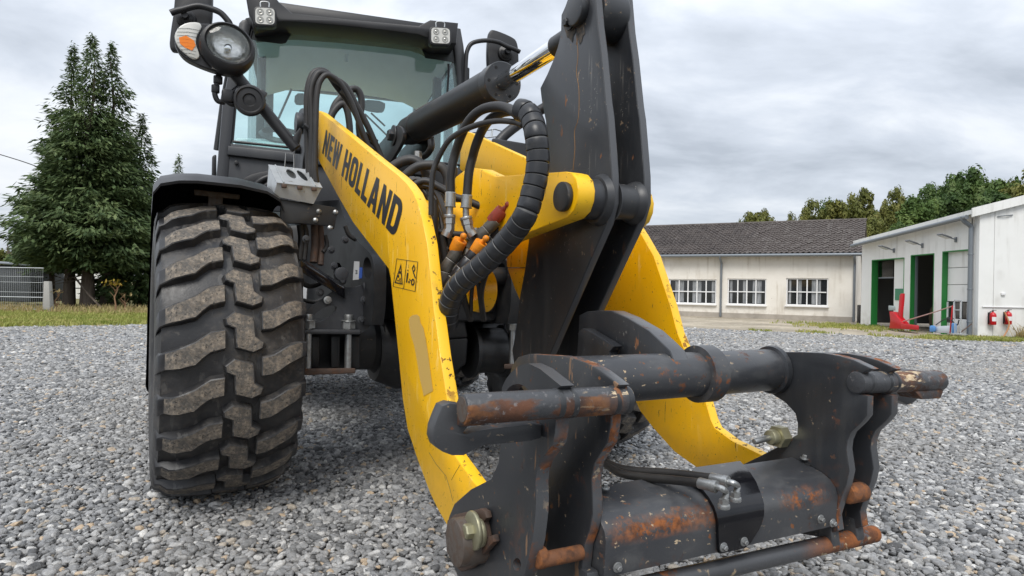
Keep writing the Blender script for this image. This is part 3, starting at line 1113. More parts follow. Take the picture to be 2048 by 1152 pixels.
def tile_bm(bm, ox=0.0, oy=0.0, jit=0.0):
    prof = [(-.5, .010), (-.3, .004), (-.08, .012), (.12, .040), (.30, .050), (.46, .030)]
    top, low = [], []
    for u, hh in prof:
        x = ox + u * TW * 1.04
        a = Vector((x, 0, 0)) + sl * (oy + TL * 1.06) + Vector((0, 0, EAV)) + Vector((0, EO, 0)) + rn * (hh * .8 + .004)
        b = Vector((x, 0, 0)) + sl * oy + Vector((0, 0, EAV)) + Vector((0, EO, 0)) + rn * (hh + .026 + jit)
        top.append(bm.verts.new(a))
        low.append((bm.verts.new(b), bm.verts.new(b - rn * .022)))
    for i in range(len(prof) - 1):
        bm.faces.new((low[i][0], low[i + 1][0], top[i + 1], top[i]))
        bm.faces.new((low[i][1], low[i + 1][1], low[i + 1][0], low[i][0]))


tb = BM()
tile_bm(tb)
t0 = mk('roof_tile', tb, M_tile, roof, 0)
tm, tm2 = t0.data, t0.data.copy()
tm2.materials.clear()
tm2.materials.append(M_tile2)
t0.location = (0.22 - TW * .5, 0, 0)
rest = BM()
for c in range(100):
    for r_ in range(NROW):
        if c == 0 and r_ == 0:
            continue
        x = 0.22 - TW * (c + .5)
        jz = random.gauss(0, .003)
        if c * NROW + r_ < 300:
            o = t0.copy()
            if random.random() < .22:
                o.data = tm2
            COL.objects.link(o)
            o.location = Vector((x + random.gauss(0, .004), 0, 0)) + sl * (TL * r_) + rn * jz
        else:
            tile_bm(rest, x + random.gauss(0, .004), TL * r_, jz)
o = mk('roof_tiles', rest, M_tile, roof, 0, kind='stuff')
bm = BM()
add_tube(bm, [(LEFT, 2.4, RID + .03), (0.24, 2.4, RID + .03)], .055, 10)
mk('ridge_tiles', bm, M_tile2, roof)
bm = BM()
add_tube(bm, [(LEFT, EO - .06, EAV - .05), (0.26, EO - .06, EAV - .05)], .055, 10)
mk('gutter', bm, M_gutter, bld)
for px in (1443, 1709):
    p = onB(px, 560)
    bm = BM()
    add_tube(bm, spline([(p.x, EO - .06, EAV - .06), (p.x, EO - .02, EAV - .16), (p.x, -.07, EAV - .32), (p.x, -.06, EAV - .5), (p.x, -.06, 0.03)], 4), .04, 10)
    mk('downpipe', bm, M_gutter, bld)

# ================================================================ white workshop with three gates
M_panel = mat('white_cladding', (0.80, 0.80, 0.775), 0.55, layers=[
    dict(scale=0.8, lo=0.4, hi=0.8, color=(0.66, 0.66, 0.63), amount=0.6),
    dict(scale=5, lo=0.5, hi=0.66, color=(0.50, 0.49, 0.45), stretch=(1.2, 1.2, .08), mask=(1.2, .45, .6), amount=0.55),
    dict(scale=5, lo=0.4, hi=0.7, color=(0.44, 0.41, 0.35), zr=(0.55, 0.0), amount=0.75)], bump=(4, 0.05, 0.01))
M_green = mat('green_door_frame', (0.020, 0.20, 0.040), 0.5)
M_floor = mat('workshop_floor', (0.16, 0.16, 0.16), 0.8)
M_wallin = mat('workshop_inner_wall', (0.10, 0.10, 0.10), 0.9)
WA, WB = wG(1722, 651), wG(1946, 676)
WU = WA - WB
WU.z = 0
WU.normalize()                                    # along the gate wall, away from the camera
WN = Vector((-WU.y, WU.x, 0))                     # outwards, to the left
if WN.x > 0:
    WN = -WN
MW = Matrix(((WU.x, -WN.x, 0, WB.x), (WU.y, -WN.y, 0, WB.y), (0, 0, 1, 0), (0, 0, 0, 1)))  # x away, y into the building
MWi = MW.inverted()
ws = empty('workshop')
ws.matrix_world = MW
tag(ws, 'white metal workshop with three green framed gates', 'building')


def onW(px, py, off=0.0):
    return MWi @ hit(px, py, WB - WN * off, WN)


def onWs(px, py, off=0.0):        # gable side, seen frontally
    return MWi @ hit(px, py, WB + WU * off, WU)


cT, fT = onW(1950, 428), onW(1713, 489)
wlen = onW(1722, 600).x
doors = []
for x0, x1, t0_, t1_ in ((1743.8, 1809, 522, 512.7), (1821.7, 1869, 511.5, 505), (1885, 1944, 504.3, 496.3)):
    a, b = onW(x0, t0_), onW(x1, t1_)
    doors.append((b.x, a.x, (a.z + b.z) / 2))
doors.sort()
out = [(-0.0, 0, 0)]
for a, b, h in doors:
    out += [(a, 0, 0), (a, 0, h), (b, 0, h), (b, 0, 0)]
ztop = lambda x: cT.z + (fT.z - cT.z) * (x - cT.x) / (fT.x - cT.x)
out += [(wlen, 0, 0), (wlen, 0, ztop(wlen)), (0, 0, ztop(0))]
bm = BM()
loops = [[Vector(p) for p in out]]
add_plate(bm, loops[0], (0, 1, 0), 0.16, holes=[])  if False else None
tris = tessellate_polygon(loops)
va = [bm.verts.new(p) for p in loops[0]]
vb = [bm.verts.new(p + Vector((0, .16, 0))) for p in loops[0]]
for t in tris:
    bm.faces.new([va[i] for i in t])
    bm.faces.new([vb[i] for i in t])
for i in range(len(va)):
    j = (i + 1) % len(va)
    bm.faces.new((va[i], va[j], vb[j], vb[i]))
bmesh.ops.recalc_face_normals(bm, faces=bm.faces)
mk('gate_wall', bm, M_panel, ws, 0)
# gable side towards the camera: panels side by side
gs = 0.27
xg = lambda y: ztop(0) + gs * min(y, 5.0) - gs * max(0, y - 5.0)
y0 = 0.0
for k, yw in enumerate((0.34, 0.83, 1.12, 1.12, 1.12, 1.12, 1.12, 1.12, 1.12, 1.12)):
    bm = BM()
    add_plate(bm, [(-.144, y0 + .004, 0), (-.144, y0 + yw - .004, 0), (-.144, y0 + yw - .004, xg(y0 + yw)), (-.144, y0 + .004, xg(y0))], (1, 0, 0), 0.14, 0.006)
    mk('cladding_panel', bm, M_panel, ws, 0)
    y0 += yw
bm = BM()
add_box(bm, (.10, y0 / 2, 1.4), (.04, y0, 2.7))
add_box(bm, (wlen - .05, 5, 1.2), (.1, 9.6, 2.2))
add_box(bm, (wlen / 2, y0, 1.2), (wlen, .1, 2.4))
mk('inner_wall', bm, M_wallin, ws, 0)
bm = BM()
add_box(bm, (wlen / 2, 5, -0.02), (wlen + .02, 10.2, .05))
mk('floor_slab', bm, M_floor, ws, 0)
# roof: two slopes, white edge trim, gutter
bm = BM()
for (ya, yb) in ((-.22, 5.0), (10.3, 5.005)):
    za, zb = (ztop(0) + .03 - .06, ztop(0) + gs * 5.0)
    zc2, zd = (ztop(wlen) + .03 - .06, ztop(wlen) + gs * 5.0)
    add_hull(bm, [(-.22, ya, za + .10), (wlen + .1, ya, zc2 + .10), (wlen + .1, yb, zd + .10), (-.22, yb, zb + .10), (-.22, ya, za), (wlen + .1, ya, zc2), (wlen + .1, yb, zd), (-.22, yb, zb)])
rf = mk('roof', bm, M_panel, ws, 0)
bm = BM()
add_hull(bm, [(-.25, -.24, ztop(0) - .10), (-.25, 5, ztop(0) + gs * 5 - .10 + .06), (-.25, 5, ztop(0) + gs * 5 + .16), (-.25, -.24, ztop(0) + .10),
              (-.222, -.24, ztop(0) - .10), (-.222, 5, ztop(0) + gs * 5 - .10 + .06), (-.222, 5, ztop(0) + gs * 5 + .16), (-.222, -.24, ztop(0) + .10)])
mk('verge_trim', bm, M_panel, rf, 0)
bm = BM()
add_tube(bm, [(-.1, -.26, ztop(0) - .085), (wlen + .12, -.26, ztop(wlen) - .085)], .050, 10)
mk('gutter', bm, M_gutter, ws)
dp = onW(1946.5, 560)
bm = BM()
add_tube(bm, spline([(dp.x, -.27, ztop(0) - .06), (dp.x, -.24, ztop(0) - .16), (dp.x, -.07, ztop(0) - .30), (dp.x, -.07, ztop(0) - .5), (dp.x, -.07, .02)], 4), .05, 12)
for z in (.35, 1.1, 1.9):
    add_cyl(bm, (dp.x, -.07, z), (dp.x, -.07, z + .03), .058, 12)
mk('downpipe', bm, M_gutter, ws)
for i, (a, b, h) in enumerate(doors):
    bm = BM()                                     # coloured lining of the opening
    add_box(bm, (b - .012, .085, h / 2 - .012), (.024, .18, h - .024))
    add_box(bm, ((a + b) / 2, .085, h - .012), (b - a, .18, .024))
    add_box(bm, (a + .012, .085, h / 2 - .012), (.024, .18, h - .024))
    g = mk('gate', bm, M_green, ws, 0)
    if i == 0:                                    # closed sectional gate
        nsec = 5
        hs = h / nsec
        for k in range(nsec):
            if k == 1:
                bm = BM()
                add_box(bm, ((a + b) / 2, .14, hs * (k + .5)), (b - a - .06, .01, hs - .03))
                mk('pane', bm, M_pane, g, 0)
                bm = BM()
                for u in (.0, .25, .5, .75, 1.0):
                    add_box(bm, (a + .04 + (b - a - .08) * u, .125, hs * (k + .5)), (.03, .03, hs - .02))
                mk('window_bar', bm, M_winframe, g, 0)
            else:
                bm = BM()
                add_box(bm, ((a + b) / 2, .14, hs * (k + .5)), (b - a - .06, .04, hs - .012), bev=.006)
                mk('door_panel', bm, M_panel, g, 0)
    if i == 2:                                    # half open folding gate with white leaf
        bm = BM()
        add_box(bm, (a + (b - a) * .22, .145, h / 2 + .02), ((b - a) * .42, .03, h - .08), bev=.006)
        mk('gate_leaf', bm, M_panel, g, 0)
        bm = BM()
        add_box(bm, (a + (b - a) * .22, .12, h * .49), ((b - a) * .32, .01, .32))
        mk('green_notice', bm, mat('green_notice', (.05, .22, .12), .5), g, 0)
        bm = BM()
        add_box(bm, (a + (b - a) * .69, .15, h - .28), ((b - a) * .46, .012, .46))
        mk('pane', bm, glass('smoked_pane', (.25, .34, .33), .1), g, 0)
        bm = BM()
        add_box(bm, (a + (b - a) * .69, .15, h - .53), ((b - a) * .46, .04, .035))
        mk('transom', bm, M_gutter, g, 0)
    if i == 1:
        bm = BM()
        add_box(bm, (b - .06, .12, h / 2), (.05, .05, h - .06))
        mk('door_rail', bm, M_gutter, g, 0)
# things standing inside
bm = BM()
add_box(bm, (doors[1][0] + .9, 2.6, 1.25), (1.7, .8, .42), bev=.03)
o = mk('machine_cabinet', bm, M_panel, None, 0)
o.matrix_world = MW
tag(o, 'pale cabinet hanging inside the middle workshop gate', 'cabinet')
bm = BM()
add_lathe(bm, [(0, .0), (0, .2), (.1, .24), (.3, .26), (.5, .24), (.62, .2), (.62, 0)], (doors[2][0] + 1.0, 1.6, .01), (0, 0, 1), 20)
o = mk('barrel', bm, mat('barrel_brown', (.16, .11, .07), .7), None)
o.matrix_world = MW
tag(o, 'brown barrel in the shade of the farthest workshop gate', 'barrel')
# lamps above the gates
for px, py in ((1789, 499), (1846, 489), (1913, 477)):
    p = onW(px, py)
    bm = BM()
    add_box(bm, (p.x, -.02, p.z - .03), (.05, .04, .12), bev=.006)
    add_tube(bm, [(p.x, -.03, p.z - .02), (p.x, -.13, p.z + .01), (p.x, -.18, p.z + .03)], .014, 8)
    l_ = mk('wall_lamp', bm, M_gutter, ws)
    bm = BM()
    rt = Matrix.Rotation(radians(-20), 3, 'X')
    add_box(bm, (p.x, -.29, p.z + .055), (.20, .26, .035), rot=rt, bev=.012)
    mk('lamp_head', bm, mat('lamp_grey', (.16, .17, .18), .5), l_)
    bm = BM()
    add_box(bm, (p.x, -.295, p.z + .028), (.15, .20, .012), rot=rt)
    mk('lamp_glass', bm, M_lens_w, l_)
# conduit, small box and joint cover on the gable side
p, q = onWs(1955, 613), onWs(2200, 615)
bm = BM()
add_tube(bm, [(-.165, p.y, p.z), (-.165, 9, p.z - .01)], .012, 8)
mk('conduit', bm, M_white, ws)
p = onWs(1996, 588)
bm = BM()
add_box(bm, (-.165, p.y, p.z), (.04, .09, .06), bev=.008)
mk('junction_box', bm, M_white, ws)
p = onWs(1999, 433)
bm = BM()
add_tube(bm, [(-.165, p.y - .16, p.z - .02), (-.19, p.y, p.z), (-.165, p.y + .18, p.z + .02)], .012, 8)
mk('cable_holder', bm, M_gutter, ws)

# fire extinguishers on the gable side
M_extred = mat('extinguisher_red', (0.50, 0.008, 0.014), 0.3)


def extinguisher(px, py, label):
    p = onWs(px, py, -.23)
    e_ = empty('fire_extinguisher')
    e_.matrix_world = MW @ Matrix.Translation((-.222, p.y, p.z)) @ Matrix.Scale(.60, 4)
    tag(e_, label, 'fire extinguisher', 'fire extinguishers on the workshop wall')
    bm = BM()
    add_lathe(bm, [(-.24, 0), (-.24, .10), (-.22, .115), (.12, .115), (.18, .10), (.22, .05), (.25, .035), (.25, 0)], (0, 0, 0), (0, 0, 1), 24)
    mk('cylinder_body', bm, M_extred, e_)
    bm = BM()
    add_lathe(bm, [(-.10, .1165), (.06, .1165)], (0, 0, 0), (0, 0, 1), 24)
    bmesh.ops.delete(bm, geom=[v for v in bm.verts if v.co.x > -.06], context='VERTS')
    mk('label_plate', bm, M_white, e_)
    bm = BM()
    add_box(bm, (0, 0, .27), (.05, .05, .05), bev=.008)
    add_box(bm, (0, .05, .31), (.03, .16, .02), bev=.006)
    mk('valve', bm, M_black, e_)
    bm = BM()
    add_tube(bm, spline([(0, -.03, .28), (-.02, -.12, .24), (-.02, -.15, .08), (-.02, -.14, -.10), (-.02, -.12, -.2)], 5), .013, 8)
    mk('hose', bm, M_black, e_)
    bm = BM()
    add_box(bm, (.12, 0, 0), (.02, .2, .45), bev=.004)
    mk('bracket', bm, M_black, e_)
    return e_


extinguisher(1986, 637, 'red fire extinguisher nearest the grey downpipe corner')
extinguisher(2017, 636, 'red fire extinguisher farther from the downpipe on the white wall')
p = onWs(1987, 660)
bm = BM()
add_tube(bm, spline([MW @ Vector((-.30, p.y + .02, .62)), MW @ Vector((-.34, p.y + .10, .35)), MW @ Vector((-.36, p.y, .12)), MW @ Vector((-.40, p.y - .10, .01)), MW @ Vector((-.60, p.y - .05, .012))], 6), .016, 8)
o = mk('garden_hose', bm, mat('tan_hose', (.45, .22, .10), .6))
tag(o, 'tan hose hanging down below the first extinguisher', 'hose')

# red floor crane by the farthest gate
XR = -0.55
onX = lambda px, py, d=0.0: MWi @ hit(px, py, WB - WN * (XR + d), WN)
crane = empty('floor_crane')
crane.matrix_world = MW
tag(crane, 'red tyre machine with upright arm outside the far gate', 'machine')
bm = BM()
arm = [(1795, 634), (1799, 590), (1801, 587), (1805.5, 587), (1805, 600), (1801, 636), (1801, 644), (1794, 644)]
add_plate(bm, [onX(*p) for p in arm], (0, 1, 0), .06, .012)
mk('upright_arm', bm, M_reds, crane)
bm = BM()
bodyp = [(1778, 623), (1788, 624), (1795, 634), (1802, 642), (1806, 646), (1806, 658), (1778, 657), (1780, 640)]
add_plate(bm, [onX(*p, -.04) for p in bodyp], (0, 1, 0), .16, .02)
mk('housing', bm, M_reds, crane)
bm = BM()
add_hull(bm, [onX(1802, 646, -.1), onX(1838, 651, -.1), onX(1838, 660, -.1), onX(1802, 658, -.1), onX(1802, 646, .15), onX(1838, 651, .15), onX(1838, 660, .15), onX(1802, 658, .15)], .012)
mk('foot', bm, M_reds, crane)
bm = BM()
add_hull(bm, [onX(1777, 611, .1), onX(1791, 612, .1), onX(1791, 621, .1), onX(1777, 621, .1), onX(1777, 611, .25), onX(1791, 612, .25), onX(1791, 621, .25), onX(1777, 621, .25)], .01)
mk('control_box', bm, mat('pale_control_box', (.35, .40, .40), .5), crane)
# hose slung between machine and washer
bm = BM()
h0 = [MW @ onX(*p) for p in ((1806, 643), (1830, 636), (1860, 627), (1885, 619), (1904, 612.5))]
add_tube(bm, spline(h0, 5), .014, 8)
o = mk('air_hose', bm, mat('pink_hose', (.48, .30, .26), .6))
tag(o, 'pale red air hose strung above the ground before the gates', 'hose')
# pressure washer
pw = empty('pressure_washer')
pw.matrix_world = MW
tag(pw, 'blue and white pressure washer beside the closed gate', 'pressure washer')
bm = BM()
add_hull(bm, [onX(1868, 653), onX(1900, 651), onX(1900, 667), onX(1868, 665), onX(1868, 653, .3), onX(1900, 651, .3), onX(1900, 667, .3), onX(1868, 665, .3)], .02)
mk('tank', bm, mat('pale_tank', (.62, .66, .70), .5), pw)
for x0, x1, a, b in ((1859, 1871, 651, 664), (1903, 1913, 646, 667)):
    bm = BM()
    add_hull(bm, [onX(x0, a, -.05), onX(x1, a, -.05), onX(x1, b, -.05), onX(x0, b, -.05), onX(x0, a, .28), onX(x1, a, .28), onX(x1, b, .28), onX(x0, b, .28)], .03)
    mk('side_cover', bm, M_blue, pw)
bm = BM()
add_hull(bm, [onX(1893, 634, .05), onX(1906, 635, .05), onX(1906, 646, .05), onX(1893, 645, .05), onX(1893, 634, .25), onX(1906, 635, .25), onX(1906, 646, .25), onX(1893, 645, .25)], .02)
mk('motor', bm, M_black, pw)
bm = BM()
add_tube(bm, spline([onX(1872, 650), onX(1880, 644), onX(1893, 637), onX(1902, 640), onX(1914, 650), onX(1918, 640)], 5), .012, 8)
mk('cable', bm, M_black, pw)
ht = empty('hand_truck')
ht.matrix_world = MW
tag(ht, 'slim silver hand truck leaning by the closed gate', 'hand truck')
bm = BM()
for a, b in (((1909, 600), (1910, 668)), ((1923, 601), (1921, 668)), ((1909, 600), (1923, 601)), ((1909, 620), (1922, 620))):
    add_tube(bm, [onX(*a, -.1), onX(*b, -.1)], .012, 8)
mk('frame', bm, M_galv, ht)
bm = BM()
add_box(bm, onX(1916, 667.5, -.15), (.30, .22, .012))
mk('toe_plate', bm, M_galv, ht)
bm = BM()
add_tube(bm, [MW @ onX(1905, 611), MW @ onX(1900, 668)], .014, 8)
o = mk('red_bar', bm, M_reds)
tag(o, 'upright red bar holding the slung air hose', 'bar')
bm = BM()
add_tube(bm, [MW @ onX(1917, 668, -.1), MW @ onX(1943, 648, .45)], .012, 8)
o = mk('leaning_rod', bm, M_rust_full)
tag(o, 'brown rod leaning against the grey downpipe', 'rod')
# bin in the gap between the buildings
p = wG(1712, 645)
bn_ = empty('waste_bin', (p.x - .02, p.y - .45, 0))
tag(bn_, 'black bin with red arm in the gap beside the workshop', 'bin')
bm = BM()
add_box(bm, (0, 0, .30), (.26, .26, .6), bev=.02)
mk('bin_body', bm, M_black, bn_)
bm = BM()
add_hull(bm, [(0.02, -.08, .55), (.10, -.08, .55), (.17, -.08, 1.0), (.09, -.08, 1.0), (0.02, .02, .55), (.10, .02, .55), (.17, .02, 1.0), (.09, .02, 1.0)], .01)
mk('red_arm', bm, M_reds, bn_)

# ================================================================ trees
M_bark = mat('brown_bark', (0.075, 0.055, 0.042), 0.9, layers=[dict(scale=6, lo=0.45, hi=0.65, color=(0.13, 0.105, 0.085), stretch=(1, 1, .2))], bump=(14, 0.6, 0.03))
M_fir = leafmat('fir_needles', (0.038, 0.070, 0.028), (0.086, 0.130, 0.050), (0.180, 0.225, 0.090), 2.4)
M_fir2 = leafmat('pale_fir_needles', (0.044, 0.078, 0.033), (0.100, 0.146, 0.058), (0.200, 0.245, 0.102), 2.4)
M_leaf = [leafmat('olive_leaves', (0.095, 0.110, 0.026), (0.155, 0.165, 0.042), (0.24, 0.225, 0.065), 1.6),
          leafmat('green_leaves', (0.055, 0.105, 0.026), (0.10, 0.160, 0.040), (0.18, 0.235, 0.065), 1.6),
          leafmat('dark_leaves', (0.042, 0.085, 0.024), (0.078, 0.128, 0.036), (0.145, 0.19, 0.058), 1.6)]


def conifer(bm, H, R, base, seed, nbr, lean=0.0):
    rr = random.Random(seed)
    for i in range(nbr):
        u = ((i + rr.random()) / nbr) ** 1.18
        z = base + (H - base) * u
        prof = (1 - u) ** 1.04 * (0.86 + 0.14 * math.sin(u * 17 + seed))
        if u < .08:
            prof *= .80 + 2.5 * u
        L = R * prof * rr.choice((.55, .75, .9, 1.0, 1.08, 1.22)) + 0.04
        az = i * 2.39996 + rr.gauss(0, .3)
        d = Vector((cos(az), sin(az), 0))
        side = Vector((-sin(az), cos(az), 0))
        droop = rr.uniform(.22, .50) if u < .7 else rr.uniform(-.45, .12)
        npad = max(1, int(L / .26))
        for k in range(npad):
            s = 1 - k / max(1, npad) * .72 if npad > 1 else .85
            c0 = Vector((lean * z, 0, z)) + d * (L * s) + Vector((0, 0, -droop * L * s + .30 * L * s * s))
            pw = (.05 + .06 * min(1, L) + .20 * L * (1.12 - s)) * rr.uniform(.8, 1.2)
            for q in range(21 if u < .8 else 14):
                o = side * rr.gauss(0, pw) + d * rr.gauss(-.02, .04 + .06 * min(1, L)) + Vector((0, 0, rr.gauss(-.02, .075)))
                c = c0 + o
                ln = rr.uniform(.14, .30) * (.50 + .50 * min(1, L))
                dr = (d * rr.uniform(.5, 1.1) + side * (o.dot(side) / pw * .55) + Vector((0, 0, rr.uniform(-1.0, .25)))).normalized()
                sd_ = dr.cross(Vector((rr.gauss(0, .45), rr.gauss(0, .45), 1))).normalized()
                w = ln * rr.uniform(.10, .20)
                a = bm.verts.new(c - dr * ln * .3)
                b = bm.verts.new(c + dr * ln * .2 + sd_ * w)
                e_ = bm.verts.new(c + dr * ln * .7)
                f = bm.verts.new(c + dr * ln * .2 - sd_ * w)
                bm.faces.new((a, b, e_, f))


def fir_tree(px, Y, top_py, R, base, seed, nbr, label, m=M_fir, trunk=.16, vis=True, grp='fir trees on the grass verge'):
    p = wD(px, 576, Y)
    H = wD(px, top_py, Y).z
    t = empty('fir_tree', (p.x, Y, -.02))
    tag(t, label, 'tree', grp)
    bm = BM()
    add_tube(bm, [(random.gauss(0, .02) * i, random.gauss(0, .02) * i, H * .93 * i / 6) for i in range(7)], [trunk * (1.25 if i == 0 else 1 - i / 6.3) for i in range(7)], 10)
    rr = random.Random(seed)
    for i in range(26):
        z = base * .6 + (H * .6) * rr.random()
        az = rr.uniform(0, 6.28)
        L = R * (1 - z / H) * rr.uniform(.4, .8)
        add_tube(bm, [(0, 0, z), (cos(az) * L, sin(az) * L, z - .2 * L)], [.022, .008], 5)
    mk('trunk', bm, M_bark, t)
    bm = BM()
    conifer(bm, H, R, base, seed, nbr)
    mk('crown', bm, m, t, 0)
    return t


fir_tree(138, 21.0, 92, 1.75, 1.75, 3, 420, 'left spire of the dark fir group with bare trunk', trunk=.17)
fir_tree(175, 20.6, 72, 2.25, 1.65, 5, 460, 'tallest middle spire of the dark fir group', M_fir2, trunk=.19)
fir_tree(216, 21.4, 88, 2.0, 1.55, 8, 440, 'right spire of the dark fir group', trunk=.20)
fir_tree(278, 22.2, 230, 1.45, 0.35, 13, 420, 'shorter fir filling the right flank of the group', M_fir, trunk=.10)
fir_tree(104, 21.8, 262, 1.15, 1.35, 17, 320, 'shorter fir filling the left flank of the group', M_fir2, trunk=.10)
fir_tree(352, 30, 312, 1.2, 0.5, 21, 260, 'small pale fir peeping over the black wheel fender', M_fir2, trunk=.09)


def broadleaf_mesh(seed, nblob, per, leaf):
    rr = random.Random(seed)
    bm = BM()
    for i in range(nblob):
        while True:
            c = Vector((rr.uniform(-1, 1), rr.uniform(-1, 1), rr.uniform(-1, 1)))
            if .25 < c.length < 1:
                break
        c = Vector((c.x * .78, c.y * .78, c.z * .92))
        rb = rr.uniform(.13, .26)
        for k in range(per):
            v = Vector((rr.gauss(0, 1), rr.gauss(0, 1), rr.gauss(0, 1)))
            v = v.normalized() * (rr.random() ** .35) * rb
            q = c + Vector((v.x, v.y, v.z * .8))
            nrm = (v + Vector((rr.gauss(0, .08), rr.gauss(0, .08), .10 + rr.gauss(0, .08)))).normalized()
            a = nrm.orthogonal().normalized()
            a = Matrix.Rotation(rr.uniform(0, 6.28), 3, nrm) @ a
            b = nrm.cross(a)
            l_ = leaf * rr.uniform(.6, 1.3)
            bm.faces.new([bm.verts.new(q + a * l_), bm.verts.new(q + b * l_ * .55), bm.verts.new(q - a * l_), bm.verts.new(q - b * l_ * .55)])
    me_ = bpy.data.meshes.new('crown')
    bm.to_mesh(me_)
    bm.free()
    return me_


crowns = [broadleaf_mesh(s, nb_, pr, .055) for s, nb_, pr in ((1, 105, 120), (2, 115, 115), (3, 95, 125))]
cm = {}


def broad_tree(px, top_py, Y, w_px, mi, var, label, base=None, kind='broadleaf_tree', grp='woodland trees behind the buildings'):
    p = wD(px, 576, Y)
    H = wD(px, top_py, Y).z
    rw = w_px * Y / F
    t = empty(kind, (p.x, Y, 0))
    tag(t, label, 'tree', grp)
    zb = H * .28 if base is None else base
    bm = BM()
    pts = [(random.gauss(0, .05) * i, random.gauss(0, .05) * i, (zb + (H - zb) * .6) * i / 4) for i in range(5)]
    add_tube(bm, pts, [.22, .18, .14, .10, .05], 8)
    for k in range(7):
        az, z = random.uniform(0, 6.28), zb * .8 + (H - zb) * random.uniform(0, .4)
        add_tube(bm, [(0, 0, z), (cos(az) * rw * .35, sin(az) * rw * .35, z + .6), (cos(az) * rw * .6, sin(az) * rw * .6, z + 1.4)], [.08, .05, .02], 6)
    mk('trunk', bm, M_bark, t)
    key = (var, mi)
    if key not in cm:
        cm[key] = crowns[var].copy()
        cm[key].materials.append(M_leaf[mi])
    c = bpy.data.objects.new('crown', cm[key])
    COL.objects.link(c)
    c.parent = t
    c.location = (0, 0, (H + zb) / 2)
    c.scale = (rw, rw, (H - zb) / 2 * 1.04)
    c.rotation_euler = (0, 0, random.uniform(0, 6.28))
    return t


for a in ((1519, 403, 46, 42, 0, 0, 'solitary olive tree rising above the tiled roof'),
          (1576, 430, 50, 24, 0, 1, 'small round tree just clearing the roof ridge'),
          (1477, 441, 52, 12, 0, 2, 'tiny treetop left of the solitary olive tree'),
          (1622, 404, 48, 40, 0, 1, 'olive tree left of the tall roofline pair'),
          (1678, 382, 46, 52, 0, 0, 'tall olive tree above the roof end'),
          (1722, 380, 50, 44, 0, 2, 'olive tree just behind the roof corner'),
          (1787, 380, 52, 40, 0, 1, 'thin pale tree between olive and dark woods'),
          (1748, 440, 38, 46, 0, 1, 'low bushy tree in the gap between the buildings'),
          (1828, 396, 40, 62, 1, 2, 'bright green tree before the dark wood'),
          (1878, 348, 48, 60, 2, 0, 'dark round tree left in the wood behind the workshop'),
          (1938, 340, 46, 66, 2, 1, 'dark tree in the middle of the wood behind the workshop'),
          (1900, 388, 42, 60, 2, 2, 'low dark tree above the workshop gutter'),
          (2000, 334, 44, 66, 1, 0, 'broad green tree above the workshop corner'),
          (2052, 336, 42, 62, 0, 1, 'olive tree at the edge above the gable'),
          (1980, 384, 40, 62, 2, 2, 'low green tree close behind the workshop roof'),
          (1655, 402, 52, 44, 1, 1, 'green tree filling between the two tall olive trees'),
          (1760, 400, 54, 48, 1, 0, 'green tree behind the thin pale one'),
          (1850, 374, 54, 56, 1, 1, 'mid green tree rising left of the dark round one'),
          (1908, 352, 54, 54, 1, 2, 'green crown between the two dark woodland trees'),
          (1812, 430, 36, 50, 2, 0, 'low dark bushy tree just above the workshop eaves'),
          (2110, 345, 44, 66, 1, 2, 'tree hidden past the gable verge')):
    broad_tree(*a)
broad_tree(12, 486, 27, 44, 0, 0, 'yellowish bush behind the wire fence', 0.1, 'bush', None)
broad_tree(36, 498, 26, 34, 2, 1, 'dark bush between fence and fir group', 0.1, 'bush', None)

# ================================================================ far left: fence, posts, shed
FY = 18.4
fc = empty('wire_fence', wD(43, 576, FY) * Vector((1, 1, 0)) if False else (wD(43, 576, FY).x, FY, 0))
tag(fc, 'galvanised wire mesh fence panel beside concrete post', 'fence')
zt = wD(20, 533, FY).z
x0, x1 = -3.2, wD(87, 576, FY).x - wD(43, 576, FY).x
bm = BM()
x = x0
while x < x1:
    add_tube(bm, [(x, 0, .05), (x, 0, zt - .02)], .0032, 4)
    x += .055
mk('wire_grid', bm, M_galv, fc, 0)
for i, z in enumerate((.08, .42, .56, .84, 1.0, zt - .03)):
    bm = BM()
    add_tube(bm, [(x0, -.006, z), (x1, -.006, z)], .014 if i in (0, 1, 5) else .006, 6)
    mk('rail', bm, M_galv, fc)
p = wD(95, 576, FY)
bm = BM()
add_hull(bm, [(-.10, -.09, 0), (.12, -.09, 0), (.05, -.07, .88), (-.10, -.07, .88), (-.10, .09, 0), (.12, .09, 0), (.05, .07, .88), (-.10, .07, .88)], .015)
o = mk('concrete_post', bm, mat('post_concrete', (.36, .35, .33), .9, bump=(20, .4, .02)))
o.location = (p.x + .03, FY, 0)
tag(o, 'leaning pale concrete post at the fence end', 'post')
sh = empty('trailer', (wD(8, 576, 22).x, 22, 0))
tag(sh, 'dark trailer with grey roof behind the wire fence', 'trailer')
bm = BM()
add_box(bm, (-.2, 0, .78), (3.4, 1.6, 1.2), bev=.05)
mk('trailer_body', bm, mat('trailer_dark', (.05, .055, .06), .5), sh)
bm = BM()
add_box(bm, (-.2, -.05, 1.47), (3.6, 1.8, .06), rot=Matrix.Rotation(radians(3), 3, 'Y'), bev=.02)
mk('roof', bm, M_gutter, sh)
bm = BM()
add_box(bm, (.15, -.83, .98), (.62, .03, .34), bev=.01)
mk('green_tarp', bm, mat('mint_tarp', (.22, .48, .36), .6), sh)
bm = BM()
for xx in (-1.3, .1):
    add_cyl(bm, (xx, -.78, .28), (xx, -.6, .28), .28, 20)
mk('wheel', bm, M_rubber, sh)
hs_ = empty('white_shed', (wD(160, 576, 33).x, 33, 0))
tag(hs_, 'white shed glimpsed between the fir trunks', 'shed')
bm = BM()
add_box(bm, (0, 0, .75), (3.4, 2, 1.5))
mk('wall', bm, M_panel, hs_, 0)
bm = BM()
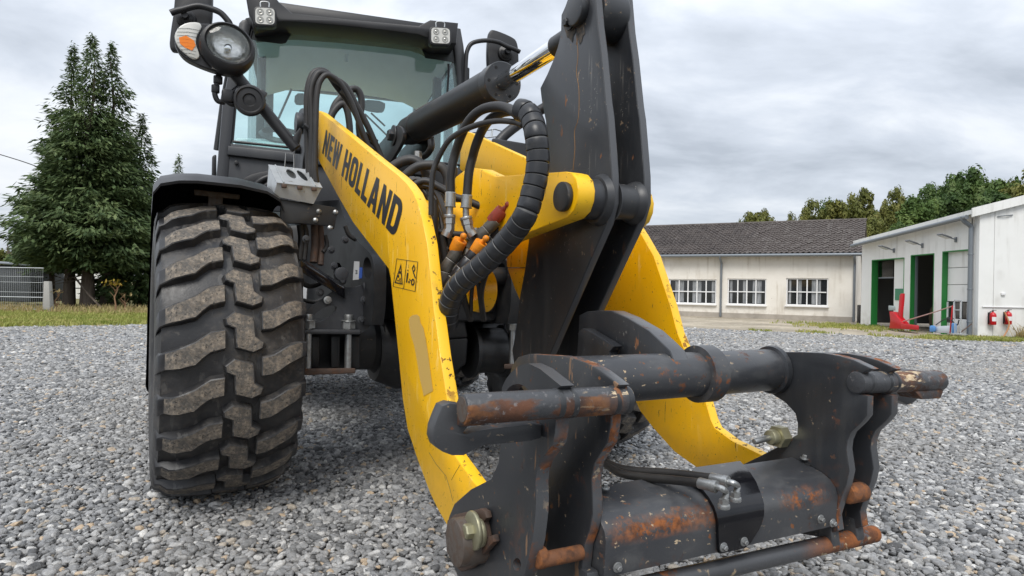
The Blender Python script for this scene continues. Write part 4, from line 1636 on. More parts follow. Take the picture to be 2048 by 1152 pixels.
add_box(bm, (0, 0, 1.56), (3.6, 2.2, .10))
mk('roof', bm, M_gutter, hs_, 0)
rl = empty('metal_railing', (wD(150, 576, 27).x, 27, 0))
tag(rl, 'thin dark railing behind the fir trunks', 'railing')
bm = BM()
add_tube(bm, [(-2.6, 0, .55), (3, 0, .62)], .025, 6)
mk('rail', bm, M_chassis, rl)
for xx in (-1.4, -.3, .8, 2):
    bm = BM()
    add_tube(bm, [(xx, 0, 0), (xx, 0, .60)], .022, 6)
    mk('post', bm, M_chassis, rl)
bm = BM()
add_tube(bm, [wD(150, 555, 20.2), wD(178, 590, 19.9), wD(203, 616, 19.6)], .03, 6)
o = mk('leaning_pole', bm, M_bark)
tag(o, 'dark pole leaning between the fir trunks', 'pole')


def stalk_plant(px, Y, top, label, m, n=7):
    p = wD(px, 576, Y)
    H = wD(px, top, Y).z
    t = empty('weed_plant', (p.x, Y, 0))
    tag(t, label, 'weed')
    bm = BM()
    pts = [(random.gauss(0, .02) * i, random.gauss(0, .02) * i, H * i / 4) for i in range(5)]
    add_tube(bm, pts, [.026, .022, .018, .013, .006], 6)
    for k in range(5):
        z = H * random.uniform(.25, .8)
        a = random.uniform(0, 6.28)
        add_tube(bm, [(0, 0, z), (cos(a) * .16, sin(a) * .16, z + .18)], [.009, .004], 5)
    mk('stem', bm, mat('dry_stem', (.26, .15, .08), .8) if 'dry_stem' not in MATS else MATS['dry_stem'], t)
    bm = BM()
    for k in range(n * 6):
        c = Vector((random.gauss(0, .13), random.gauss(0, .1), H * random.uniform(.86, 1.04)))
        a = Vector((random.gauss(0, 1), random.gauss(0, 1), random.gauss(0, .5))).normalized() * .07
        b = a.cross(Vector((0, 0, 1))).normalized() * .025
        bm.faces.new([bm.verts.new(c + a), bm.verts.new(c + b), bm.verts.new(c - a), bm.verts.new(c - b)])
    mk('leaves', bm, m, t, 0)


M_yleaf = leafmat('yellow_leaves', (.26, .17, .02), (.36, .25, .04), (.20, .19, .03), 6)
stalk_plant(231, 18.6, 562, 'yellow leaved weed stalk in front of fir trunks', M_yleaf)
stalk_plant(114, 18.6, 580, 'bare reddish weed stalk beside the concrete post', M_dry, 3)
stalk_plant(250, 18.9, 588, 'bare brown weed stalk right of the yellow one', M_dry, 2)
bm = BM()
add_tube(bm, spline([wD(-160, 262, 30), wD(-60, 292, 29.5), wD(0, 309, 29), wD(60, 328, 28.5), wD(120, 352, 28)], 5), .022, 6)
o = mk('power_line', bm, M_black)
tag(o, 'black overhead cable running down to the fir trees', 'cable')
# ================================================================ wheel loader
LO = empty('wheel_loader', CF, AF)
tag(LO, 'yellow and black wheel loader with raised boom and rusty quick hitch', 'wheel loader')
X1 = Vector((1, 0, 0))


def plateS(name, px, s, th, m, parent=LO, bev=.004, ch=0, holes=None, label=None, smooth=38, extra=None):
    pts = [onS(p[0], p[1], s) if len(p) == 2 else Vector((s, p[1], p[2])) for p in px]
    for p in pts:
        p.x = s
    if ch:
        pts = chaikin(pts, ch)
    bm = BM()
    hl = None
    if holes:
        hl = [[Vector((s, q.y, q.z)) for q in h] for h in holes]
    add_plate(bm, pts, X1, th, bev, hl, 0, 1 if isinstance(m, (list, tuple)) else 0)
    if extra:
        extra(bm)
    return mk(name, bm, m, parent, smooth, label)


def plateT(name, px, t, th, m, parent=LO, bev=.003, ch=0, holes=None, label=None):
    pts = [onT(p[0], p[1], t) for p in px]
    if ch:
        pts = chaikin(pts, ch)
    bm = BM()
    add_plate(bm, pts, (0, 1, 0), th, bev, holes)
    return mk(name, bm, m, parent, 38, label)


def cylS(name, px, py, s0, s1, r, m, parent=LO, at=None, bev=.004, seg=28, label=None):
    """pin with lateral axis through the pixel as seen at plane at (default s0)"""
    p = onS(px, py, s0 if at is None else at)
    bm = BM()
    add_cyl(bm, (s0, p.y, p.z), (s1, p.y, p.z), r, seg, bev)
    return mk(name, bm, m, parent, 38, label)


def tubeO(name, pts, r, m, parent=LO, n=6, seg=12, label=None):
    bm = BM()
    add_tube(bm, spline(pts, n) if n else pts, r, seg)
    return mk(name, bm, m, parent, 40, label)


def hexbolt(bm, p, ax, r, h, mi=0):
    ax = Vector(ax).normalized()
    p = Vector(p)
    add_cyl(bm, p, p + ax * h * .28, r * 1.75, 16, r * .12, mi=mi)
    add_tube(bm, [p + ax * h * .28, p + ax * (h - r * .15), p + ax * h], [r, r, r * .85], 6, mi=mi)


# ---------------------------------------------------------------- wheels
NP = 23
DPH = 2 * pi / NP


def crown_r(s):
    a = abs(s)
    r = .655 - .42 * a * a
    if a > .20:
        r -= (a - .20) * .25
    return r


def loft_block(st):
    """st: stations (s, phi_lo, phi_hi, r_top); closed bar lying on the carcass"""
    bm = BM()
    rings = []
    for s, lo, hi, rt in st:
        rb = rt - .050
        q = []
        for ph, r, mi in ((lo - .012, rb, 0), (lo + .004, rt, 1), (hi - .004, rt, 1), (hi + .012, rb, 0)):
            q.append(bm.verts.new((s, -r * cos(ph), r * sin(ph))))
        rings.append(q)
    for a, b in zip(rings, rings[1:]):
        for k in range(3):
            bm.faces.new((a[k], a[k + 1], b[k + 1], b[k]))\
                .material_index = 1 if k == 1 and max(abs(a[1].co.x), abs(b[1].co.x)) < .2405 else 0
    bm.faces.new(rings[0][::-1])
    bm.faces.new(rings[-1])
    bmesh.ops.recalc_face_normals(bm, faces=bm.faces)
    bmesh.ops.bevel(bm, geom=[e for e in bm.edges if e.calc_face_angle(0) > .5], offset=.0035, segments=1, affect='EDGES', clamp_overlap=True)
    return bm


X2s = lambda x: (x - 85) / 495 * .5 - .25
Y2p = lambda y: -(y - 530) / 162 * DPH
lug_l = [(-.270, Y2p(540), Y2p(474), .515), (-.268, Y2p(526), Y2p(460), .565), (-.260, Y2p(512), Y2p(444), .602), (-.240, Y2p(503), Y2p(434), crown_r(-.24) - .012), (-.216, Y2p(499), Y2p(428), crown_r(.216)), (-.192, Y2p(496), Y2p(420), crown_r(.19)),
         (X2s(165), Y2p(490), Y2p(411), crown_r(.17)), (X2s(192), Y2p(484), Y2p(399), crown_r(.14)), (X2s(215), Y2p(461), Y2p(383), crown_r(.12)), (X2s(240), Y2p(442), Y2p(367), crown_r(.09)), (X2s(290), Y2p(430), Y2p(361), crown_r(.043))]
lug_r = [(X2s(415), Y2p(530), Y2p(460), crown_r(.083)), (X2s(455), Y2p(527), Y2p(452), crown_r(.124)), (X2s(485), Y2p(512), Y2p(436), crown_r(.154)), (X2s(515), Y2p(493), Y2p(419), crown_r(.184)),
         (X2s(545), Y2p(480), Y2p(411), crown_r(.215)), (.240, Y2p(472), Y2p(408), crown_r(.24) - .012), (.260, Y2p(470), Y2p(408), .602), (.268, Y2p(472), Y2p(410), .565), (.270, Y2p(476), Y2p(414), .515)]


def centre_block():
    o = [(284, 480), (318, 452), (383, 474), (388, 480), (393, 552), (426, 577), (420, 602), (384, 618), (324, 597), (319, 520), (289, 506)]
    mx_, my_ = 355, 530
    o = [(mx_ + (x - mx_) * .95, my_ + (y - my_) * .86) for x, y in o]
    bm = BM()
    top = [bm.verts.new((X2s(x), -crown_r(X2s(x)) * cos(Y2p(y)), crown_r(X2s(x)) * sin(Y2p(y)))) for x, y in o]
    cx, cy = sum(p[0] for p in o) / len(o), sum(p[1] for p in o) / len(o)
    low = []
    for x, y in o:
        x2, y2 = cx + (x - cx) * 1.12, cy + (y - cy) * 1.09
        r = crown_r(X2s(x)) - .050
        low.append(bm.verts.new((X2s(x2), -r * cos(Y2p(y2)), r * sin(Y2p(y2)))))
    f = bm.faces.new(top)
    f.material_index = 1
    n = len(o)
    for i in range(n):
        j = (i + 1) % n
        bm.faces.new((top[j], top[i], low[i], low[j]))
    bmesh.ops.recalc_face_normals(bm, faces=bm.faces)
    bmesh.ops.bevel(bm, geom=list(f.edges), offset=.0035, segments=1, affect='EDGES', clamp_overlap=True)
    bmesh.ops.triangulate(bm, faces=[g for g in bm.faces if len(g.verts) > 6])
    return bm


def make_wheel():
    prof = []
    for s in np.linspace(-.235, .235, 15):
        prof.append((s, crown_r(s) - .037))
    side = [(.252, .585), (.268, .53), (.272, .47), (.262, .41), (.235, .355), (.215, .33), (.20, .315)]
    prof = [(-a, b) for a, b in side[::-1]] + prof + side
    bm = BM()
    add_lathe(bm, prof, (0, 0, 0), (1, 0, 0), 92)
    ty = mk('wheel', bm, M_rubber, LO, 50)
    bm = BM()
    add_lathe(bm, [(-.215, .335), (-.225, .345), (-.235, .34), (-.225, .32), (-.17, .30), (-.10, .29), (-.08, .20), (-.10, .14), (-.14, .12), (-.14, 0)], (0, 0, 0), (1, 0, 0), 40)
    add_lathe(bm, [(.215, .335), (.225, .345), (.235, .34), (.225, .32), (.10, .30), (.02, .28), (-.06, .20), (-.06, 0)], (0, 0, 0), (1, 0, 0), 40)
    mk('rim', bm, M_chassis, ty)
    bm = BM()
    for k in range(10):
        a = 2 * pi * k / 10
        hexbolt(bm, (-.08, .17 * cos(a), .17 * sin(a)), (-1, 0, 0), .014, .03)
    mk('wheel_bolts', bm, M_zinc, ty)
    protos = []
    for b in (loft_block(lug_l), centre_block(), loft_block(lug_r)):
        protos.append(mk('tread_block', b, [M_rubber, M_tread], ty, 30))
    for pr in protos:
        for k in range(1, NP):
            o = pr.copy()
            COL.objects.link(o)
            o.rotation_euler = (-k * DPH, 0, 0)
    return ty


wh = make_wheel()
RW = .655
wh.location = (-.912, 0, RW)
wh.scale = (1.03, 1, 1)
wh.rotation_mode = 'ZYX'
wh.rotation_euler = (radians(5.5), 0, 0)
wh.matrix_local = Matrix.Translation((-.938, 0, RW)) @ Matrix.Rotation(radians(3.0), 4, 'Z') @ Matrix.Rotation(radians(5.5), 4, 'X') @ Matrix.Diagonal((1.01, 1, 1, 1))
for Mx in (Matrix.Translation((.965, 0, RW)) @ Matrix.Rotation(radians(4.5), 4, 'Z') @ Matrix.Rotation(radians(9), 4, 'X') @ Matrix.Diagonal((1.06, 1, 1, 1)),
           MR_L @ Matrix.Translation((-.93, 1.30, RW)) @ Matrix.Rotation(radians(3), 4, 'X'),
           MR_L @ Matrix.Translation((.93, 1.30, RW)) @ Matrix.Rotation(radians(12), 4, 'X')):
    c = copy_tree(wh, LO)
    c.matrix_local = Mx

# ---------------------------------------------------------------- axles, chassis blocks
bm = BM()
add_tube(bm, [(-.68, 0, RW), (-.60, 0, RW), (-.58, 0, RW), (-.24, 0, RW), (-.2, 0, RW)], [.17, .17, .125, .135, .17], 28)
add_tube(bm, [(.68, 0, RW), (.60, 0, RW), (.58, 0, RW), (.24, 0, RW), (.2, 0, RW)], [.17, .17, .125, .135, .17], 28)
mk('front_axle', bm, M_chassis, LO)
bm = BM()
add_lathe(bm, [(-.22, 0), (-.22, .17), (-.1, .22), (.1, .22), (.22, .17), (.22, 0)], (0, 0, RW - .02), (1, 0, 0), 28)
mk('differential', bm, M_chassis, LO)
o = copy_tree([x for x in LO.children if x.name.startswith('front_axle')][0], LO)
o.name = 'rear_axle'
o.matrix_local = MR_L @ Matrix.Translation((0, 1.30, 0))
bm = BM()                                     # gearbox cover and flange seen between arm and hitch
a = .16
add_hull(bm, [onT(893, 640, .30), onT(930, 640, .30), onT(936, 675, .30), onT(897, 678, .30), onT(893, 640, .05), onT(930, 640, .05), onT(936, 675, .05), onT(897, 678, .05)], .01)
add_hull(bm, [onT(897, 679, .32), onT(936, 676, .32), onT(932, 728, .28), onT(905, 745, .26), onT(897, 679, .05), onT(936, 676, .05), onT(932, 728, .05), onT(905, 745, .05)], .01)
mk('gearbox', bm, M_chassis, LO)
p, q = onT(936, 700, .16), onT(1012, 701, .16)
bm = BM()
add_tube(bm, [p, p + Vector((.02, 0, 0)), p + Vector((.021, 0, 0)), q - Vector((.03, 0, 0)), q - Vector((.029, 0, 0)), q], [.145, .145, .118, .122, .14, .14], 28)
mk('axle_tube', bm, M_chassis, LO)
bm = BM()                                     # black body of the front frame between the arms
add_hull(bm, [onT(905, 560, .36), onT(1000, 575, .36), onT(990, 628, .40), onT(930, 622, .40), onT(905, 560, -.2), onT(1000, 575, -.2), onT(990, 628, -.2), onT(930, 622, -.2)], .03)
add_box(bm, (.05, -.02, .93), (.52, .70, .30), bev=.03)
mk('front_frame', bm, M_chassis, LO)
bm = BM()
p, q = onT(940, 553, .42), onT(1010, 553, .42)
add_tube(bm, spline([p + Vector((-.05, 0, .02)), p, q, q + Vector((.06, .1, -.03))], 5), .045, 14)
mk('hydraulic_pipe', bm, M_black, LO)
bm = BM()
add_box(bm, (.02, .35, 1.05), (.34, .9, .75), bev=.04)
add_box(bm, (.02, .95, .95), (.22, .7, .5), bev=.04)
mk('articulation_block', bm, M_chassis, LO)
# yellow ring (end of the lift linkage) between the hoses
p = onS(952, 580, -.04)
bm = BM()
add_lathe(bm, [(-.012, .045), (-.012, .085), (.012, .090), (.045, .090), (.045, .05), (-.012, .045)], (-.04, p.y, p.z), (1, .12, 0), 32)
mk('linkage_ring', bm, M_yellow, LO)

# ---------------------------------------------------------------- frame plates at the near side
SFP = -.36
fp = [(590, 405), (678, 400), (686, 429), (703, 464), (717, 484), (737, 503), (744, 514), (747, 530), (748, 566), (746, 620), (742, 650), (590, 650)]
hole = [onS(735 + 8.5 * cos(a) + 1.5 * sin(a), 537 + 23 * sin(a), SFP) for a in np.linspace(0, 2 * pi, 18, endpoint=False)]
hole2 = [onS(676 + 9 * cos(a), 546 + 21 * sin(a), SFP) for a in np.linspace(0, 2 * pi, 16, endpoint=False)]
fpl = plateS('frame_plate', fp, SFP, .055, M_chassis, holes=[hole, hole2])
fpm = fpl.copy()
fpm.data = fpl.data
COL.objects.link(fpm)
fpm.location = (-2 * SFP - .055, 0, 0)
plateS('inspection_label', [(708, 522.5), (718.5, 523), (717.5, 559), (705.5, 560)], SFP - .0016, .001, M_white, fpl, 0)
plateS('blue_label', [(719, 534.5), (724.5, 535), (723.5, 556.5), (717, 557)], SFP - .0016, .001, M_blue_lbl, fpl, 0)
bm = BM()
for k in range(3):
    a, b = onS(711, 540 + k * 3, SFP - .003), onS(714.5, 540.2 + k * 3, SFP - .003)
    add_plate(bm, [a, b, b + Vector((0, 0, -.003)), a + Vector((0, 0, -.003))], X1, .0008)
mk('label_print', bm, M_ink, fpl, 0)
# tower plates holding the boom pivots
tw = [(597, 222), (602, 215.5), (608, 218), (609.5, 250), (611.5, 276), (609, 300), (604, 332), (600, 420), (570, 440), (580, 380), (587, 320), (592, 306), (596, 290), (595, 262), (594, 240)]
tower = plateS('boom_tower', tw, -.53, .035, M_cab, bev=.005, ch=1)
o = tower.copy()
COL.objects.link(o)
o.location = (1.03, 0, 0)
cylS('pivot_boss', 591, 245, -.565, -.53, .055, M_cab, tower)
cylS('pivot_boss', 589, 299, -.56, -.53, .022, M_black, tower)
# cross bracket above the wheel
br = plateT('cross_bracket', [(562, 398), (672, 414.5), (676, 419), (669, 457), (660, 459), (656, 452), (600, 447), (560, 446)], .22, .02, M_chassis, bev=.004)
bm = BM()
for q in ((637.5, 423), (671, 424.5), (631, 440.5), (660, 456)):
    p = onT(*q, .22)
    add_lathe(bm, [(0, .012), (.004, .012), (.009, .007), (.010, 0)], p, (0, -1, 0), 14)
mk('bolts', bm, M_zinc, br)
bm = BM()
add_hull(bm, [onT(600, 520, .42), onT(688, 577, .36), onT(690, 598, .36), onT(600, 543, .42), onT(604, 516, .34), onT(692, 573, .28), onT(692, 594, .28), onT(604, 539, .34)], .006)
mk('stay_bar', bm, M_blackgloss, LO)
bm = BM()
p = onT(681, 548, .36)
add_cyl(bm, p, p + Vector((0, -.03, 0)), .030, 20, .004)
p = onT(683, 561, .36)
hexbolt(bm, p, (0, -1, 0), .012, .03)
mk('stay_bolt', bm, M_cab, LO)
# hoses behind the bracket
for i, (a, b, c, r, m_) in enumerate((((629, 447), (630, 490), (627, 525), .018, M_rust_full), ((641, 447), (643, 495), (641, 530), .014, M_rust_full), ((600, 450), (603, 480), (598, 520), .016, M_hose),
                                      ((607, 447), (612, 470), (608, 520), .013, M_hose), ((650, 470), (654, 490), (646, 505), .010, M_hose))):
    tubeO('frame_hose', [onT(*a, .12), onT(*b, .12), onT(*c, .14)], r, m_)
tubeO('frame_hose', [onT(600, 555, .3), onT(606, 566, .3), onT(620, 572, .3), onT(640, 566, .28), onT(655, 552, .25)], .012, M_hose)
plateS('info_plate', [(598, 562), (614, 566), (612, 602), (597, 600)], SFP - .004, .003, M_white, fpl, 0)
rr = random.Random(5)
for px, py in ((612, 478), (662, 500), (690, 480), (668, 532), (728, 600), (640, 585), (655, 600), (722, 640)):
    p = onT(px, py, .36 if py > 560 else .20)
    bm = BM()
    hexbolt(bm, p, (0, -1, 0), .010, .016)
    mk('frame_bolt', bm, M_zinc if rr.random() < .4 else M_cab, LO, 30)
for pts, r in (([(604, 600), (630, 604), (655, 596), (676, 604)], .010), ([(752, 540), (766, 548), (778, 545), (784, 552)], .022), ([(750, 640), (768, 650), (785, 648)], .012), ([(690, 452), (698, 470), (712, 480), (728, 490)], .010)):
    tubeO('frame_pipe', [onT(x, y, .10 if x > 740 else .16) for x, y in pts], r, M_hose, n=5, seg=10)
p = onT(764, 549, .12)
bm = BM()
add_ball(bm, p, .038, sub=2)
mk('grease_ball', bm, M_blackgloss, LO)
# gusset with oval opening, base plate, studs
oval = [onT(648 + 25 * cos(a) - 6 * sin(a) * .6, 628 + 14 * sin(a) - 10 * cos(a), .34) for a in np.linspace(0, 2 * pi, 22, endpoint=False)]
gus = plateT('gusset', [(600, 630), (611, 621), (676, 575), (712, 574), (730, 568), (741, 590), (744, 627), (739, 655), (720, 668), (600, 669)], .34, .022, M_cab, holes=[oval], bev=0)
bm = BM()
add_hull(bm, [onT(590, 658, .40), onT(722, 659, .40), onT(722, 669, .40), onT(590, 668, .40), onT(590, 658, .10), onT(722, 659, .10), onT(722, 669, .10), onT(590, 668, .10)], .008)
mk('base_plate', bm, M_cab, LO)
bm = BM()
add_tube(bm, spline([onT(728, 566, .35), onT(737, 590, .36), onT(741, 620, .36), onT(739, 645, .36)], 4), .014, 10)
mk('weld_seam', bm, M_cab, gus)


def stud(px, y0, y1, ylow, t):
    p, q, r_ = onT(px, y0, t), onT(px - .5, y1, t), onT(px - 2, ylow, t)
    bm = BM()
    add_tube(bm, [r_, q], .0155, 16)
    hh = (p - q).length
    add_tube(bm, [q, q + Vector((0, 0, hh * .50))], .030, 6)
    add_cyl(bm, q + Vector((0, 0, hh * .50)), q + Vector((0, 0, hh * .58)), .033, 18, .003)
    add_cyl(bm, q + Vector((0, 0, hh * .58)), p, .020, 18, .003)
    return mk('stud_bolt', bm, M_zinc, LO)


stud(697.5, 629, 657, 741, .36)
stud(617, 628, 656, 738, .38)
stud(1026, 638, 660, 727, .36)
bm = BM()
add_hull(bm, [onT(590, 737, .40), onT(711, 736, .40), onT(711, 747, .40), onT(590, 751, .40), onT(590, 737, .22), onT(711, 736, .22), onT(711, 747, .22), onT(590, 751, .22)], .006)
mk('clamp_plate', bm, M_rust_full, LO)
for x0, x1 in ((622, 640), (662, 680), (702, 720)):
    bm = BM()
    add_hull(bm, [onT(x0, 672, .30), onT(x1, 672, .30), onT(x1 - 1, 736, .30), onT(x0, 736, .30), onT(x0, 672, .1), onT(x1, 672, .1), onT(x1 - 1, 736, .1), onT(x0, 736, .1)], .006)
    mk('spacer_block', bm, M_chassis, LO)
bm = BM()
add_box(bm, (-.47, 0, RW), (.22, .30, .22), bev=.02)
mk('axle_seat', bm, M_chassis, LO)
# far-side gusset, seen past the gearbox
gus2 = plateT('gusset', [(1009, 578), (1020, 588), (1036, 592), (1045, 604), (1052, 640), (1048, 668), (1016, 668), (1010, 655)], .34, .02, M_cab, bev=.004)
bm = BM()
add_hull(bm, [onT(1008, 728, .38), onT(1060, 726, .38), onT(1060, 738, .38), onT(1008, 738, .38), onT(1008, 728, .2), onT(1060, 726, .2), onT(1060, 738, .2), onT(1008, 738, .2)], .005)
mk('clamp_plate', bm, M_rust_full, LO)

# ---------------------------------------------------------------- fender over the near wheel
def fender(side):
    prof = [(-.328, -.13), (-.322, -.03), (-.295, .010), (-.23, .028), (-.10, .034), (.06, .030), (.17, .012), (.225, -.02), (.245, -.07)]
    bm = BM()
    rings = []
    n = 26
    for i in range(n + 1):
        a = radians(24) - radians(138) * i / n          # angle from the top, forwards positive
        ring = []
        for thk in (0, .012):
            wx = -.060 + .040 * min(1.0, i / (n * .75))          # the skirt widens towards the rear
            ring.append([bm.verts.new((x + .0 if x > -.2 else x - wx, -(.745 + z - thk) * sin(a), RW + (.745 + z - thk) * cos(a))) for x, z in prof])
        rings.append(ring)
    m = len(prof)
    for i in range(n):
        for k in range(m - 1):
            for j in (0, 1):
                bm.faces.new((rings[i][j][k], rings[i][j][k + 1], rings[i + 1][j][k + 1], rings[i + 1][j][k]))
        for k in (0, m - 1):
            bm.faces.new((rings[i][0][k], rings[i][1][k], rings[i + 1][1][k], rings[i + 1][0][k]))
    for i in (0, n):
        for k in range(m - 1):
            bm.faces.new((rings[i][0][k], rings[i][0][k + 1], rings[i][1][k + 1], rings[i][1][k]))
    bmesh.ops.recalc_face_normals(bm, faces=bm.faces)
    if side > 0:
        for v in bm.verts:
            v.co.x = -v.co.x
        bmesh.ops.reverse_faces(bm, faces=bm.faces)
    o_ = mk('fender', bm, M_black, LO, 40)
    o_.location = (.945 * side, 0, 0)
    return o_


fe = fender(-1)
fender(1)
bm = BM()
fx = lambda px, py: onT(px, py, .12) - Vector((-.945, 0, 0))
for a, b in (((390, 381), (478, 391)), ):
    add_hull(bm, [fx(388, 378), fx(480, 389), fx(479, 399), fx(388, 390)] + [q + Vector((0, .02, 0)) for q in (fx(388, 378), fx(480, 389), fx(479, 399), fx(388, 390))], .004)
add_hull(bm, [fx(417, 391), fx(446, 394), fx(445, 420), fx(415, 418)] + [q + Vector((0, .02, 0)) for q in (fx(417, 391), fx(446, 394), fx(445, 420), fx(415, 418))], .004)
mk('fender_bracket', bm, M_pinface, fe)

# ---------------------------------------------------------------- boom arms
SA, TA = -.45, .035
arm_up = [(632, 221), (642, 225), (700, 272), (760, 322), (795, 350), (812, 366), (825, 384), (834, 404), (844, 439), (854, 488), (860, 546), (868, 625), (872, 650), (880, 713), (895, 805), (902, 870), (909, 911), (948, 966), (985, 1000)]
arm_lo = [(985, 1085), (960, 1110), (915, 1090), (891, 1046), (876, 1020), (860, 987), (835, 920), (815, 859), (805, 797), (797, 713), (788, 625), (784, 588), (781, 556), (777, 538), (745, 496), (706, 445), (674, 389), (630, 307)]
arm = plateS('boom_arm', arm_up + arm_lo, SA, TA, [M_yellow, M_yedge], bev=.003, label='near yellow boom arm with black lettering')
# far arm: mirrored upper part, own lower outline
SB = .415
up_f = [(-SA, p.y, p.z) for p in (onS(*q, SA) for q in [(632, 221), (642, 225), (700, 272), (760, 322), (795, 350), (812, 366)])]
far_lo = [(1283, 470), (1307, 512), (1326, 569), (1340, 611), (1354, 665), (1380, 727), (1408, 794), (1421, 839), (1429, 856), (1464, 882), (1519, 908), (1560, 925), (1560, 990), (1500, 990), (1468, 956), (1408, 946), (1348, 903), (1306, 856), (1280, 822)]
lo_f = [(-SA, p.y, p.z) for p in (onS(*q, SA) for q in [(797, 713), (788, 625), (781, 556), (777, 538), (745, 496), (706, 445), (674, 389), (630, 307)])]
farm = plateS('boom_arm', up_f + far_lo + lo_f, SB, .035, [M_yellow, M_yedge], bev=.003, label='far yellow boom arm')

# lettering on the near arm
def ring(n, x0, x1, y0, y1, rx, ry):
    pts = []
    for cx, cy, a0 in ((x1 - rx, y1 - ry, 0), (x0 + rx, y1 - ry, 90), (x0 + rx, y0 + ry, 180), (x1 - rx, y0 + ry, 270)):
        for k in range(n + 1):
            a = radians(a0 + 90 * k / n)
            pts.append((cx + rx * cos(a), cy + ry * sin(a)))
    return pts


def dring(n, x0, x1, y0, y1, rx, ry):
    pts = [(x0, y0)]
    for cx, cy, a0 in ((x1 - rx, y0 + ry, 270), (x1 - rx, y1 - ry, 0)):
        for k in range(n + 1):
            a = radians(a0 + 90 * k / n)
            pts.append((cx + rx * cos(a), cy + ry * sin(a)))
    return pts + [(x0, y1)]


GL = {
    'N': (1.0, [[(0, 0), (0, 1), (.30, 1), (.68, .46), (.68, 1), (1, 1), (1, 0), (.70, 0), (.32, .54), (.32, 0)]]),
    'E': (.78, [[(0, 0), (0, 1), (1, 1), (1, .81), (.42, .81), (.42, .60), (.92, .60), (.92, .41), (.42, .41), (.42, .19), (1, .19), (1, 0)]]),
    'W': (1.38, [[(0, 1), (.23, 1), (.32, .38), (.42, 1), (.58, 1), (.68, .38), (.77, 1), (1, 1), (.82, 0), (.60, 0), (.5, .58), (.40, 0), (.18, 0)]]),
    'H': (1.0, [[(0, 0), (0, 1), (.34, 1), (.34, .60), (.66, .60), (.66, 1), (1, 1), (1, 0), (.66, 0), (.66, .41), (.34, .41), (.34, 0)]]),
    'O': (1.0, [ring(5, 0, 1, 0, 1, .36, .26), ring(5, .34, .66, .19, .81, .14, .12)]),
    'L': (.76, [[(0, 0), (0, 1), (.44, 1), (.44, .19), (1, .19), (1, 0)]]),
    'A': (1.08, [[(0, 0), (.33, 1), (.67, 1), (1, 0), (.68, 0), (.63, .19), (.37, .19), (.32, 0)], [(.42, .37), (.58, .37), (.5, .72)]]),
    'D': (1.02, [dring(5, 0, 1, 0, 1, .42, .30), dring(5, .34, .66, .19, .81, .16, .14)]),
}
TXT = 'NEW HOLLAND'
tot = sum(.5 if c == ' ' else GL[c][0] for c in TXT) + .17 * 9
Q = [onS(*p, SA - .0012) for p in ((652, 259), (644, 306), (789.5, 476.5), (808.5, 405))]


def bil(u, v):
    return (Q[0] * v + Q[1] * (1 - v)) * (1 - u) + (Q[3] * v + Q[2] * (1 - v)) * u


def decal(bm, loops, fn, th=.0008):
    lp = [[fn(*p) for p in l_] for l_ in loops]
    flat = [q for l_ in lp for q in l_]
    va = [bm.verts.new(q) for q in flat]
    for t in tessellate_polygon(lp):
        f_ = bm.faces.new([va[i] for i in t])


# even spacing on the plate, whatever the perspective: u grows with true length
bm = BM()
cur = 0.0
for c in TXT:
    if c == ' ':
        cur += .5
        continue
    w, lps = GL[c]
    decal(bm, lps, lambda x, y, c0=cur, w=w: bil((c0 + x * w) / tot, y))
    cur += w + .17
bmesh.ops.recalc_face_normals(bm, faces=bm.faces)
for f_ in bm.faces:
    if f_.normal.x > 0:
        f_.normal_flip()
mk('lettering', bm, M_ink, arm, 0)
# warning sticker
SQ = [onS(*p, SA - .0012) for p in ((793, 517), (785.5, 573), (830.5, 583.5), (836, 523.5))]
sb = lambda u, v: (SQ[0] * v + SQ[1] * (1 - v)) * (1 - u) + (SQ[3] * v + SQ[2] * (1 - v)) * u
bm = BM()
frame = lambda x0, x1, y0, y1, w, h: [[(x0, y0), (x1, y0), (x1, y1), (x0, y1)], [(x0 + w, y0 + h), (x1 - w, y0 + h), (x1 - w, y1 - h), (x0 + w, y1 - h)]]
decal(bm, frame(0, 1, 0, 1, .022, .016), sb)
decal(bm, [[(.49, 0), (.51, 0), (.51, 1), (.49, 1)]], sb)
decal(bm, [[(.06, .14), (.44, .14), (.25, .86)], [(.115, .18), (.385, .18), (.25, .72)]], sb)
blob = lambda cx, cy, rx, ry, n=8: [(cx + rx * cos(a), cy + ry * sin(a)) for a in np.linspace(0, 2 * pi, n, endpoint=False)]
for q in ((.25, .54, .045, .05), (.20, .40, .035, .05), (.29, .30, .03, .06), (.21, .25, .035, .03), (.31, .22, .03, .03)):
    decal(bm, [blob(*q)], sb)
decal(bm, [[(.57, .24), (.62, .24), (.64, .58), (.575, .58)]], sb)
decal(bm, [blob(.60, .66, .025, .03)], sb)
decal(bm, [blob(.86, .30, .075, .12, 12), blob(.86, .30, .035, .065, 12)], sb)
decal(bm, [[(.70, .36), (.80, .30), (.80, .33), (.70, .40)], ], sb)
decal(bm, [blob(.70, .28, .035, .045)], sb)
decal(bm, [[(.76, .76), (.84, .90), (.92, .74), (.84, .60)], [(.80, .755), (.84, .83), (.88, .745), (.84, .67)]], sb)
decal(bm, [[(.84, .60), (.93, .44), (.97, .46), (.88, .62)]], sb)
mk('warning_sticker', bm, M_ink, arm, 0)
bm = BM()
decal(bm, [[(817.5, 640), (820, 634), (826, 630), (834, 629), (839, 633), (841, 646), (847, 656), (850, 672), (855, 700), (861, 745), (866, 782), (856, 787), (847, 792.5), (845, 780), (839, 755), (836, 735), (831, 705), (828, 690), (822, 672), (819, 655)]],
      lambda x, y: onS(x, y, SA - .0010))
mk('tape_patch', bm, M_tape, arm, 0)
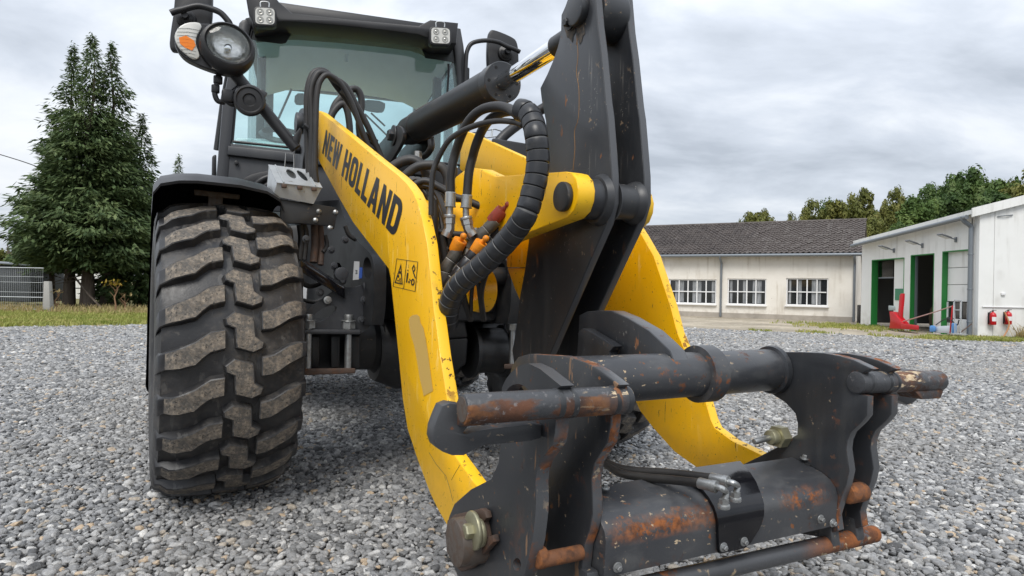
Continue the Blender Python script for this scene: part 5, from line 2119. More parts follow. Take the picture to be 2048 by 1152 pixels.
# thin black scratch lines
bm = BM()
for ln in (((858, 905), (872, 928), (892, 952), (900, 978), (906, 1003)), ((841, 690), (838, 712), (846, 738), (850, 768)), ((872, 870), (868, 890)), ((920, 930), (908, 950), (903, 960))):
    add_tube(bm, [onS(*q, SA - .0002) for q in ln], .0007, 4)
mk('scratch', bm, M_chassis, arm, 0)

# cross tube and pivot brackets of the bell crank
pts = [onT(868, 425, 1.12), onT(868, 462, 1.12)]
bm = BM()
cz, cy = onS(1000, 440, -.2).z, 0
c0 = onT(885, 446, 1.10)
add_hull(bm, [(-.414, c0.y - .02, c0.z + .075), (.414, c0.y - .02, c0.z + .075), (.414, c0.y - .06, c0.z - .06), (-.414, c0.y - .06, c0.z - .06),
              (-.414, c0.y + .16, c0.z + .10), (.414, c0.y + .16, c0.z + .10), (.414, c0.y + .16, c0.z - .10), (-.414, c0.y + .16, c0.z - .10)], .012)
mk('cross_beam', bm, M_yellow, LO)
lev = [(893, 400), (905, 365), (912, 353), (928, 341), (946, 336), (958, 337), (972, 344), (990, 352.5), (1048, 349), (1110, 344.5), (1130, 343), (1143, 346), (1152, 358), (1156, 378), (1154, 400), (1147, 421), (1134, 435), (1054, 466), (1020, 480), (960, 510), (890, 500)]
SL_, TLV = -.19, .055
lever = plateS('crank_bracket', lev, SL_, TLV, [M_yellow, M_yedge], bev=.004)
o = lever.copy()
COL.objects.link(o)
o.location = (.258, .075, -.006)
cylS('pivot_pin', 1120, 393, SL_ - .018, SL_, .040, M_chassis, LO)
pp = onS(1120, 393, SL_ - .018)
bm = BM()
add_tube(bm, [(SL_ + TLV, pp.y, pp.z), (-.100, pp.y, pp.z), (-.099, pp.y, pp.z), (-.090, pp.y, pp.z), (-.081, pp.y, pp.z)], [.054, .056, .064, .068, .072], 32)
add_tube(bm, [(-.051, pp.y, pp.z), (-.045, pp.y, pp.z), (-.040, pp.y, pp.z), (.018, pp.y, pp.z), (.026, pp.y, pp.z), (.038, pp.y, pp.z)], [.062, .060, .050, .050, .058, .062], 32)
mk('pivot_bush', bm, M_paint, LO)
# yellow web below the bracket
bm = BM()
add_hull(bm, [onS(1012, 480, -.05), onS(1072, 462, -.05), onS(1066, 535, -.05), onS(1014, 535, -.05), onS(1012, 480, .10), onS(1072, 462, .10), onS(1066, 535, .10), onS(1014, 535, .10)], .006)
mk('bracket_web', bm, M_yellow, LO)
plateS('bracket_web', [(1014, 536), (1066, 536), (1058, 600), (1040, 603), (1028, 575)], -.045, .03, M_yellow)

# ---------------------------------------------------------------- bell crank (two tall plates)
SK1, TK = -.08, .027
k1 = [(1187, -40), (1194, 50), (1201, 106), (1210, 203), (1214, 232), (1219, 299), (1222.5, 350), (1223, 405), (1212, 447), (1180, 520), (1122, 655), (1100, 706), (1085, 735), (1055, 750), (1028, 735), (1024, 700),
      (1030, 670), (1040, 588), (1049, 541), (1058, 473), (1075, 400), (1092, 300), (1091, 243), (1083, 203), (1081, 187), (1080, 176), (1094, 148), (1106, 120), (1115, 93), (1121, 67), (1122, 30), (1130, 12), (1142, -22), (1165, -42)]
crank = plateS('bell_crank_plate', k1, SK1, TK, [M_paint, M_cedge], bev=.004, label='left tall plate of the bell crank')
o = crank.copy()
COL.objects.link(o)
o.location = (.118, 0.012, 0.01)
o['label'] = 'right tall plate of the bell crank'
tp = onS(1150, 19, SK1 - .02)
bm = BM()
add_cyl(bm, (SK1 - .025, tp.y, tp.z), (SK1, tp.y, tp.z), .046, 30, .005)
mk('tilt_pin', bm, M_paint, LO)
bm = BM()
add_cyl(bm, (-.049, tp.y, tp.z), (.046, tp.y, tp.z), .075, 32, .008)
mk('rod_eye', bm, M_paint, LO)
bm = BM()
p = onS(1141, 47, SK1 - .008)
hexbolt(bm, p, (-1, 0, 0), .012, .022)
mk('grease_nipple', bm, M_chassis, crank)
bm = BM()                                   # dried grease below the pins
rr = random.Random(4)
for cx, cy, w, h in ((1140, 55, 14, 30), (1160, 52, 10, 34)):
    poly = [(cx + w * (rr.uniform(.6, 1.1)) * cos(a), cy + h * (rr.uniform(.6, 1.2)) * sin(a)) for a in np.linspace(0, 2 * pi, 15, endpoint=False)]
    decal(bm, [poly], lambda x, y: onS(x, y, SK1 - .0012))
mk('dried_grease', bm, mat('dried_grease', (.10, .080, .062), .85, layers=[dict(scale=50, lo=.45, hi=.6, color=(.05, .048, .046))], bump=(90, .4, .003)), crank, 0)
bm = BM()
for ln in (((1153, 70), (1156, 110), (1153, 145), (1158, 180), (1157, 235), (1149, 262), (1150, 295), (1146, 340)), ((1160, 60), (1152, 90))):
    add_tube(bm, spline([onS(*q, SK1 - .0001) for q in ln], 3), .0009, 4)
mk('rust_streak', bm, mat('ochre_streak', (.30, .15, .045), .8), crank, 0)

# ---------------------------------------------------------------- tilt cylinder
A0, A1, A2 = onS(809, 268, 0), onS(1006, 164, 0), onS(1150, 19, 0)
A2 = Vector((0, tp.y, tp.z))
ax = (A1 - A0).normalized()
bm = BM()
add_tube(bm, [A0, A0 + ax * .01, A0 + ax * .09, A0 + ax * .10, A1 - ax * .06, A1 - ax * .06], [.048, .062, .066, .075, .075, .075], 36)
add_tube(bm, [A0 + ax * .24, A0 + ax * .243, A0 + ax * .262, A0 + ax * .265], [.075, .0785, .0785, .075], 36, cap=False)
tc_ = mk('tilt_cylinder', bm, M_blackgloss if False else M_chassis, LO, 35)
bm = BM()
add_tube(bm, [A1 - ax * .06, A1 - ax * .058, A1 - ax * .003, A1], [.072, .080, .080, .077], 36)
gl_ = mk('gland_flange', bm, M_paint, tc_, 30)
bm = BM()
for k in range(6):
    a = 2 * pi * k / 6 + .3
    u_ = ax.orthogonal().normalized()
    w_ = ax.cross(u_)
    p = A1 + (u_ * cos(a) + w_ * sin(a)) * .060
    add_cyl(bm, p - ax * .004, p + ax * .0008, .0065, 12, 0)
mk('flange_hole_shade', bm, M_dark, gl_)  # dark discs paint the shade inside the bolt holes
ax2 = (A2 - A1).normalized()
L2 = (A2 - A1).length
bm = BM()
add_cyl(bm, A1, A1 + ax2 * L2 * .60, .031, 36, .002)
mk('piston_rod', bm, M_chrome, tc_)
bm = BM()
add_tube(bm, [A1 + ax2 * L2 * .60, A1 + ax2 * L2 * .603, A2], [.033, .036, .036], 30)
mk('rod_end', bm, M_chassis, tc_)
bm = BM()
for px, py, d in ((800, 277, .0),):
    pass
p = onS(862, 296, -.01)
add_tube(bm, spline([p + Vector((0, 0, .04)), p, onS(852, 310, -.01), onS(835, 318, -.01)], 4), .017, 10)
p = onS(981, 190, 0)
add_tube(bm, spline([p, onS(981, 205, 0), onS(984, 218, 0.02)], 4), .018, 10)
mk('cylinder_pipe', bm, M_chassis, tc_)
bm = BM()
p = onS(836, 303, -.06)
add_tube(bm, [p, p + Vector((0, 0, -.05))], .020, 6)
mk('union_nut', bm, M_zinc, tc_)
brp = [(748, 300), (765, 280), (784, 257), (792, 250.5), (800, 252), (805, 258), (807, 268), (803, 287), (776, 331), (762, 345), (740, 330)]
lug = plateS('cylinder_lug', brp, -.085, .02, M_paint, bev=.003, ch=1)
o = lug.copy()
COL.objects.link(o)
o.location = (.15, 0, 0)
bm = BM()
p = onS(788, 271, -.085)
hexbolt(bm, p, (-1, 0, 0), .032, .035)
add_cyl(bm, p, p + Vector((.16, 0, 0)), .03, 20, 0)
mk('lug_pin', bm, M_paint, LO)

# ---------------------------------------------------------------- quick hitch
SAo, SBo, SCo, SDo = -.50, -.38, .34, .432
# outline of one hitch plate in (y, z) from the two near plates
pa = [(1003, 790), (1004, 775), (1012, 758), (1022, 745), (1038, 731), (1057, 727), (1080, 738), (1122, 772), (1108, 782), (1103, 800), (1104, 825), (1112, 838), (1110, 865), (1106, 888), (1081, 922), (1073, 945), (1071, 967), (1072, 1000), (1071, 1028), (1065, 1081), (1050, 1147), (1030, 1200),
      (960, 1190), (915, 1150), (893, 1100), (893, 1058), (899, 1032), (909, 1008), (942, 979), (983, 958), (997, 926), (1001, 889), (1000, 840)]
holeA = [onS(1034 + 8 * cos(a), 1129 + 13 * sin(a), SAo) for a in np.linspace(0, 2 * pi, 20, endpoint=False)]
eyeA = [onS(1035 + 24 * cos(a), 792 + 24 * sin(a), SAo) for a in np.linspace(0, 2 * pi, 24, endpoint=False)]
HL = 'outer near hitch plate with big pin and hook'
plA = plateS('hitch_plate', pa, SAo, .028, [M_plate_rust, M_edge], bev=.0026, holes=[holeA, eyeA], label=HL)
pb = [(1020, 745), (1024, 730), (1036, 714), (1057, 708), (1122, 712), (1147, 717), (1175, 727), (1200, 741), (1238, 770), (1226, 780), (1219, 798), (1218, 815), (1222, 828), (1220, 850), (1214, 885), (1188, 926), (1182, 959), (1184, 1000), (1184, 1028), (1178, 1060), (1167, 1090), (1161, 1147), (1150, 1190)]
lowB = [Vector((SBo, q.y, q.z)) for q in (onS(*p_, SAo) for p_ in [(960, 1190), (915, 1150), (893, 1100), (893, 1058), (909, 1008), (942, 979), (983, 958), (997, 926), (1001, 889)])]
ptsB = [onS(*p_, SBo) for p_ in pb] + [v + Vector((0, 0, .03)) for v in lowB]
bm = BM()
add_plate(bm, ptsB, X1, .026, .0026, None, 0, 1)
plB = mk('hitch_plate', bm, [M_plate_rust, M_edge], LO, 38, 'inner near hitch plate')
pc = [(1500, 720), (1519, 706), (1553, 704), (1600, 704), (1647, 706), (1680, 712), (1707, 720), (1745, 738), (1724, 746), (1712, 758), (1710, 776), (1718, 789), (1734, 793), (1733, 831), (1722, 845), (1701, 865), (1694, 882), (1692, 899), (1698, 942), (1692, 970), (1683, 993), (1671, 1031), (1675, 1061), (1640, 1075),
      (1560, 1060), (1500, 1010), (1474, 985), (1472, 955), (1485, 929), (1520, 912), (1553, 895), (1594, 869), (1595, 848), (1590, 827), (1570, 805), (1536, 784), (1500, 765)]
plC = plateS('hitch_plate', pc, SCo, .026, [M_plate_rust, M_edge], bev=.0026, label='inner far hitch plate joined to the tube')
bm = BM()
add_plate(bm, [onS(*p_, SCo) + Vector((SDo - SCo, .0, -.004)) for p_ in pc], X1, .028, .0026, None, 0, 1)
plD = mk('hitch_plate', bm, [M_plate_rust, M_edge], LO, 38, 'outer far hitch plate')
# upper tube
ty_, tz_ = -2.03, .742
bm = BM()
add_cyl(bm, (SBo + .026, ty_, tz_), (SCo, ty_, tz_), .056, 40, .002)
tube = mk('hitch_tube', bm, M_paint_rust, LO)
bm = BM()
add_lathe(bm, [(-.02, .056), (-.016, .064), (-.003, .066), (0, .056)], (SCo, ty_, tz_), (1, 0, 0), 40)
mk('weld_ring', bm, M_paint, tube)
pcx = onS(1372, 760, .05)
bm = BM()
add_lathe(bm, [(-.026, .0565), (-.024, .072), (.024, .072), (.026, .0565)], (.085, ty_, tz_), (1, 0, 0), 40)
mk('collar', bm, M_paint_rust, tube)
# central half-round lug plate on the tube
sm = [(1157, 650), (1158, 630), (1172, 623), (1193, 621), (1221, 622), (1252, 635), (1296, 661), (1320, 683), (1339, 702), (1355, 745), (1300, 760), (1200, 790), (1150, 760)]
plateS('link_lug', sm, -.045, .05, [M_paint, M_cedge], bev=.004, label='half round lug plate standing on the hitch tube')
plateS('link_lug', [(1154, 667), (1164, 657), (1172, 658), (1215, 684), (1228, 693), (1218, 704), (1218, 730), (1160, 735), (1163, 700), (1166, 685)], -.085, .03, M_paint, bev=.003, label='small notched lug beside the half round plate')
# stub bars
for a, b, lab in (((-.68, 921, 817), (-.345, 1268, 802), 'near rusty stub bar'), ((.335, 1735, 769), (.655, 1868, 760), 'far rusty stub bar')):
    p, q = onS(a[1], a[2], a[0]), onS(b[1], b[2], b[0])
    p = Vector((a[0], -2.275, p.z))
    q = Vector((b[0], -2.285, q.z))
    bm = BM()
    add_cyl(bm, p, q, .0265, 36, .004)
    sbr = mk('stub_bar', bm, M_rust if a[0] < 0 else M_rust_far, LO, 38, lab)
    bm = BM()
    e_ = p if a[0] < -.5 else q
    d_ = Vector((-1, 0, 0)) if a[0] < -.5 else Vector((1, 0, 0))
    add_cyl(bm, e_, e_ + d_ * .0015, .0215, 30, 0)
    mk('bar_end', bm, M_pinface, sbr)
    # weld collars where plates meet the bar
    for s_ in ((SAo, SAo + .028, SBo, SBo + .026) if a[0] < 0 else (SCo, SCo + .026, SDo, SDo + .028)):
        t_ = (s_ - p.x) / (q.x - p.x)
        if 0.02 < t_ < .98:
            bm = BM()
            add_lathe(bm, [(-.006, .0266), (-.002, .0278), (.002, .0278), (.006, .0266)], p.lerp(q, t_), (1, 0, 0), 28)
            mk('weld_bead', bm, M_paint, sbr)
# hook guides: curved bar standing out from the outer plate
TH = 2.235
hk = [(866, 876), (868, 855), (876, 833), (885, 812), (900, 806), (925, 810), (940, 830), (938, 850), (926, 866), (930, 868), (965, 860), (1010, 854), (1068, 848), (1084, 850), (1082, 876), (1063, 882), (1000, 888), (972, 890), (952, 898), (928, 911), (905, 911), (886, 904), (872, 893)]
hk3 = [onT(*p_, TH) for p_ in hk]
bm = BM()
add_plate(bm, hk3, (0, 1, 0), .034, .002)
hook = mk('hook_guide', bm, M_paint_rust, LO, 38, 'near hook shaped guide bar')
bm = BM()
add_plate(bm, [Vector((-p_.x - .02, p_.y + .02, p_.z)) for p_ in hk3][::-1], (0, 1, 0), .035, .003)
mk('hook_guide', bm, M_paint_rust, LO, 38, 'far hook shaped guide bar')
cheek = [onS(*p_, -.70) for p_ in ((888, 812), (905, 806), (926, 828), (944, 835), (944, 848), (936, 866), (925, 872), (912, 870), (898, 862), (890, 850))]
bm = BM()
add_plate(bm, [Vector((-.672, -2.275 + (p_.y - cheek[3].y) * .35 + .01, p_.z)) for p_ in cheek], X1, .05, .004)
mk('hook_cheek', bm, M_rust, hook)
# far stub: clamp lip below
bm = BM()
add_hull(bm, [(.53, -2.30, .712), (.655, -2.30, .712), (.64, -2.30, .688), (.56, -2.30, .690), (.53, -2.24, .712), (.655, -2.24, .712), (.64, -2.24, .688), (.56, -2.24, .690)], .004)
mk('clamp_lip', bm, M_rust_far, LO)
# big pin with keeper plate and bolt
kp = [(894, 1040), (906, 1030), (961, 1017), (969, 1023), (972, 1036), (966, 1045), (972, 1075), (984, 1070), (987, 1084), (962, 1112), (941, 1137), (921, 1144), (906, 1129), (893, 1105), (890, 1070)]
keeper = plateS('keeper_plate', kp, SAo - .018, .016, M_rust_full, bev=.004)
pz = onS(908, 1086, SAo - .062)
bm = BM()
add_cyl(bm, (SAo - .062, pz.y, pz.z), (SAo + .2, pz.y, pz.z), .052, 40, .005)
mk('hinge_pin', bm, M_pinface, LO)
pw_ = onS(951, 1060, SAo - .030)
bm = BM()
add_cyl(bm, (SAo - .040, pw_.y, pw_.z), (SAo - .030, pw_.y, pw_.z), .041, 36, .003)
add_cyl(bm, (SAo - .030, pw_.y - .008, pw_.z - .004), (SAo - .019, pw_.y - .008, pw_.z - .004), .030, 30, .003)
add_tube(bm, [(SAo - .040, pw_.y, pw_.z), (SAo - .053, pw_.y, pw_.z), (SAo - .056, pw_.y, pw_.z)], [.0165, .0165, .014], 6)
mk('keeper_bolt', bm, M_zincy, keeper, 30)
# far pin with large nut seen past the inner far plate
fn = onS(1568, 880, .30)
bm = BM()
add_tube(bm, [(SCo - .030, fn.y + .035, fn.z), (SCo - .002, fn.y + .035, fn.z)], .030, 6)
add_cyl(bm, (SCo - .055, fn.y + .035, fn.z), (SCo - .030, fn.y + .035, fn.z), .020, 20, .004)
mk('ram_nut', bm, M_zincy, LO, 30)
bm = BM()
add_cyl(bm, (SCo - .11, fn.y + .035, fn.z - .006), (SCo - .055, fn.y + .035, fn.z), .008, 16, .002)
mk('lock_ram', bm, M_zinc, LO)
# cross beam with folded cover
BP = [(2.100, .520), (2.150, .512), (2.190, .503), (2.212, .492), (2.228, .475), (2.234, .455), (2.228, .383), (2.205, .378), (2.100, .39)]
bm = BM()
ptsb = [Vector((SBo + .028, -t_, z_)) for t_, z_ in BP]
add_plate(bm, ptsb, X1, SCo - SBo - .03, .003)
beam = mk('hitch_beam', bm, M_paint_rust, LO, 30, 'folded lower beam with rust patches')


def beam_pt(w, off):
    """point on the outer skin of the beam; w runs 0..1 from back top to front bottom"""
    pr = [Vector((0, -t_, z_)) for t_, z_ in BP[:7]]
    ln = [0]
    for a_, b_ in zip(pr, pr[1:]):
        ln.append(ln[-1] + (b_ - a_).length)
    x = w * ln[-1]
    for i in range(6):
        if x <= ln[i + 1] + 1e-9:
            f_ = (x - ln[i]) / (ln[i + 1] - ln[i])
            d_ = (pr[i + 1] - pr[i]).normalized()
            n_ = Vector((0, d_.z, -d_.y))
            if n_.z < 0 and i < 3:
                n_ = -n_
            if n_.y > 0 and i >= 3:
                n_ = -n_
            return pr[i].lerp(pr[i + 1], f_) + n_ * off


def sT(px, py, t_):
    return onT(px, py, t_).x


edges = [(0.0, sT(1350, 968, 2.10), sT(1478, 975, 2.10)), (.25, sT(1385, 985, 2.16), sT(1506, 1000, 2.17)), (.5, sT(1413, 1012, 2.21), sT(1519, 1022, 2.22)), (.65, sT(1425, 1035, 2.228), sT(1521, 1033, 2.232)),
         (.8, sT(1430, 1060, 2.232), sT(1515, 1052, 2.232)), (.95, sT(1432, 1085, 2.23), sT(1495, 1076, 2.23)), (1.0, sT(1434, 1088, 2.228), sT(1480, 1080, 2.228))]
bm = BM()
rows = []
for i in range(25):
    w = i / 24 * .99
    s0 = float(np.interp(w, [e_[0] for e_ in edges], [e_[1] for e_ in edges]))
    s1 = float(np.interp(w, [e_[0] for e_ in edges], [e_[2] for e_ in edges]))
    rows.append([[bm.verts.new(beam_pt(w, off) + X1 * (s0 + (s1 - s0) * k / 6)) for k in range(7)] for off in (.003, .011)])
for a_, b_ in zip(rows, rows[1:]):
    for k in range(6):
        for j in (0, 1):
            bm.faces.new((a_[j][k], a_[j][k + 1], b_[j][k + 1], b_[j][k]))
    for k in (0, 6):
        bm.faces.new((a_[0][k], a_[1][k], b_[1][k], b_[0][k]))
for r_ in (rows[0], rows[-1]):
    for k in range(6):
        bm.faces.new((r_[0][k], r_[0][k + 1], r_[1][k + 1], r_[1][k]))
bmesh.ops.recalc_face_normals(bm, faces=bm.faces)
cov = mk('coupling_cover', bm, M_blackgloss, LO, 40, 'glossy black cover strapped over the beam')


def bolt_on(parent, px, py, w, m=M_zinc, r=.0060, name='cover_bolt'):
    b_ = beam_pt(w, .010)
    s_ = sT(px, py, -b_.y)
    nn = (beam_pt(w, .02) - b_)
    bm_ = BM()
    hexbolt(bm_, b_ + X1 * s_, nn, r, .011)
    mk(name, bm_, m, parent, 30)


for px, py, w in ((1379, 981, .10), (1446, 1081, .93), (1487, 1072, .92)):
    bolt_on(cov, px, py, w)
for px, py, w in ((1608, 949, .15), (1640, 1046, .86), (1664, 1049, .93), (1209, 1018, .14), (1234, 1138, .90)):
    bolt_on(beam, px, py, w, name='beam_bolt')
bm = BM()                                            # dark oval on the beam top, painting the shade of a cut-out
b_ = beam_pt(.22, .0012)
s_ = sT(1630, 953, -b_.y)
decal(bm, [[(cos(a) * .030, sin(a) * .013) for a in np.linspace(0, 2 * pi, 20, endpoint=False)]], lambda x, y: beam_pt(.20 + y * 4.5, .0012) + X1 * (s_ + x))
mk('slot_shade', bm, M_dark, beam, 0)
# couplings: hoses, ferrules and elbows on the cover
for hp, fp_, el, dz in (([(1205, 920), (1235, 935), (1275, 942), (1340, 946), (1423, 956)], (1423, 956, 1456, 964), (1468, 967, 1475, 977, 1471, 988), .0),
                        ([(1207, 925), (1240, 946), (1290, 955), (1345, 960), (1399, 966)], (1399, 966, 1433, 974), (1445, 978, 1452, 990, 1448, 1002), .0)):
    ZC = (.552, .548, .545, .542)
    pts = [onZ(x, y, .50 + .047 * i / 4) for i, (x, y) in enumerate(hp)]
    ho = tubeO('coupling_hose', pts, .0098, M_hose, n=6)
    a_, b2 = onZ(fp_[0], fp_[1], .547), onZ(fp_[2], fp_[3], .547)
    bm = BM()
    dd = (b2 - a_)
    add_tube(bm, [a_ - dd * .05, a_, a_ + dd * .7, a_ + dd * .72, b2], [.0108, .0116, .0116, .0128, .0128], 16)
    mk('ferrule', bm, M_zinc, ho, 30)
    bm = BM()
    pts = [b2, onZ(el[0], el[1], .546), onZ(el[2], el[3] - 4, .533), onZ(el[4], el[5], .522)]
    add_tube(bm, spline(pts, 5), .0066, 12)
    e_ = pts[-1]
    add_tube(bm, [e_ + Vector((0, 0, .004)), e_ - Vector((0, 0, .006))], .0105, 6)
    add_cyl(bm, e_ - Vector((0, 0, .006)), e_ - Vector((0, 0, .016)), .0125, 18, .002)
    mk('elbow', bm, M_zinc, ho, 30)
# lower bar
lb0, lb1 = onT(1330, 1163, 2.20), onT(1750, 1067, 2.20)
d_ = (lb1 - lb0).normalized()
bm = BM()
add_cyl(bm, lb1 - d_ * 1.10, lb1, .0215, 32, .006)
lbar = mk('lower_bar', bm, M_bar, LO, 38, 'long lower bar with rusty end')
bm = BM()
for s_ in (SCo + .012, SDo + .014, SBo + .012, SAo + .014):
    t_ = (s_ - lb1.x) / d_.x
    c_ = lb1 + d_ * t_
    add_hull(bm, [c_ + Vector((x_, y_, z_)) for x_, y_, z_ in ((-.016, -.022, .0), (.016, -.022, 0), (.014, -.014, .06), (-.014, -.014, .06), (-.016, .022, .0), (.016, .022, 0), (.014, .014, .06), (-.014, .014, .06))], .004)
mk('bar_lug', bm, M_paint_rust, lbar)
# locking pins between the plates
p = onS(1129, 1111, SAo + .08)
bm = BM()
add_cyl(bm, (SAo + .028, p.y, p.z), (SBo, p.y, p.z), .0150, 24, .002)
lp_ = mk('lock_pin', bm, M_orust, LO, 38, 'rusty lock pin between the near plates')
p = onS(1092, 1118, SAo + .035)
bm = BM()
add_cyl(bm, (SAo + .018, p.y + .012, p.z), (SAo + .040, p.y + .012, p.z), .022, 24, .006)
mk('pin_boss', bm, M_orust, lp_)
p = onS(1707, 990, SCo + .04)
bm = BM()
add_cyl(bm, (SCo + .026, p.y + .01, p.z), (SDo, p.y + .01, p.z), .024, 24, .006)
mk('lock_pin', bm, M_orust, LO, 38, 'rusty lock pin between the far plates')
bm = BM()
add_cyl(bm, (SDo + .029, -2.20, .455), (SDo + .048, -2.20, .455), .012, 16, .003)
add_hull(bm, [(SDo + .029, -2.20, .705), (SDo + .075, -2.20, .70), (SDo + .07, -2.20, .66), (SDo + .029, -2.20, .665), (SDo + .029, -2.16, .705), (SDo + .075, -2.16, .70), (SDo + .07, -2.16, .66), (SDo + .029, -2.16, .665)], .003)
mk('side_stop', bm, M_paint_rust, LO)

# ---------------------------------------------------------------- hoses
for pts, t_, r in (([(622, 365), (617, 330), (614, 231), (615, 185), (622, 155), (634, 142), (653, 145), (673, 172), (693, 198), (713, 231), (729, 274), (749, 300), (760, 335)], .10, .0155),
                   ([(628, 370), (624, 330), (624, 231), (622, 185), (630, 156), (643, 145), (670, 158), (693, 175), (713, 211), (736, 254), (759, 307), (772, 340)], .16, .0155),
                   ([(648, 262), (660, 240), (670, 211), (683, 195), (700, 180), (713, 179), (721, 191), (723, 211), (718, 250), (724, 300)], -.40, .020),
                   ([(650, 262), (663, 231), (674, 215), (686, 208), (694, 220), (699, 250), (700, 285)], -.35, .019),
                   ([(634, 370), (630, 330), (632, 231), (634, 190), (640, 163), (655, 150), (680, 166), (703, 205), (722, 255), (742, 305), (752, 335)], .20, .013)):
    tubeO('boom_hose', [onT(*p_, t_) for p_ in pts], r, M_hose, n=6)
for px, py, t_ in ((676, 166, .14), (694, 190, .14), (742, 275, .14), (748, 300, .14), (620, 260, .14)):
    bm = BM()
    add_box(bm, onT(px, py, t_), (.07, .05, .012), rot=Matrix.Rotation(.6, 3, 'Y'), bev=.003)
    mk('hose_clip', bm, M_black, LO)
# right hose group in front of the crank bracket
big = [([(901, 388), (902, 346), (911, 305), (926, 263), (943, 236), (965, 219), (994, 213), (1016, 217), (1032, 226)], [2.05, 2.05, 2.05, 2.0, 1.96, 1.92, 1.88, 1.84, 1.80], .0145),
       ([(934, 392), (938, 345), (945, 315), (952, 290), (964, 261), (980, 239), (999, 227), (1020, 222), (1036, 224)], [2.05, 2.05, 2.05, 2.02, 2.0, 1.95, 1.92, 1.88, 1.84], .0145),
       ([(862, 430), (863, 380), (866, 345), (875, 320), (896, 283), (923, 263), (957, 249), (994, 242), (1028, 244), (1045, 250)], [2.0, 2.0, 2.0, 2.0, 1.98, 1.95, 1.9, 1.86, 1.82, 1.80], .0085)]
for pts, dd, r in big:
    tubeO('crank_hose', [onD(*p_, d_) for p_, d_ in zip(pts, dd)], r, M_hose, n=6)
for pts, d_, r in (([(770, 345), (800, 325), (825, 320), (845, 332), (855, 355), (860, 395), (862, 420)], 2.5, .020), ([(795, 365), (830, 336), (860, 330), (885, 336), (896, 360), (892, 395), (905, 440)], 2.45, .018),
                   ([(820, 375), (850, 362), (885, 378), (905, 392), (930, 400), (950, 408), (970, 418), (982, 432), (975, 445), (960, 462)], 2.25, .013), ([(820, 360), (860, 368), (890, 380), (915, 405)], 2.35, .014),
                   ([(868, 462), (900, 468), (930, 470), (960, 470)], 2.2, .012), ([(868, 475), (885, 490), (895, 500)], 2.2, .010),
                   ([(868, 400), (868, 470), (874, 520), (886, 560)], 2.15, .015), ([(880, 470), (890, 520), (890, 600), (886, 650)], 2.2, .016)):
    tubeO('boom_hose', [onD(*p_, d_) for p_ in pts], r, M_hose, n=6)


rr = random.Random(12)
for k in range(9):
    x0, y0 = rr.uniform(790, 840), rr.uniform(352, 392)
    x1, y1 = rr.uniform(870, 905), rr.uniform(430, 520)
    d0 = rr.uniform(2.3, 2.6)
    tubeO('thin_hose', [onD(x0, y0, d0), onD(x0 + 30, y0 - rr.uniform(2, 16), d0), onD((x0 + x1) / 2 + 20, (y0 + y1) / 2 - 25, d0 - .05), onD(x1, y1, d0 - .1), onD(x1 + rr.uniform(-8, 12), y1 + 60, d0 - .05)], rr.uniform(.007, .011), M_hose, n=6, seg=8)
for k in range(7):
    x0 = 884 + k * 13 + rr.uniform(-4, 4)
    tubeO('thin_hose', [onD(x0 + rr.uniform(20, 50), 470 + rr.uniform(0, 40), 2.35), onD(x0 + rr.uniform(0, 20), 530, 2.35), onD(x0 + rr.uniform(-6, 10), 585, 2.4), onD(x0 + rr.uniform(-20, 20), 640, 2.5)], rr.uniform(.007, .012), M_hose, n=6, seg=8)
for k in range(5):
    p = onD(888 + k * 22 + rr.uniform(-6, 6), 520 + rr.uniform(-20, 60), 2.33)
    bm = BM()
    add_tube(bm, [p, p + Vector((.004, 0, .022))], .013, 6)
    mk('hose_nut', bm, M_zinc, LO, 30)


def fitting(pts, d_):
    a_, b_, c_, e_, g_ = [onD(*p_, d_) for p_ in pts]
    bm = BM()
    ab = (b_ - a_)
    add_tube(bm, [a_ - ab * .05, a_, a_ + ab * .94, a_ + ab * .95, b_], [.0155, .0175, .0175, .0195, .0195], 18)
    add_tube(bm, [b_, c_], .0105, 14)
    add_tube(bm, [c_, c_ + (e_ - c_) * .62], .0185, 6)
    add_cyl(bm, c_ - (e_ - c_) * .1, c_ + (e_ - c_) * .18, .0195, 18, .002)
    add_tube(bm, [e_ - (e_ - c_) * .35, e_, e_ + (g_ - e_) * .5], .0165, 6)
    add_tube(bm, [e_ + (g_ - e_) * .4, g_], .017, 14)
    mk('hose_fitting', bm, M_zinc, LO, 30)


fitting([(901, 386), (900, 414), (899, 432), (899, 458), (891, 473)], 2.05)
fitting([(934, 391), (932, 416), (932, 436), (937, 458), (947, 472)], 2.05)


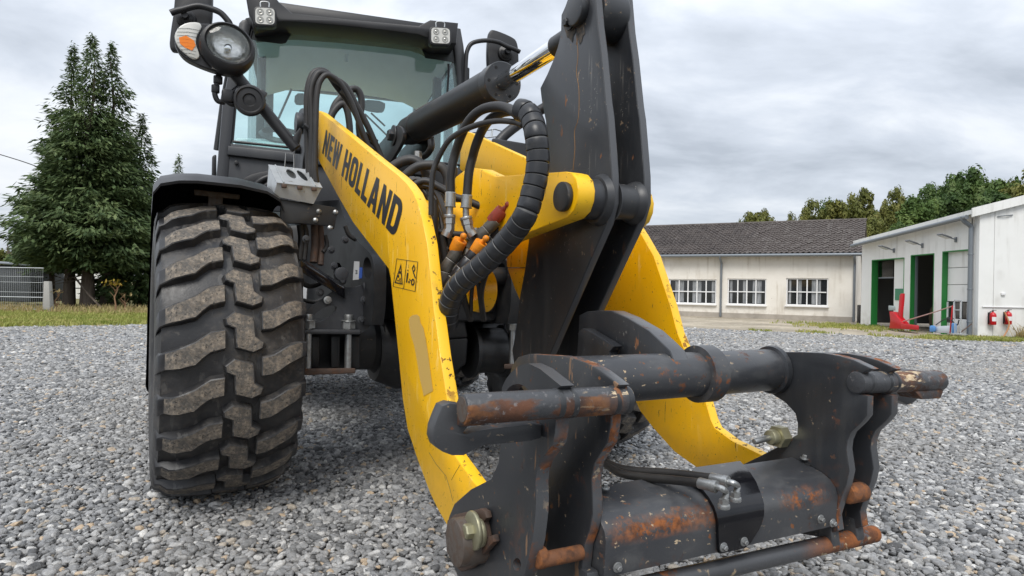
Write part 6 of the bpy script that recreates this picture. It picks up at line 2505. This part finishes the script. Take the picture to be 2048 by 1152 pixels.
def ringed(path, d, r0, r1, gap, name, m, label=None, cut=.0025, edge=None):
    """hose in a segmented sleeve; every ring is a piece of its own"""
    P_ = spline([onD(*p_, dd) for p_, dd in zip(path, d)], 14)
    ln = [0]
    for a_, b_ in zip(P_, P_[1:]):
        ln.append(ln[-1] + (b_ - a_).length)
    L = ln[-1]

    def at(x):
        x = min(max(x, 0), L - 1e-6)
        i = max(j for j in range(len(ln)) if ln[j] <= x)
        i = min(i, len(P_) - 2)
        return P_[i].lerp(P_[i + 1], (x - ln[i]) / max(1e-9, ln[i + 1] - ln[i]))
    bm = BM()
    add_tube(bm, P_, [r0 * .84 + (r1 - r0) * .84 * i / (len(P_) - 1) for i in range(len(P_))], 18)
    core = mk(name, bm, M_hose, LO, 40, label)
    n = int(L / gap)
    for k in range(n):
        x0, x1 = L * k / n + cut, L * (k + 1) / n
        r = r0 + (r1 - r0) * (k + .5) / n
        c_ = [at(x0), at(x0 + .0015), at((x0 + x1) / 2), at(x1 - .0015), at(x1)]
        bm = BM()
        tl = .12 * math.sin(k * 1.7)
        add_tube(bm, c_, [r * .93, r * .985, r * 1.01, r * 1.0, r * .95], 22)
        bm.faces.ensure_lookup_table()
        for f_ in bm.faces[:22]:
            f_.material_index = 1
        mk('sleeve_ring', bm, [m, edge or M_ringedge], core, 34)
    return core, at, L


sl_path = [(1036, 219), (1055, 225), (1066, 244), (1072, 270), (1075, 297), (1076, 323), (1073, 353), (1067, 378), (1061, 402), (1051, 430), (1037, 452), (1021, 473), (1000, 496), (981, 515), (960, 534), (933, 556), (914, 575), (902, 599), (896, 625), (893, 650)]
sl_d = list(np.interp(np.arange(20), [0, 3, 9, 14, 19], [1.76, 1.70, 1.70, 1.80, 1.95]))
ringed(sl_path, sl_d, .0305, .033, .031, 'hose_sleeve', M_sleeve, 'thick black segmented hose sleeve', .0022)
for path, d_, r, n_ in (([(915, 496), (906, 515), (894, 533), (886, 560), (880, 595)], 2.02, .0195, M_sleeve_dusty), ([(955, 499), (937, 521), (918, 545), (900, 568), (886, 600)], 2.0, .0195, M_sleeve),
                        ([(992, 441), (975, 458), (955, 476), (942, 500)], 2.08, .0195, M_sleeve_dusty), ([(1003, 452), (985, 475), (965, 500)], 2.12, .018, M_sleeve)):
    ringed(path, [d_] * len(path), r, r, .036, 'capped_hose', n_, None, .002, M_ringpale)


def cap(a_, b_, tip, d_, m, lab):
    a_, b_, tip = onD(*a_, d_), onD(*b_, d_ - .012), onD(*tip, d_ - .03)
    ab = b_ - a_
    bm = BM()
    add_tube(bm, [a_ - ab * .3, a_, a_ + ab * .85, b_, b_ + ab * .02], [.019, .021, .0225, .0215, .012], 22)
    add_tube(bm, [b_ - ab * .05, b_.lerp(tip, .5), b_.lerp(tip, .8)], [.011, .007, .006], 12)
    add_ball(bm, tip, .0105, sub=2)
    mk('dust_cap', bm, m, LO, 40, lab)


cap((912, 497), (921, 480), (927, 472), 2.02, M_orange, 'left orange dust cap')
cap((952, 502), (964, 485), (972, 477), 2.0, M_orange, 'right orange dust cap')
cap((988, 438), (1006, 420), (1016, 409), 2.08, M_red, 'dark red dust cap')
cap((1003, 450), (1020, 433), (1030, 424), 2.13, M_red, 'red dust cap half hidden behind the sleeve')
bm = BM()
for q in ((905, 543), (948, 472), (985, 470), (915, 560), (1008, 470)):
    p = onD(*q, 2.12)
    add_box(bm, p, (.03, .02, .05), rot=Matrix.Rotation(.7, 3, 'Y'), bev=.004)
mk('coupling_block', bm, M_zinc, LO)

# ---------------------------------------------------------------- headlamp on its arm, horn, socket box
la = tubeO('lamp_arm', [onT(592, 297, .02), onT(545, 240, .0), onT(506, 192, .0), onT(468, 146, .0)], .0275, M_black, n=4, seg=18)
bm = BM()
add_plate(bm, [onT(*p_, .04) for p_ in ((580, 290), (592, 300), (600, 285), (605, 262), (600, 255), (588, 270))], (0, 1, 0), .03, .005)
mk('arm_bracket', bm, M_black, la)
TL_ = .06
ell = lambda cx, cy, a_, b_, rot, n=40: [(cx + a_ * cos(t) * cos(rot) - b_ * sin(t) * sin(rot), cy + a_ * cos(t) * sin(rot) + b_ * sin(t) * cos(rot)) for t in np.linspace(0, 2 * pi, n, endpoint=False)]
hous = chaikin([Vector((x, y, 0)) for x, y in ((349, 92), (350, 70), (362, 52), (378, 46), (400, 47), (430, 48), (465, 54), (492, 74), (507, 104), (505, 130), (490, 146), (465, 151), (430, 143), (395, 130), (365, 115))], 2)
bm = BM()
cxy = Vector((430, 98, 0))
loops = []
for t_, k in ((TL_ + .004, .965), (TL_, .995), (TL_ - .02, 1.0), (TL_ - .06, .96), (TL_ - .10, .84), (TL_ - .135, .62), (TL_ - .15, .30)):
    loops.append([bm.verts.new(onT(*(cxy + (p_ - cxy) * k).xy, TL_) + Vector((0, TL_ - t_, 0))) for p_ in hous])
n_ = len(hous)
for a_, b_ in zip(loops, loops[1:]):
    for i in range(n_):
        j = (i + 1) % n_
        bm.faces.new((a_[i], a_[j], b_[j], b_[i]))
bm.faces.new(loops[0][::-1])
bm.faces.new(loops[-1])
bmesh.ops.recalc_face_normals(bm, faces=bm.faces)
lamp = mk('headlamp', bm, M_black, LO, 35, 'headlamp unit with amber indicator')


def ell_part(name, m, rings, cap_last=True, parent=lamp, sm_=40):
    """rings: (cx, cy, a, b, rot, y offset towards the front)"""
    bm_ = BM()
    L_ = [[bm_.verts.new(onT(*q, TL_) + Vector((0, -of, 0))) for q in ell(cx, cy, a_, b_, rt)] for cx, cy, a_, b_, rt, of in rings]
    for a_, b_ in zip(L_, L_[1:]):
        for i in range(len(a_)):
            j = (i + 1) % len(a_)
            bm_.faces.new((a_[i], a_[j], b_[j], b_[i]))
    if cap_last:
        bm_.faces.new(L_[-1])
    bmesh.ops.recalc_face_normals(bm_, faces=bm_.faces)
    return mk(name, bm_, m, parent, sm_)


R_ = .52
ell_part('lamp_rim', M_black, [(453, 100, 60, 47, R_, .0), (453, 99, 59, 46, R_, .035), (454, 97, 55, 42, R_, .052), (455, 94.5, 50, 37, R_, .056), (455, 94, 46.5, 34, R_, .048), (455, 94, 46, 33.5, R_, .030)], False)
ell_part('reflector', M_led, [(455, 94, 46, 33.5, R_, .040), (455, 95, 43, 31, R_, .026), (455, 96, 36, 26, R_, .014), (455, 97, 24, 17, R_, .007), (455, 98, 10, 8, R_, .005)])
ell_part('bulb_shield', M_chrome, [(455, 99, 9, 8, R_, .005), (455, 99, 8, 7, R_, .030), (455, 99, 4, 3.5, R_, .034)])
ell_part('lamp_glass', M_clear, [(455, 94, 46, 33.5, R_, .046), (455, 94, 36, 26, R_, .056), (455, 94, 20, 14, R_, .061)])
ind = [(349, 71), (357, 56), (374, 47), (397, 46), (404, 54), (401, 62), (393, 75), (392, 92), (397, 104), (400, 115), (392, 122), (382, 119), (370, 110), (357, 98), (350, 83)]
ind = chaikin([Vector((x, y, 0)) for x, y in ind], 1)
bm = BM()
add_plate(bm, [onT(p_.x, p_.y, TL_) + Vector((0, -.002, 0)) for p_ in ind], (0, -1, 0), .016, .006)
mk('indicator_lens', bm, M_lens_w, lamp, 40)
bm = BM()
pa_ = [(358, 78), (372, 74), (388, 84), (391, 94), (384, 104), (370, 98), (360, 90)]
add_plate(bm, [onT(*p_, TL_) + Vector((0, -.0186, 0)) for p_ in pa_], (0, -1, 0), .0015, 0)
mk('amber_lens', bm, M_amber, lamp, 0)
bm = BM()
for k in range(9):
    y_ = 56 + k * 7
    a_, b_ = onT(354 + max(0, k - 4) * 4, y_ + 4, TL_), onT(392 - max(0, 3 - k) * -3, y_ + 8, TL_)
    add_tube(bm, [a_ + Vector((0, -.0185, 0)), a_.lerp(b_, .5) + Vector((0, -.0195, .004)), b_ + Vector((0, -.0185, 0))], .0016, 5)
mk('lens_rib', bm, M_clear, lamp)
bm = BM()
add_plate(bm, [onT(*p_, TL_) + Vector((0, -.012, 0)) for p_ in ((424, 133.5), (457, 142), (456, 147.5), (423, 139))], (0, -1, 0), .004, .001)
mk('lamp_label', bm, mat('grey_label', (.30, .30, .29), .5), lamp, 0)
tubeO('lamp_cable', [onT(438, 146, .0), onT(435, 162, .0), onT(431, 180, .0), onT(430, 190, .0), onT(436, 202, .0), onT(450, 205, .0)], .012, M_black, lamp)
bm = BM()
for px, py, r in ((436, 160, .020), (431, 178, .018)):
    p = onT(px, py, 0)
    add_cyl(bm, p + Vector((0, 0, .018)), p - Vector((0, 0, .018)), r, 14, .004)
mk('cable_plug', bm, M_black, lamp)
bm = BM()
add_tube(bm, spline([onT(452, 192, .02), onT(466, 183, .02), onT(480, 172, .0)], 4), .013, 10)
add_box(bm, onT(455, 193, .02), (.05, .05, .06), bev=.01)
add_tube(bm, spline([onT(452, 200, .02), onT(462, 208, .02), onT(474, 208, .02)], 4), .012, 10)
mk('horn_bracket', bm, M_black, la)
p = onT(499, 201, .05)
bm = BM()
add_lathe(bm, [(.05, .0), (.05, .055), (.03, .068), (-.01, .071), (-.022, .066), (-.024, .058), (-.018, .052), (-.020, .030), (-.012, .024), (-.014, 0)], p, (.1, 1, .1), 40)
mk('horn', bm, M_black, la, 30, 'round black horn below the headlamp')
bm = BM()
add_box(bm, onT(524, 190, .05), (.035, .05, .035), rot=Matrix.Rotation(.5, 3, 'Y'), bev=.006)
mk('horn_clip', bm, M_cab, la)

lamp2 = copy_tree(lamp, LO)
lamp2.matrix_local = Matrix.Diagonal((-1, 1, 1, 1))
lamp2['label'] = 'far headlamp unit half hidden behind the tall plate'
# galvanised socket box
tb_, tf = .06, .26
TOP = [onT(537.5, 331, tb_), onT(623.5, 342, tb_), onT(643.5, 376, tf), onT(554, 366, tf)]
BOT = [onT(533, 386, tb_), onT(617, 398, tb_), onT(627, 408, tf - .02), onT(547, 392, tf - .02)]
bm = BM()
v = [bm.verts.new(p_) for p_ in TOP + BOT]
for q in ((0, 3, 7, 4), (3, 2, 6, 7), (2, 1, 5, 6), (1, 0, 4, 5), (4, 7, 6, 5)):
    bm.faces.new([v[i] for i in q])
bmesh.ops.recalc_face_normals(bm, faces=bm.faces)
bx_ = mk('socket_box', bm, M_galv, LO, 0, 'galvanised sheet box with two openings')
tbil = lambda u, w: (TOP[0] * (1 - w) + TOP[3] * w) * (1 - u) + (TOP[1] * (1 - w) + TOP[2] * w) * u
nt_ = (TOP[1] - TOP[0]).cross(TOP[3] - TOP[0]).normalized()
if nt_.z < 0:
    nt_ = -nt_
bm = BM()
h1 = [tbil(.43 + .10 * cos(a), .40 + .27 * sin(a)) for a in np.linspace(0, 2 * pi, 20, endpoint=False)]
h2 = [tbil(.68 + .085 * cos(a) + .03 * sin(a), .42 + .30 * sin(a)) for a in np.linspace(0, 2 * pi, 20, endpoint=False)]
add_plate(bm, [tbil(-.01, -.01), tbil(1.01, -.01), tbil(1.01, 1.02), tbil(-.01, 1.02)], nt_, .004, 0, [h1, h2])
mk('lid', bm, M_galv, bx_, 0)
bm = BM()
for u0, u1 in ((.13, .16), (.84, .87)):
    c4 = [tbil(u0, .0), tbil(u1, .0), tbil(u1, 1.0), tbil(u0, 1.0)]
    add_plate(bm, [q + nt_ * .004 for q in c4], nt_, .006, .002)
mk('lid_seam', bm, M_galv, bx_)
bm = BM()
for u in (.15, .50, .82):
    p = tbil(u, 1.02)
    add_box(bm, p - Vector((0, .0, .008)), (.022, .016, .016), bev=.003)
mk('lid_catch', bm, M_rust_full, bx_)
bm = BM()
a_ = tbil(.36, .02)
add_tube(bm, [a_, a_ + Vector((.004, 0, .07)), a_ + Vector((.04, 0, .068)), a_ + Vector((.042, 0, .0))], .0022, 6)
mk('wire_handle', bm, M_zinc, bx_)

# ---------------------------------------------------------------- far lamp arm and black tool tray beyond the sleeve
tubeO('lamp_arm', [onT(985, 300, -.1), onT(1012, 268, -.1), onT(1062, 232, -.1), onT(1108, 204, -.02)], .030, M_black, n=4, seg=16)
bm = BM()
add_hull(bm, [onT(984, 276, .0), onT(1058, 288, .0), onT(1056, 360, .0), onT(980, 320, .0), onT(984, 276, -.25), onT(1058, 288, -.25), onT(1056, 360, -.25), onT(980, 320, -.25)], .01)
mk('side_tray', bm, M_black, LO)
bm = BM()
add_hull(bm, [onT(930, 300, -.35), onT(985, 285, -.35), onT(985, 320, -.35), onT(930, 330, -.35), onT(930, 300, -.6), onT(985, 285, -.6), onT(985, 320, -.6), onT(930, 330, -.6)], .02)
mk('valve_block', bm, M_chassis, LO)
bm = BM()
for ln in (((962, 262), (990, 258), (1022, 268)), ((964, 276), (1000, 272)), ((985, 258), (983, 274)), ((1005, 262), (1003, 275))):
    add_tube(bm, [onT(*q, -.7) for q in ln], .006, 6)
mk('cage_wire', bm, M_galv, LO)
bm = BM()
add_hull(bm, [onT(850, 330, .1), onT(915, 330, .1), onT(915, 440, .1), onT(850, 450, .1), onT(850, 330, -.3), onT(915, 330, -.3), onT(915, 440, -.3), onT(850, 450, -.3)], .02)
mk('front_frame', bm, M_chassis, LO)

# ---------------------------------------------------------------- cab (on the rear frame)
YC = -.06
R0 = lambda px, py, y=YC: onR(px, py, y)
BKv = (MR_L.to_3x3() @ Vector((0, 1, 0)))             # towards the rear
LTv = (MR_L.to_3x3() @ Vector((1, 0, 0)))


def plateR(name, px, y, th, m, parent, bev=.006, ch=0, holes=None, label=None):
    pts = [onR(*p_, y) for p_ in px]
    if ch:
        pts = chaikin(pts, ch)
    bm_ = BM()
    add_plate(bm_, pts, BKv, th, bev, holes)
    return mk(name, bm_, m, parent, 38, label)


cab = plateR('cab', [(430, 420), (431, 362), (444, 208), (455, 150), (466, 95), (478, 44), (484, 38), (493, 36), (503, 50), (499, 70), (486, 128), (470, 200), (462, 290), (452, 420)], YC, .13, M_cab, LO, .02, label='dark grey operator cab')
plateR('cab_pillar', [(900, 52), (922, 56), (928, 90), (935, 160), (940, 240), (940, 420), (924, 420), (922, 240), (914, 150), (908, 96)], YC, .13, M_cab, cab, .015)
plateR('lower_panel', [(451, 420), (457, 284), (462, 287), (600, 302), (760, 320), (924, 336), (924, 430)], YC + .01, .05, M_cab, cab, .006)
plateR('scuttle_bar', [(456, 291), (600, 306), (760, 323), (920, 340), (920, 358), (760, 342), (600, 326), (454, 309)], YC - .025, .034, M_cab, cab, .008)
plateR('panel_recess', [(478, 372), (486, 357), (510, 346), (560, 338), (600, 340), (600, 390), (560, 385), (500, 380)], YC - .004, .01, M_black, cab, .004, 1)
bm = BM()
p = R0(473, 326, YC)
add_cyl(bm, p, p - BKv * .02, .014, 16, .004)
mk('panel_knob', bm, M_black, cab)
bm = BM()
add_tube(bm, spline([R0(506, 378, YC - .02), R0(520, 362, YC - .03), R0(545, 352, YC - .03), R0(590, 346, YC - .02)], 5), .022, 10)
add_tube(bm, spline([R0(515, 385, YC - .02), R0(535, 370, YC - .04), R0(560, 362, YC - .03), R0(600, 358, YC - .02)], 5), .018, 10)
mk('corrugated_duct', bm, M_black, cab)
# windscreen, black print, gasket
WSC = [(463, 287), (470, 200), (487, 128), (503, 58), (518, 44), (560, 40), (700, 52), (850, 66), (900, 80), (908, 98), (914, 152), (921, 240), (923, 335), (760, 318), (600, 301)]
bm = BM()
decal(bm, [WSC], lambda x, y: onR(x, y, YC + .03))
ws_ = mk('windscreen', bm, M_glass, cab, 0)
bm = BM()
decal(bm, [[(503, 50), (588, 57), (586, 62), (572, 86), (562, 88), (516, 82), (497, 76)]], lambda x, y: onR(x, y, YC + .027))
decal(bm, [[(833, 78), (910, 96), (914, 132), (904, 124), (850, 116), (848, 108)]], lambda x, y: onR(x, y, YC + .027))
decal(bm, [[(586, 40), (700, 50), (836, 64), (833, 79), (700, 64), (588, 58)]], lambda x, y: onR(x, y, YC + .027))
mk('screen_print', bm, mat('screen_print_black', (.012, .016, .016), .4), ws_, 0)
bm = BM()
add_tube(bm, [onR(*q, YC + .028) for q in ((465, 283), (600, 297), (760, 313), (920, 330))], .009, 8)
add_tube(bm, [onR(*q, YC + .028) for q in ((465, 283), (472, 200), (489, 128), (504, 62))], .008, 8)
mk('screen_gasket', bm, M_black, ws_)
# interior
top = lambda px, py, y: onR(px, py, y)
a_, b_ = onR(500, 50, YC), onR(915, 70, YC)
ztop_ = 2.71
xl, xr = (MR_L.inverted() @ a_).x + .02, (MR_L.inverted() @ b_).x + .0
RF = lambda x, y, z: MR_L @ Vector((x, y, z))
YB = 1.42
bm = BM()
# curved roof liner, sagging at the rear
rows = []
for i in range(9):
    u = i / 8
    y = YC + .06 + (YB - YC - .08) * u
    z = ztop_ + .03 - .05 * u ** 2.2
    rows.append([bm.verts.new(RF(xl + (xr - xl) * k / 8, y, z - .10 * (abs(k / 4 - 1) ** 4))) for k in range(9)])
for p_, q in zip(rows, rows[1:]):
    for k in range(8):
        bm.faces.new((p_[k], q[k], q[k + 1], p_[k + 1]))
mk('roof_liner', bm, M_liner, cab, 60)
bm = BM()
for x in (xl + .02, xr - .02):
    add_hull(bm, [RF(x - .05, YB, .9), RF(x + .05, YB, .9), RF(x + .05, YB, ztop_), RF(x - .05, YB, ztop_), RF(x - .05, YB + .08, .9), RF(x + .05, YB + .08, .9), RF(x + .05, YB + .08, ztop_), RF(x - .05, YB + .08, ztop_)], .01)
    add_hull(bm, [RF(x - .03, .52, .9), RF(x + .03, .52, .9), RF(x + .03, .52, ztop_ - .05), RF(x - .03, .52, ztop_ - .05), RF(x - .03, .62, .9), RF(x + .03, .62, .9), RF(x + .03, .62, ztop_ - .05), RF(x - .03, .62, ztop_ - .05)], .01)
mk('rear_pillar', bm, M_cab, cab)
bm = BM()
add_hull(bm, [RF(xl, YB, ztop_ - .03), RF(xr, YB, ztop_ - .03), RF(xr, YB, ztop_ + .05), RF(xl, YB, ztop_ + .05), RF(xl, YB + .06, ztop_ - .03), RF(xr, YB + .06, ztop_ - .03), RF(xr, YB + .06, ztop_ + .05), RF(xl, YB + .06, ztop_ + .05)], .01)
add_hull(bm, [RF(xl, YB, .9), RF(xr, YB, .9), RF(xr, YB, 1.60), RF(xl, YB, 1.60), RF(xl, YB + .06, .9), RF(xr, YB + .06, .9), RF(xr, YB + .06, 1.60), RF(xl, YB + .06, 1.60)], .01)
mk('rear_wall', bm, M_cab, cab)
for x in (xl - .03, xr + .03):
    bm = BM()
    add_hull(bm, [RF(x - .02, YC + .1, .75), RF(x + .02, YC + .1, .75), RF(x + .02, YB, .75), RF(x - .02, YB, .75), RF(x - .02, YC + .1, 1.58), RF(x + .02, YC + .1, 1.58), RF(x + .02, YB, 1.58), RF(x - .02, YB, 1.58)], .008)
    mk('door_lower', bm, M_cab, cab)
    bm = BM()
    vv = [bm.verts.new(RF(x, YC + .1, 1.58)), bm.verts.new(RF(x, YB, 1.58)), bm.verts.new(RF(x, YB, ztop_)), bm.verts.new(RF(x, YC + .1, ztop_))]
    bm.faces.new(vv)
    mk('side_glass', bm, M_sideglass, cab, 0)
    bm = BM()
    add_tube(bm, [RF(x, YC + .1, ztop_), RF(x, YB, ztop_)], .035, 8)
    mk('roof_rail', bm, M_cab, cab)
bm = BM()
vv = [bm.verts.new(RF(xl, YB + .03, 1.6)), bm.verts.new(RF(xr, YB + .03, 1.6)), bm.verts.new(RF(xr, YB + .03, ztop_ - .03)), bm.verts.new(RF(xl, YB + .03, ztop_ - .03))]
bm.faces.new(vv)
mk('rear_window', bm, M_sideglass, cab, 0)
bm = BM()
add_box(bm, RF((xl + xr) / 2, .95, 1.42), (.50, .16, .70), rot=MR_L.to_3x3(), bev=.06)
add_box(bm, RF((xl + xr) / 2, .70, 1.10), (.52, .50, .14), rot=MR_L.to_3x3(), bev=.05)
st_ = mk('seat', bm, mat('seat_fabric', (.035, .036, .04), .9), cab)
# visors and mirrors hanging under the roof
for q, y in (([(590, 186), (612, 186), (614, 206), (604, 210), (588, 208)], .35), ([(724, 198), (771, 202), (770, 220), (762, 226), (730, 221), (724, 214)], .25)):
    plateR('sun_visor', q, y, .02, mat('visor_grey', (.12, .125, .13), .6) if 'visor_grey' not in MATS else MATS['visor_grey'], cab, .006, 1)
plateR('roof_console', [(690, 106), (696, 106), (696, 124), (690, 124)], .5, .01, M_white, cab, .002)
bm = BM()
add_tube(bm, [R0(553, 246, .2), R0(583, 178, .3)], .008, 6)
add_tube(bm, [R0(730, 228, .9), R0(775, 272, .9)], .008, 6)
add_tube(bm, [R0(742, 226, .9), R0(770, 252, .9)], .008, 6)
mk('rear_wiper', bm, M_chassis, cab)
bm = BM()
add_lathe(bm, [(-.02, .16), (0, .18), (.02, .16)], R0(570, 272, .3), (0, -.5, 1), 28, close=True)
mk('steering_wheel', bm, M_black, cab)
bm = BM()
add_hull(bm, [R0(470, 283, .1), R0(640, 296, .1), R0(640, 330, .1), R0(470, 330, .1), R0(470, 275, .35), R0(640, 280, .35), R0(640, 330, .35), R0(470, 330, .35)], .02)
mk('dashboard', bm, M_liner, cab)
# roof and visor
zr = ztop_ + .05
bm = BM()
add_hull(bm, [RF(xl - .05, YC + .12, zr), RF(xr + .05, YC + .12, zr), RF(xr + .05, YB + .1, zr), RF(xl - .05, YB + .1, zr), RF(xl - .0, YC + .12, zr + .14), RF(xr + .0, YC + .12, zr + .14), RF(xr + .0, YB + .1, zr + .12), RF(xl, YB + .1, zr + .12)], .04)
mk('roof', bm, M_black, cab)
vis = [(490, -20), (492, -3), (497, 26), (503, 38), (506, 49), (567, 43), (600, 44), (683, 51), (760, 59), (836, 69), (861, 78), (872, 86), (913, 87), (915, 66), (917, 45), (861, 39), (838, 51), (700, 38), (584, 25), (558, 3), (545, -14)]
plateR('sun_shield', vis, YC - .20, .34, M_black, cab, .012)
# work lights on the shield
for q, hw, hh in (((530, 32), 23, 20), ((881, 71), 22, 19)):
    y_ = YC - .275
    fr_ = [(q[0] - hw, q[1] - hh), (q[0] + hw, q[1] - hh + 3), (q[0] + hw, q[1] + hh + 1), (q[0] - hw, q[1] + hh - 1)]
    bm = BM()
    pts = rnd_corners([onR(*p_, y_) for p_ in fr_], .03)
    add_plate(bm, pts, BKv, .065, .004)
    wl_ = mk('work_light', bm, M_black, cab)
    bm = BM()
    c_ = Vector((q[0], q[1], 0))
    add_plate(bm, rnd_corners([onR(q[0] + (x - q[0]) * .84, q[1] + (y - q[1]) * .84, y_) - BKv * .004 for x, y in fr_], .025), BKv, .002, 0)
    mk('lens', bm, M_lens_w, wl_, 0)
    for dx, dy in ((-.40, -.40), (.40, -.36), (-.40, .38), (.40, .42)):
        p = onR(q[0] + dx * hw, q[1] + dy * hh, y_) - BKv * .004
        bm = BM()
        add_lathe(bm, [(0, .021), (.003, .021), (.0035, .018), (.001, .010), (.004, .005), (.005, 0)], p, -BKv, 20)
        mk('led', bm, M_lens_w if 'lens_cup' not in MATS else MATS['lens_cup'], wl_, 40)
    bm = BM()
    add_tube(bm, spline([onR(q[0] - 9, q[1] - hh + 2, y_), onR(q[0] - 8, q[1] - hh - 8, y_), onR(q[0] + 7, q[1] - hh - 7, y_), onR(q[0] + 8, q[1] - hh + 3, y_)], 4), .004, 8)
    mk('wire_loop', bm, M_galv, wl_)
# wipers on the windscreen
bm = BM()
add_tube(bm, spline([R0(748, 300, YC - .01), R0(779, 274, YC - .02), R0(845, 225, YC - .03), R0(893, 190, YC - .03)], 4), .010, 8)
add_tube(bm, [R0(830, 222, YC - .02), R0(868, 200, YC - .03), R0(905, 186, YC - .02)], .006, 6)
wp = mk('wiper', bm, M_black, cab)
bm = BM()
add_tube(bm, [R0(770, 285, YC - .005), R0(868, 216, YC - .005)], .007, 6)
add_tube(bm, [R0(894, 192, YC - .01), R0(897, 150, YC - .01), R0(897, 128, YC - .01)], .008, 6)
mk('wiper_blade', bm, M_black, wp)
# left mirror
def mirror(px, y, arm, arm_r, joint, label):
    pts = chaikin([onR(*p_, y) for p_ in px], 2)
    bm_ = BM()
    add_plate(bm_, pts, BKv, .07, .018)
    m_ = mk('mirror', bm_, M_cab if False else M_black, LO, 40, label)
    bm_ = BM()
    p_ = onR(*joint, y - .02)
    add_lathe(bm_, [(.03, .062), (-.005, .058), (-.012, .045), (-.02, .045), (-.03, .025), (-.06, .02), (-.06, 0)], p_, BKv, 24)
    mk('mirror_joint', bm_, M_black, m_, 30)
    bm_ = BM()
    add_tube(bm_, spline([onR(*q_, y - .09) for q_ in arm], 5), arm_r, 12)
    mk('mirror_arm', bm_, M_black, m_, 40)


mirror([(352, -60), (425, -60), (425, -3), (423, 48), (410, 95), (351, 103), (337, 97), (340, 62), (347, 20)], .0, [(341, 26), (352, 22), (365, 19), (395, 12), (420, 17), (440, 25), (453, 38), (460, 50), (461, 75)], .020, (372, 36), 'left black wing mirror behind the headlamp')
mirror([(977, 75), (980, 60), (988, 57), (1025, 72), (1036, 82), (1039, 110), (1038, 160), (1025, 172), (978, 150), (975, 110)], .0, [(1040, 104), (1030, 99), (1012, 92), (995, 84), (970, 81), (945, 86), (935, 100), (932, 120), (931, 160), (930, 200)], .016, (1012, 106), 'right black wing mirror above the cylinder')
bm = BM()
for q in ((931, 150), (928, 162)):
    add_box(bm, R0(*q, .0), (.05, .06, .10), rot=MR_L.to_3x3(), bev=.01)
mk('mirror_mount', bm, M_black, cab)
bm = BM()
add_hull(bm, [R0(424, 312, .3), R0(433, 308, .3), R0(433, 362, .3), R0(423, 362, .3), R0(424, 312, .7), R0(433, 308, .7), R0(433, 362, .7), R0(423, 362, .7)], .015)
add_tube(bm, [R0(433, 300, .25), R0(446, 206, .25), R0(462, 120, .25)], .02, 8)
mk('door_handrail', bm, M_black, cab)
# rear body: belly, steps, engine hood
bm = BM()
add_hull(bm, [RF(-.62, -.1, .62), RF(.62, -.1, .62), RF(.62, 2.3, .62), RF(-.62, 2.3, .62), RF(-.78, -.1, 1.35), RF(.78, -.1, 1.35), RF(.78, 2.3, 1.35), RF(-.78, 2.3, 1.35)], .04)
mk('rear_frame', bm, M_chassis, LO)
bm = BM()
add_hull(bm, [RF(-.62, 1.5, 1.36), RF(.62, 1.5, 1.36), RF(.60, 2.7, 1.36), RF(-.60, 2.7, 1.36), RF(-.58, 1.52, 1.86), RF(.58, 1.52, 1.86), RF(.5, 2.7, 1.72), RF(-.5, 2.7, 1.72)], .08)
mk('engine_hood', bm, M_yellow, LO)
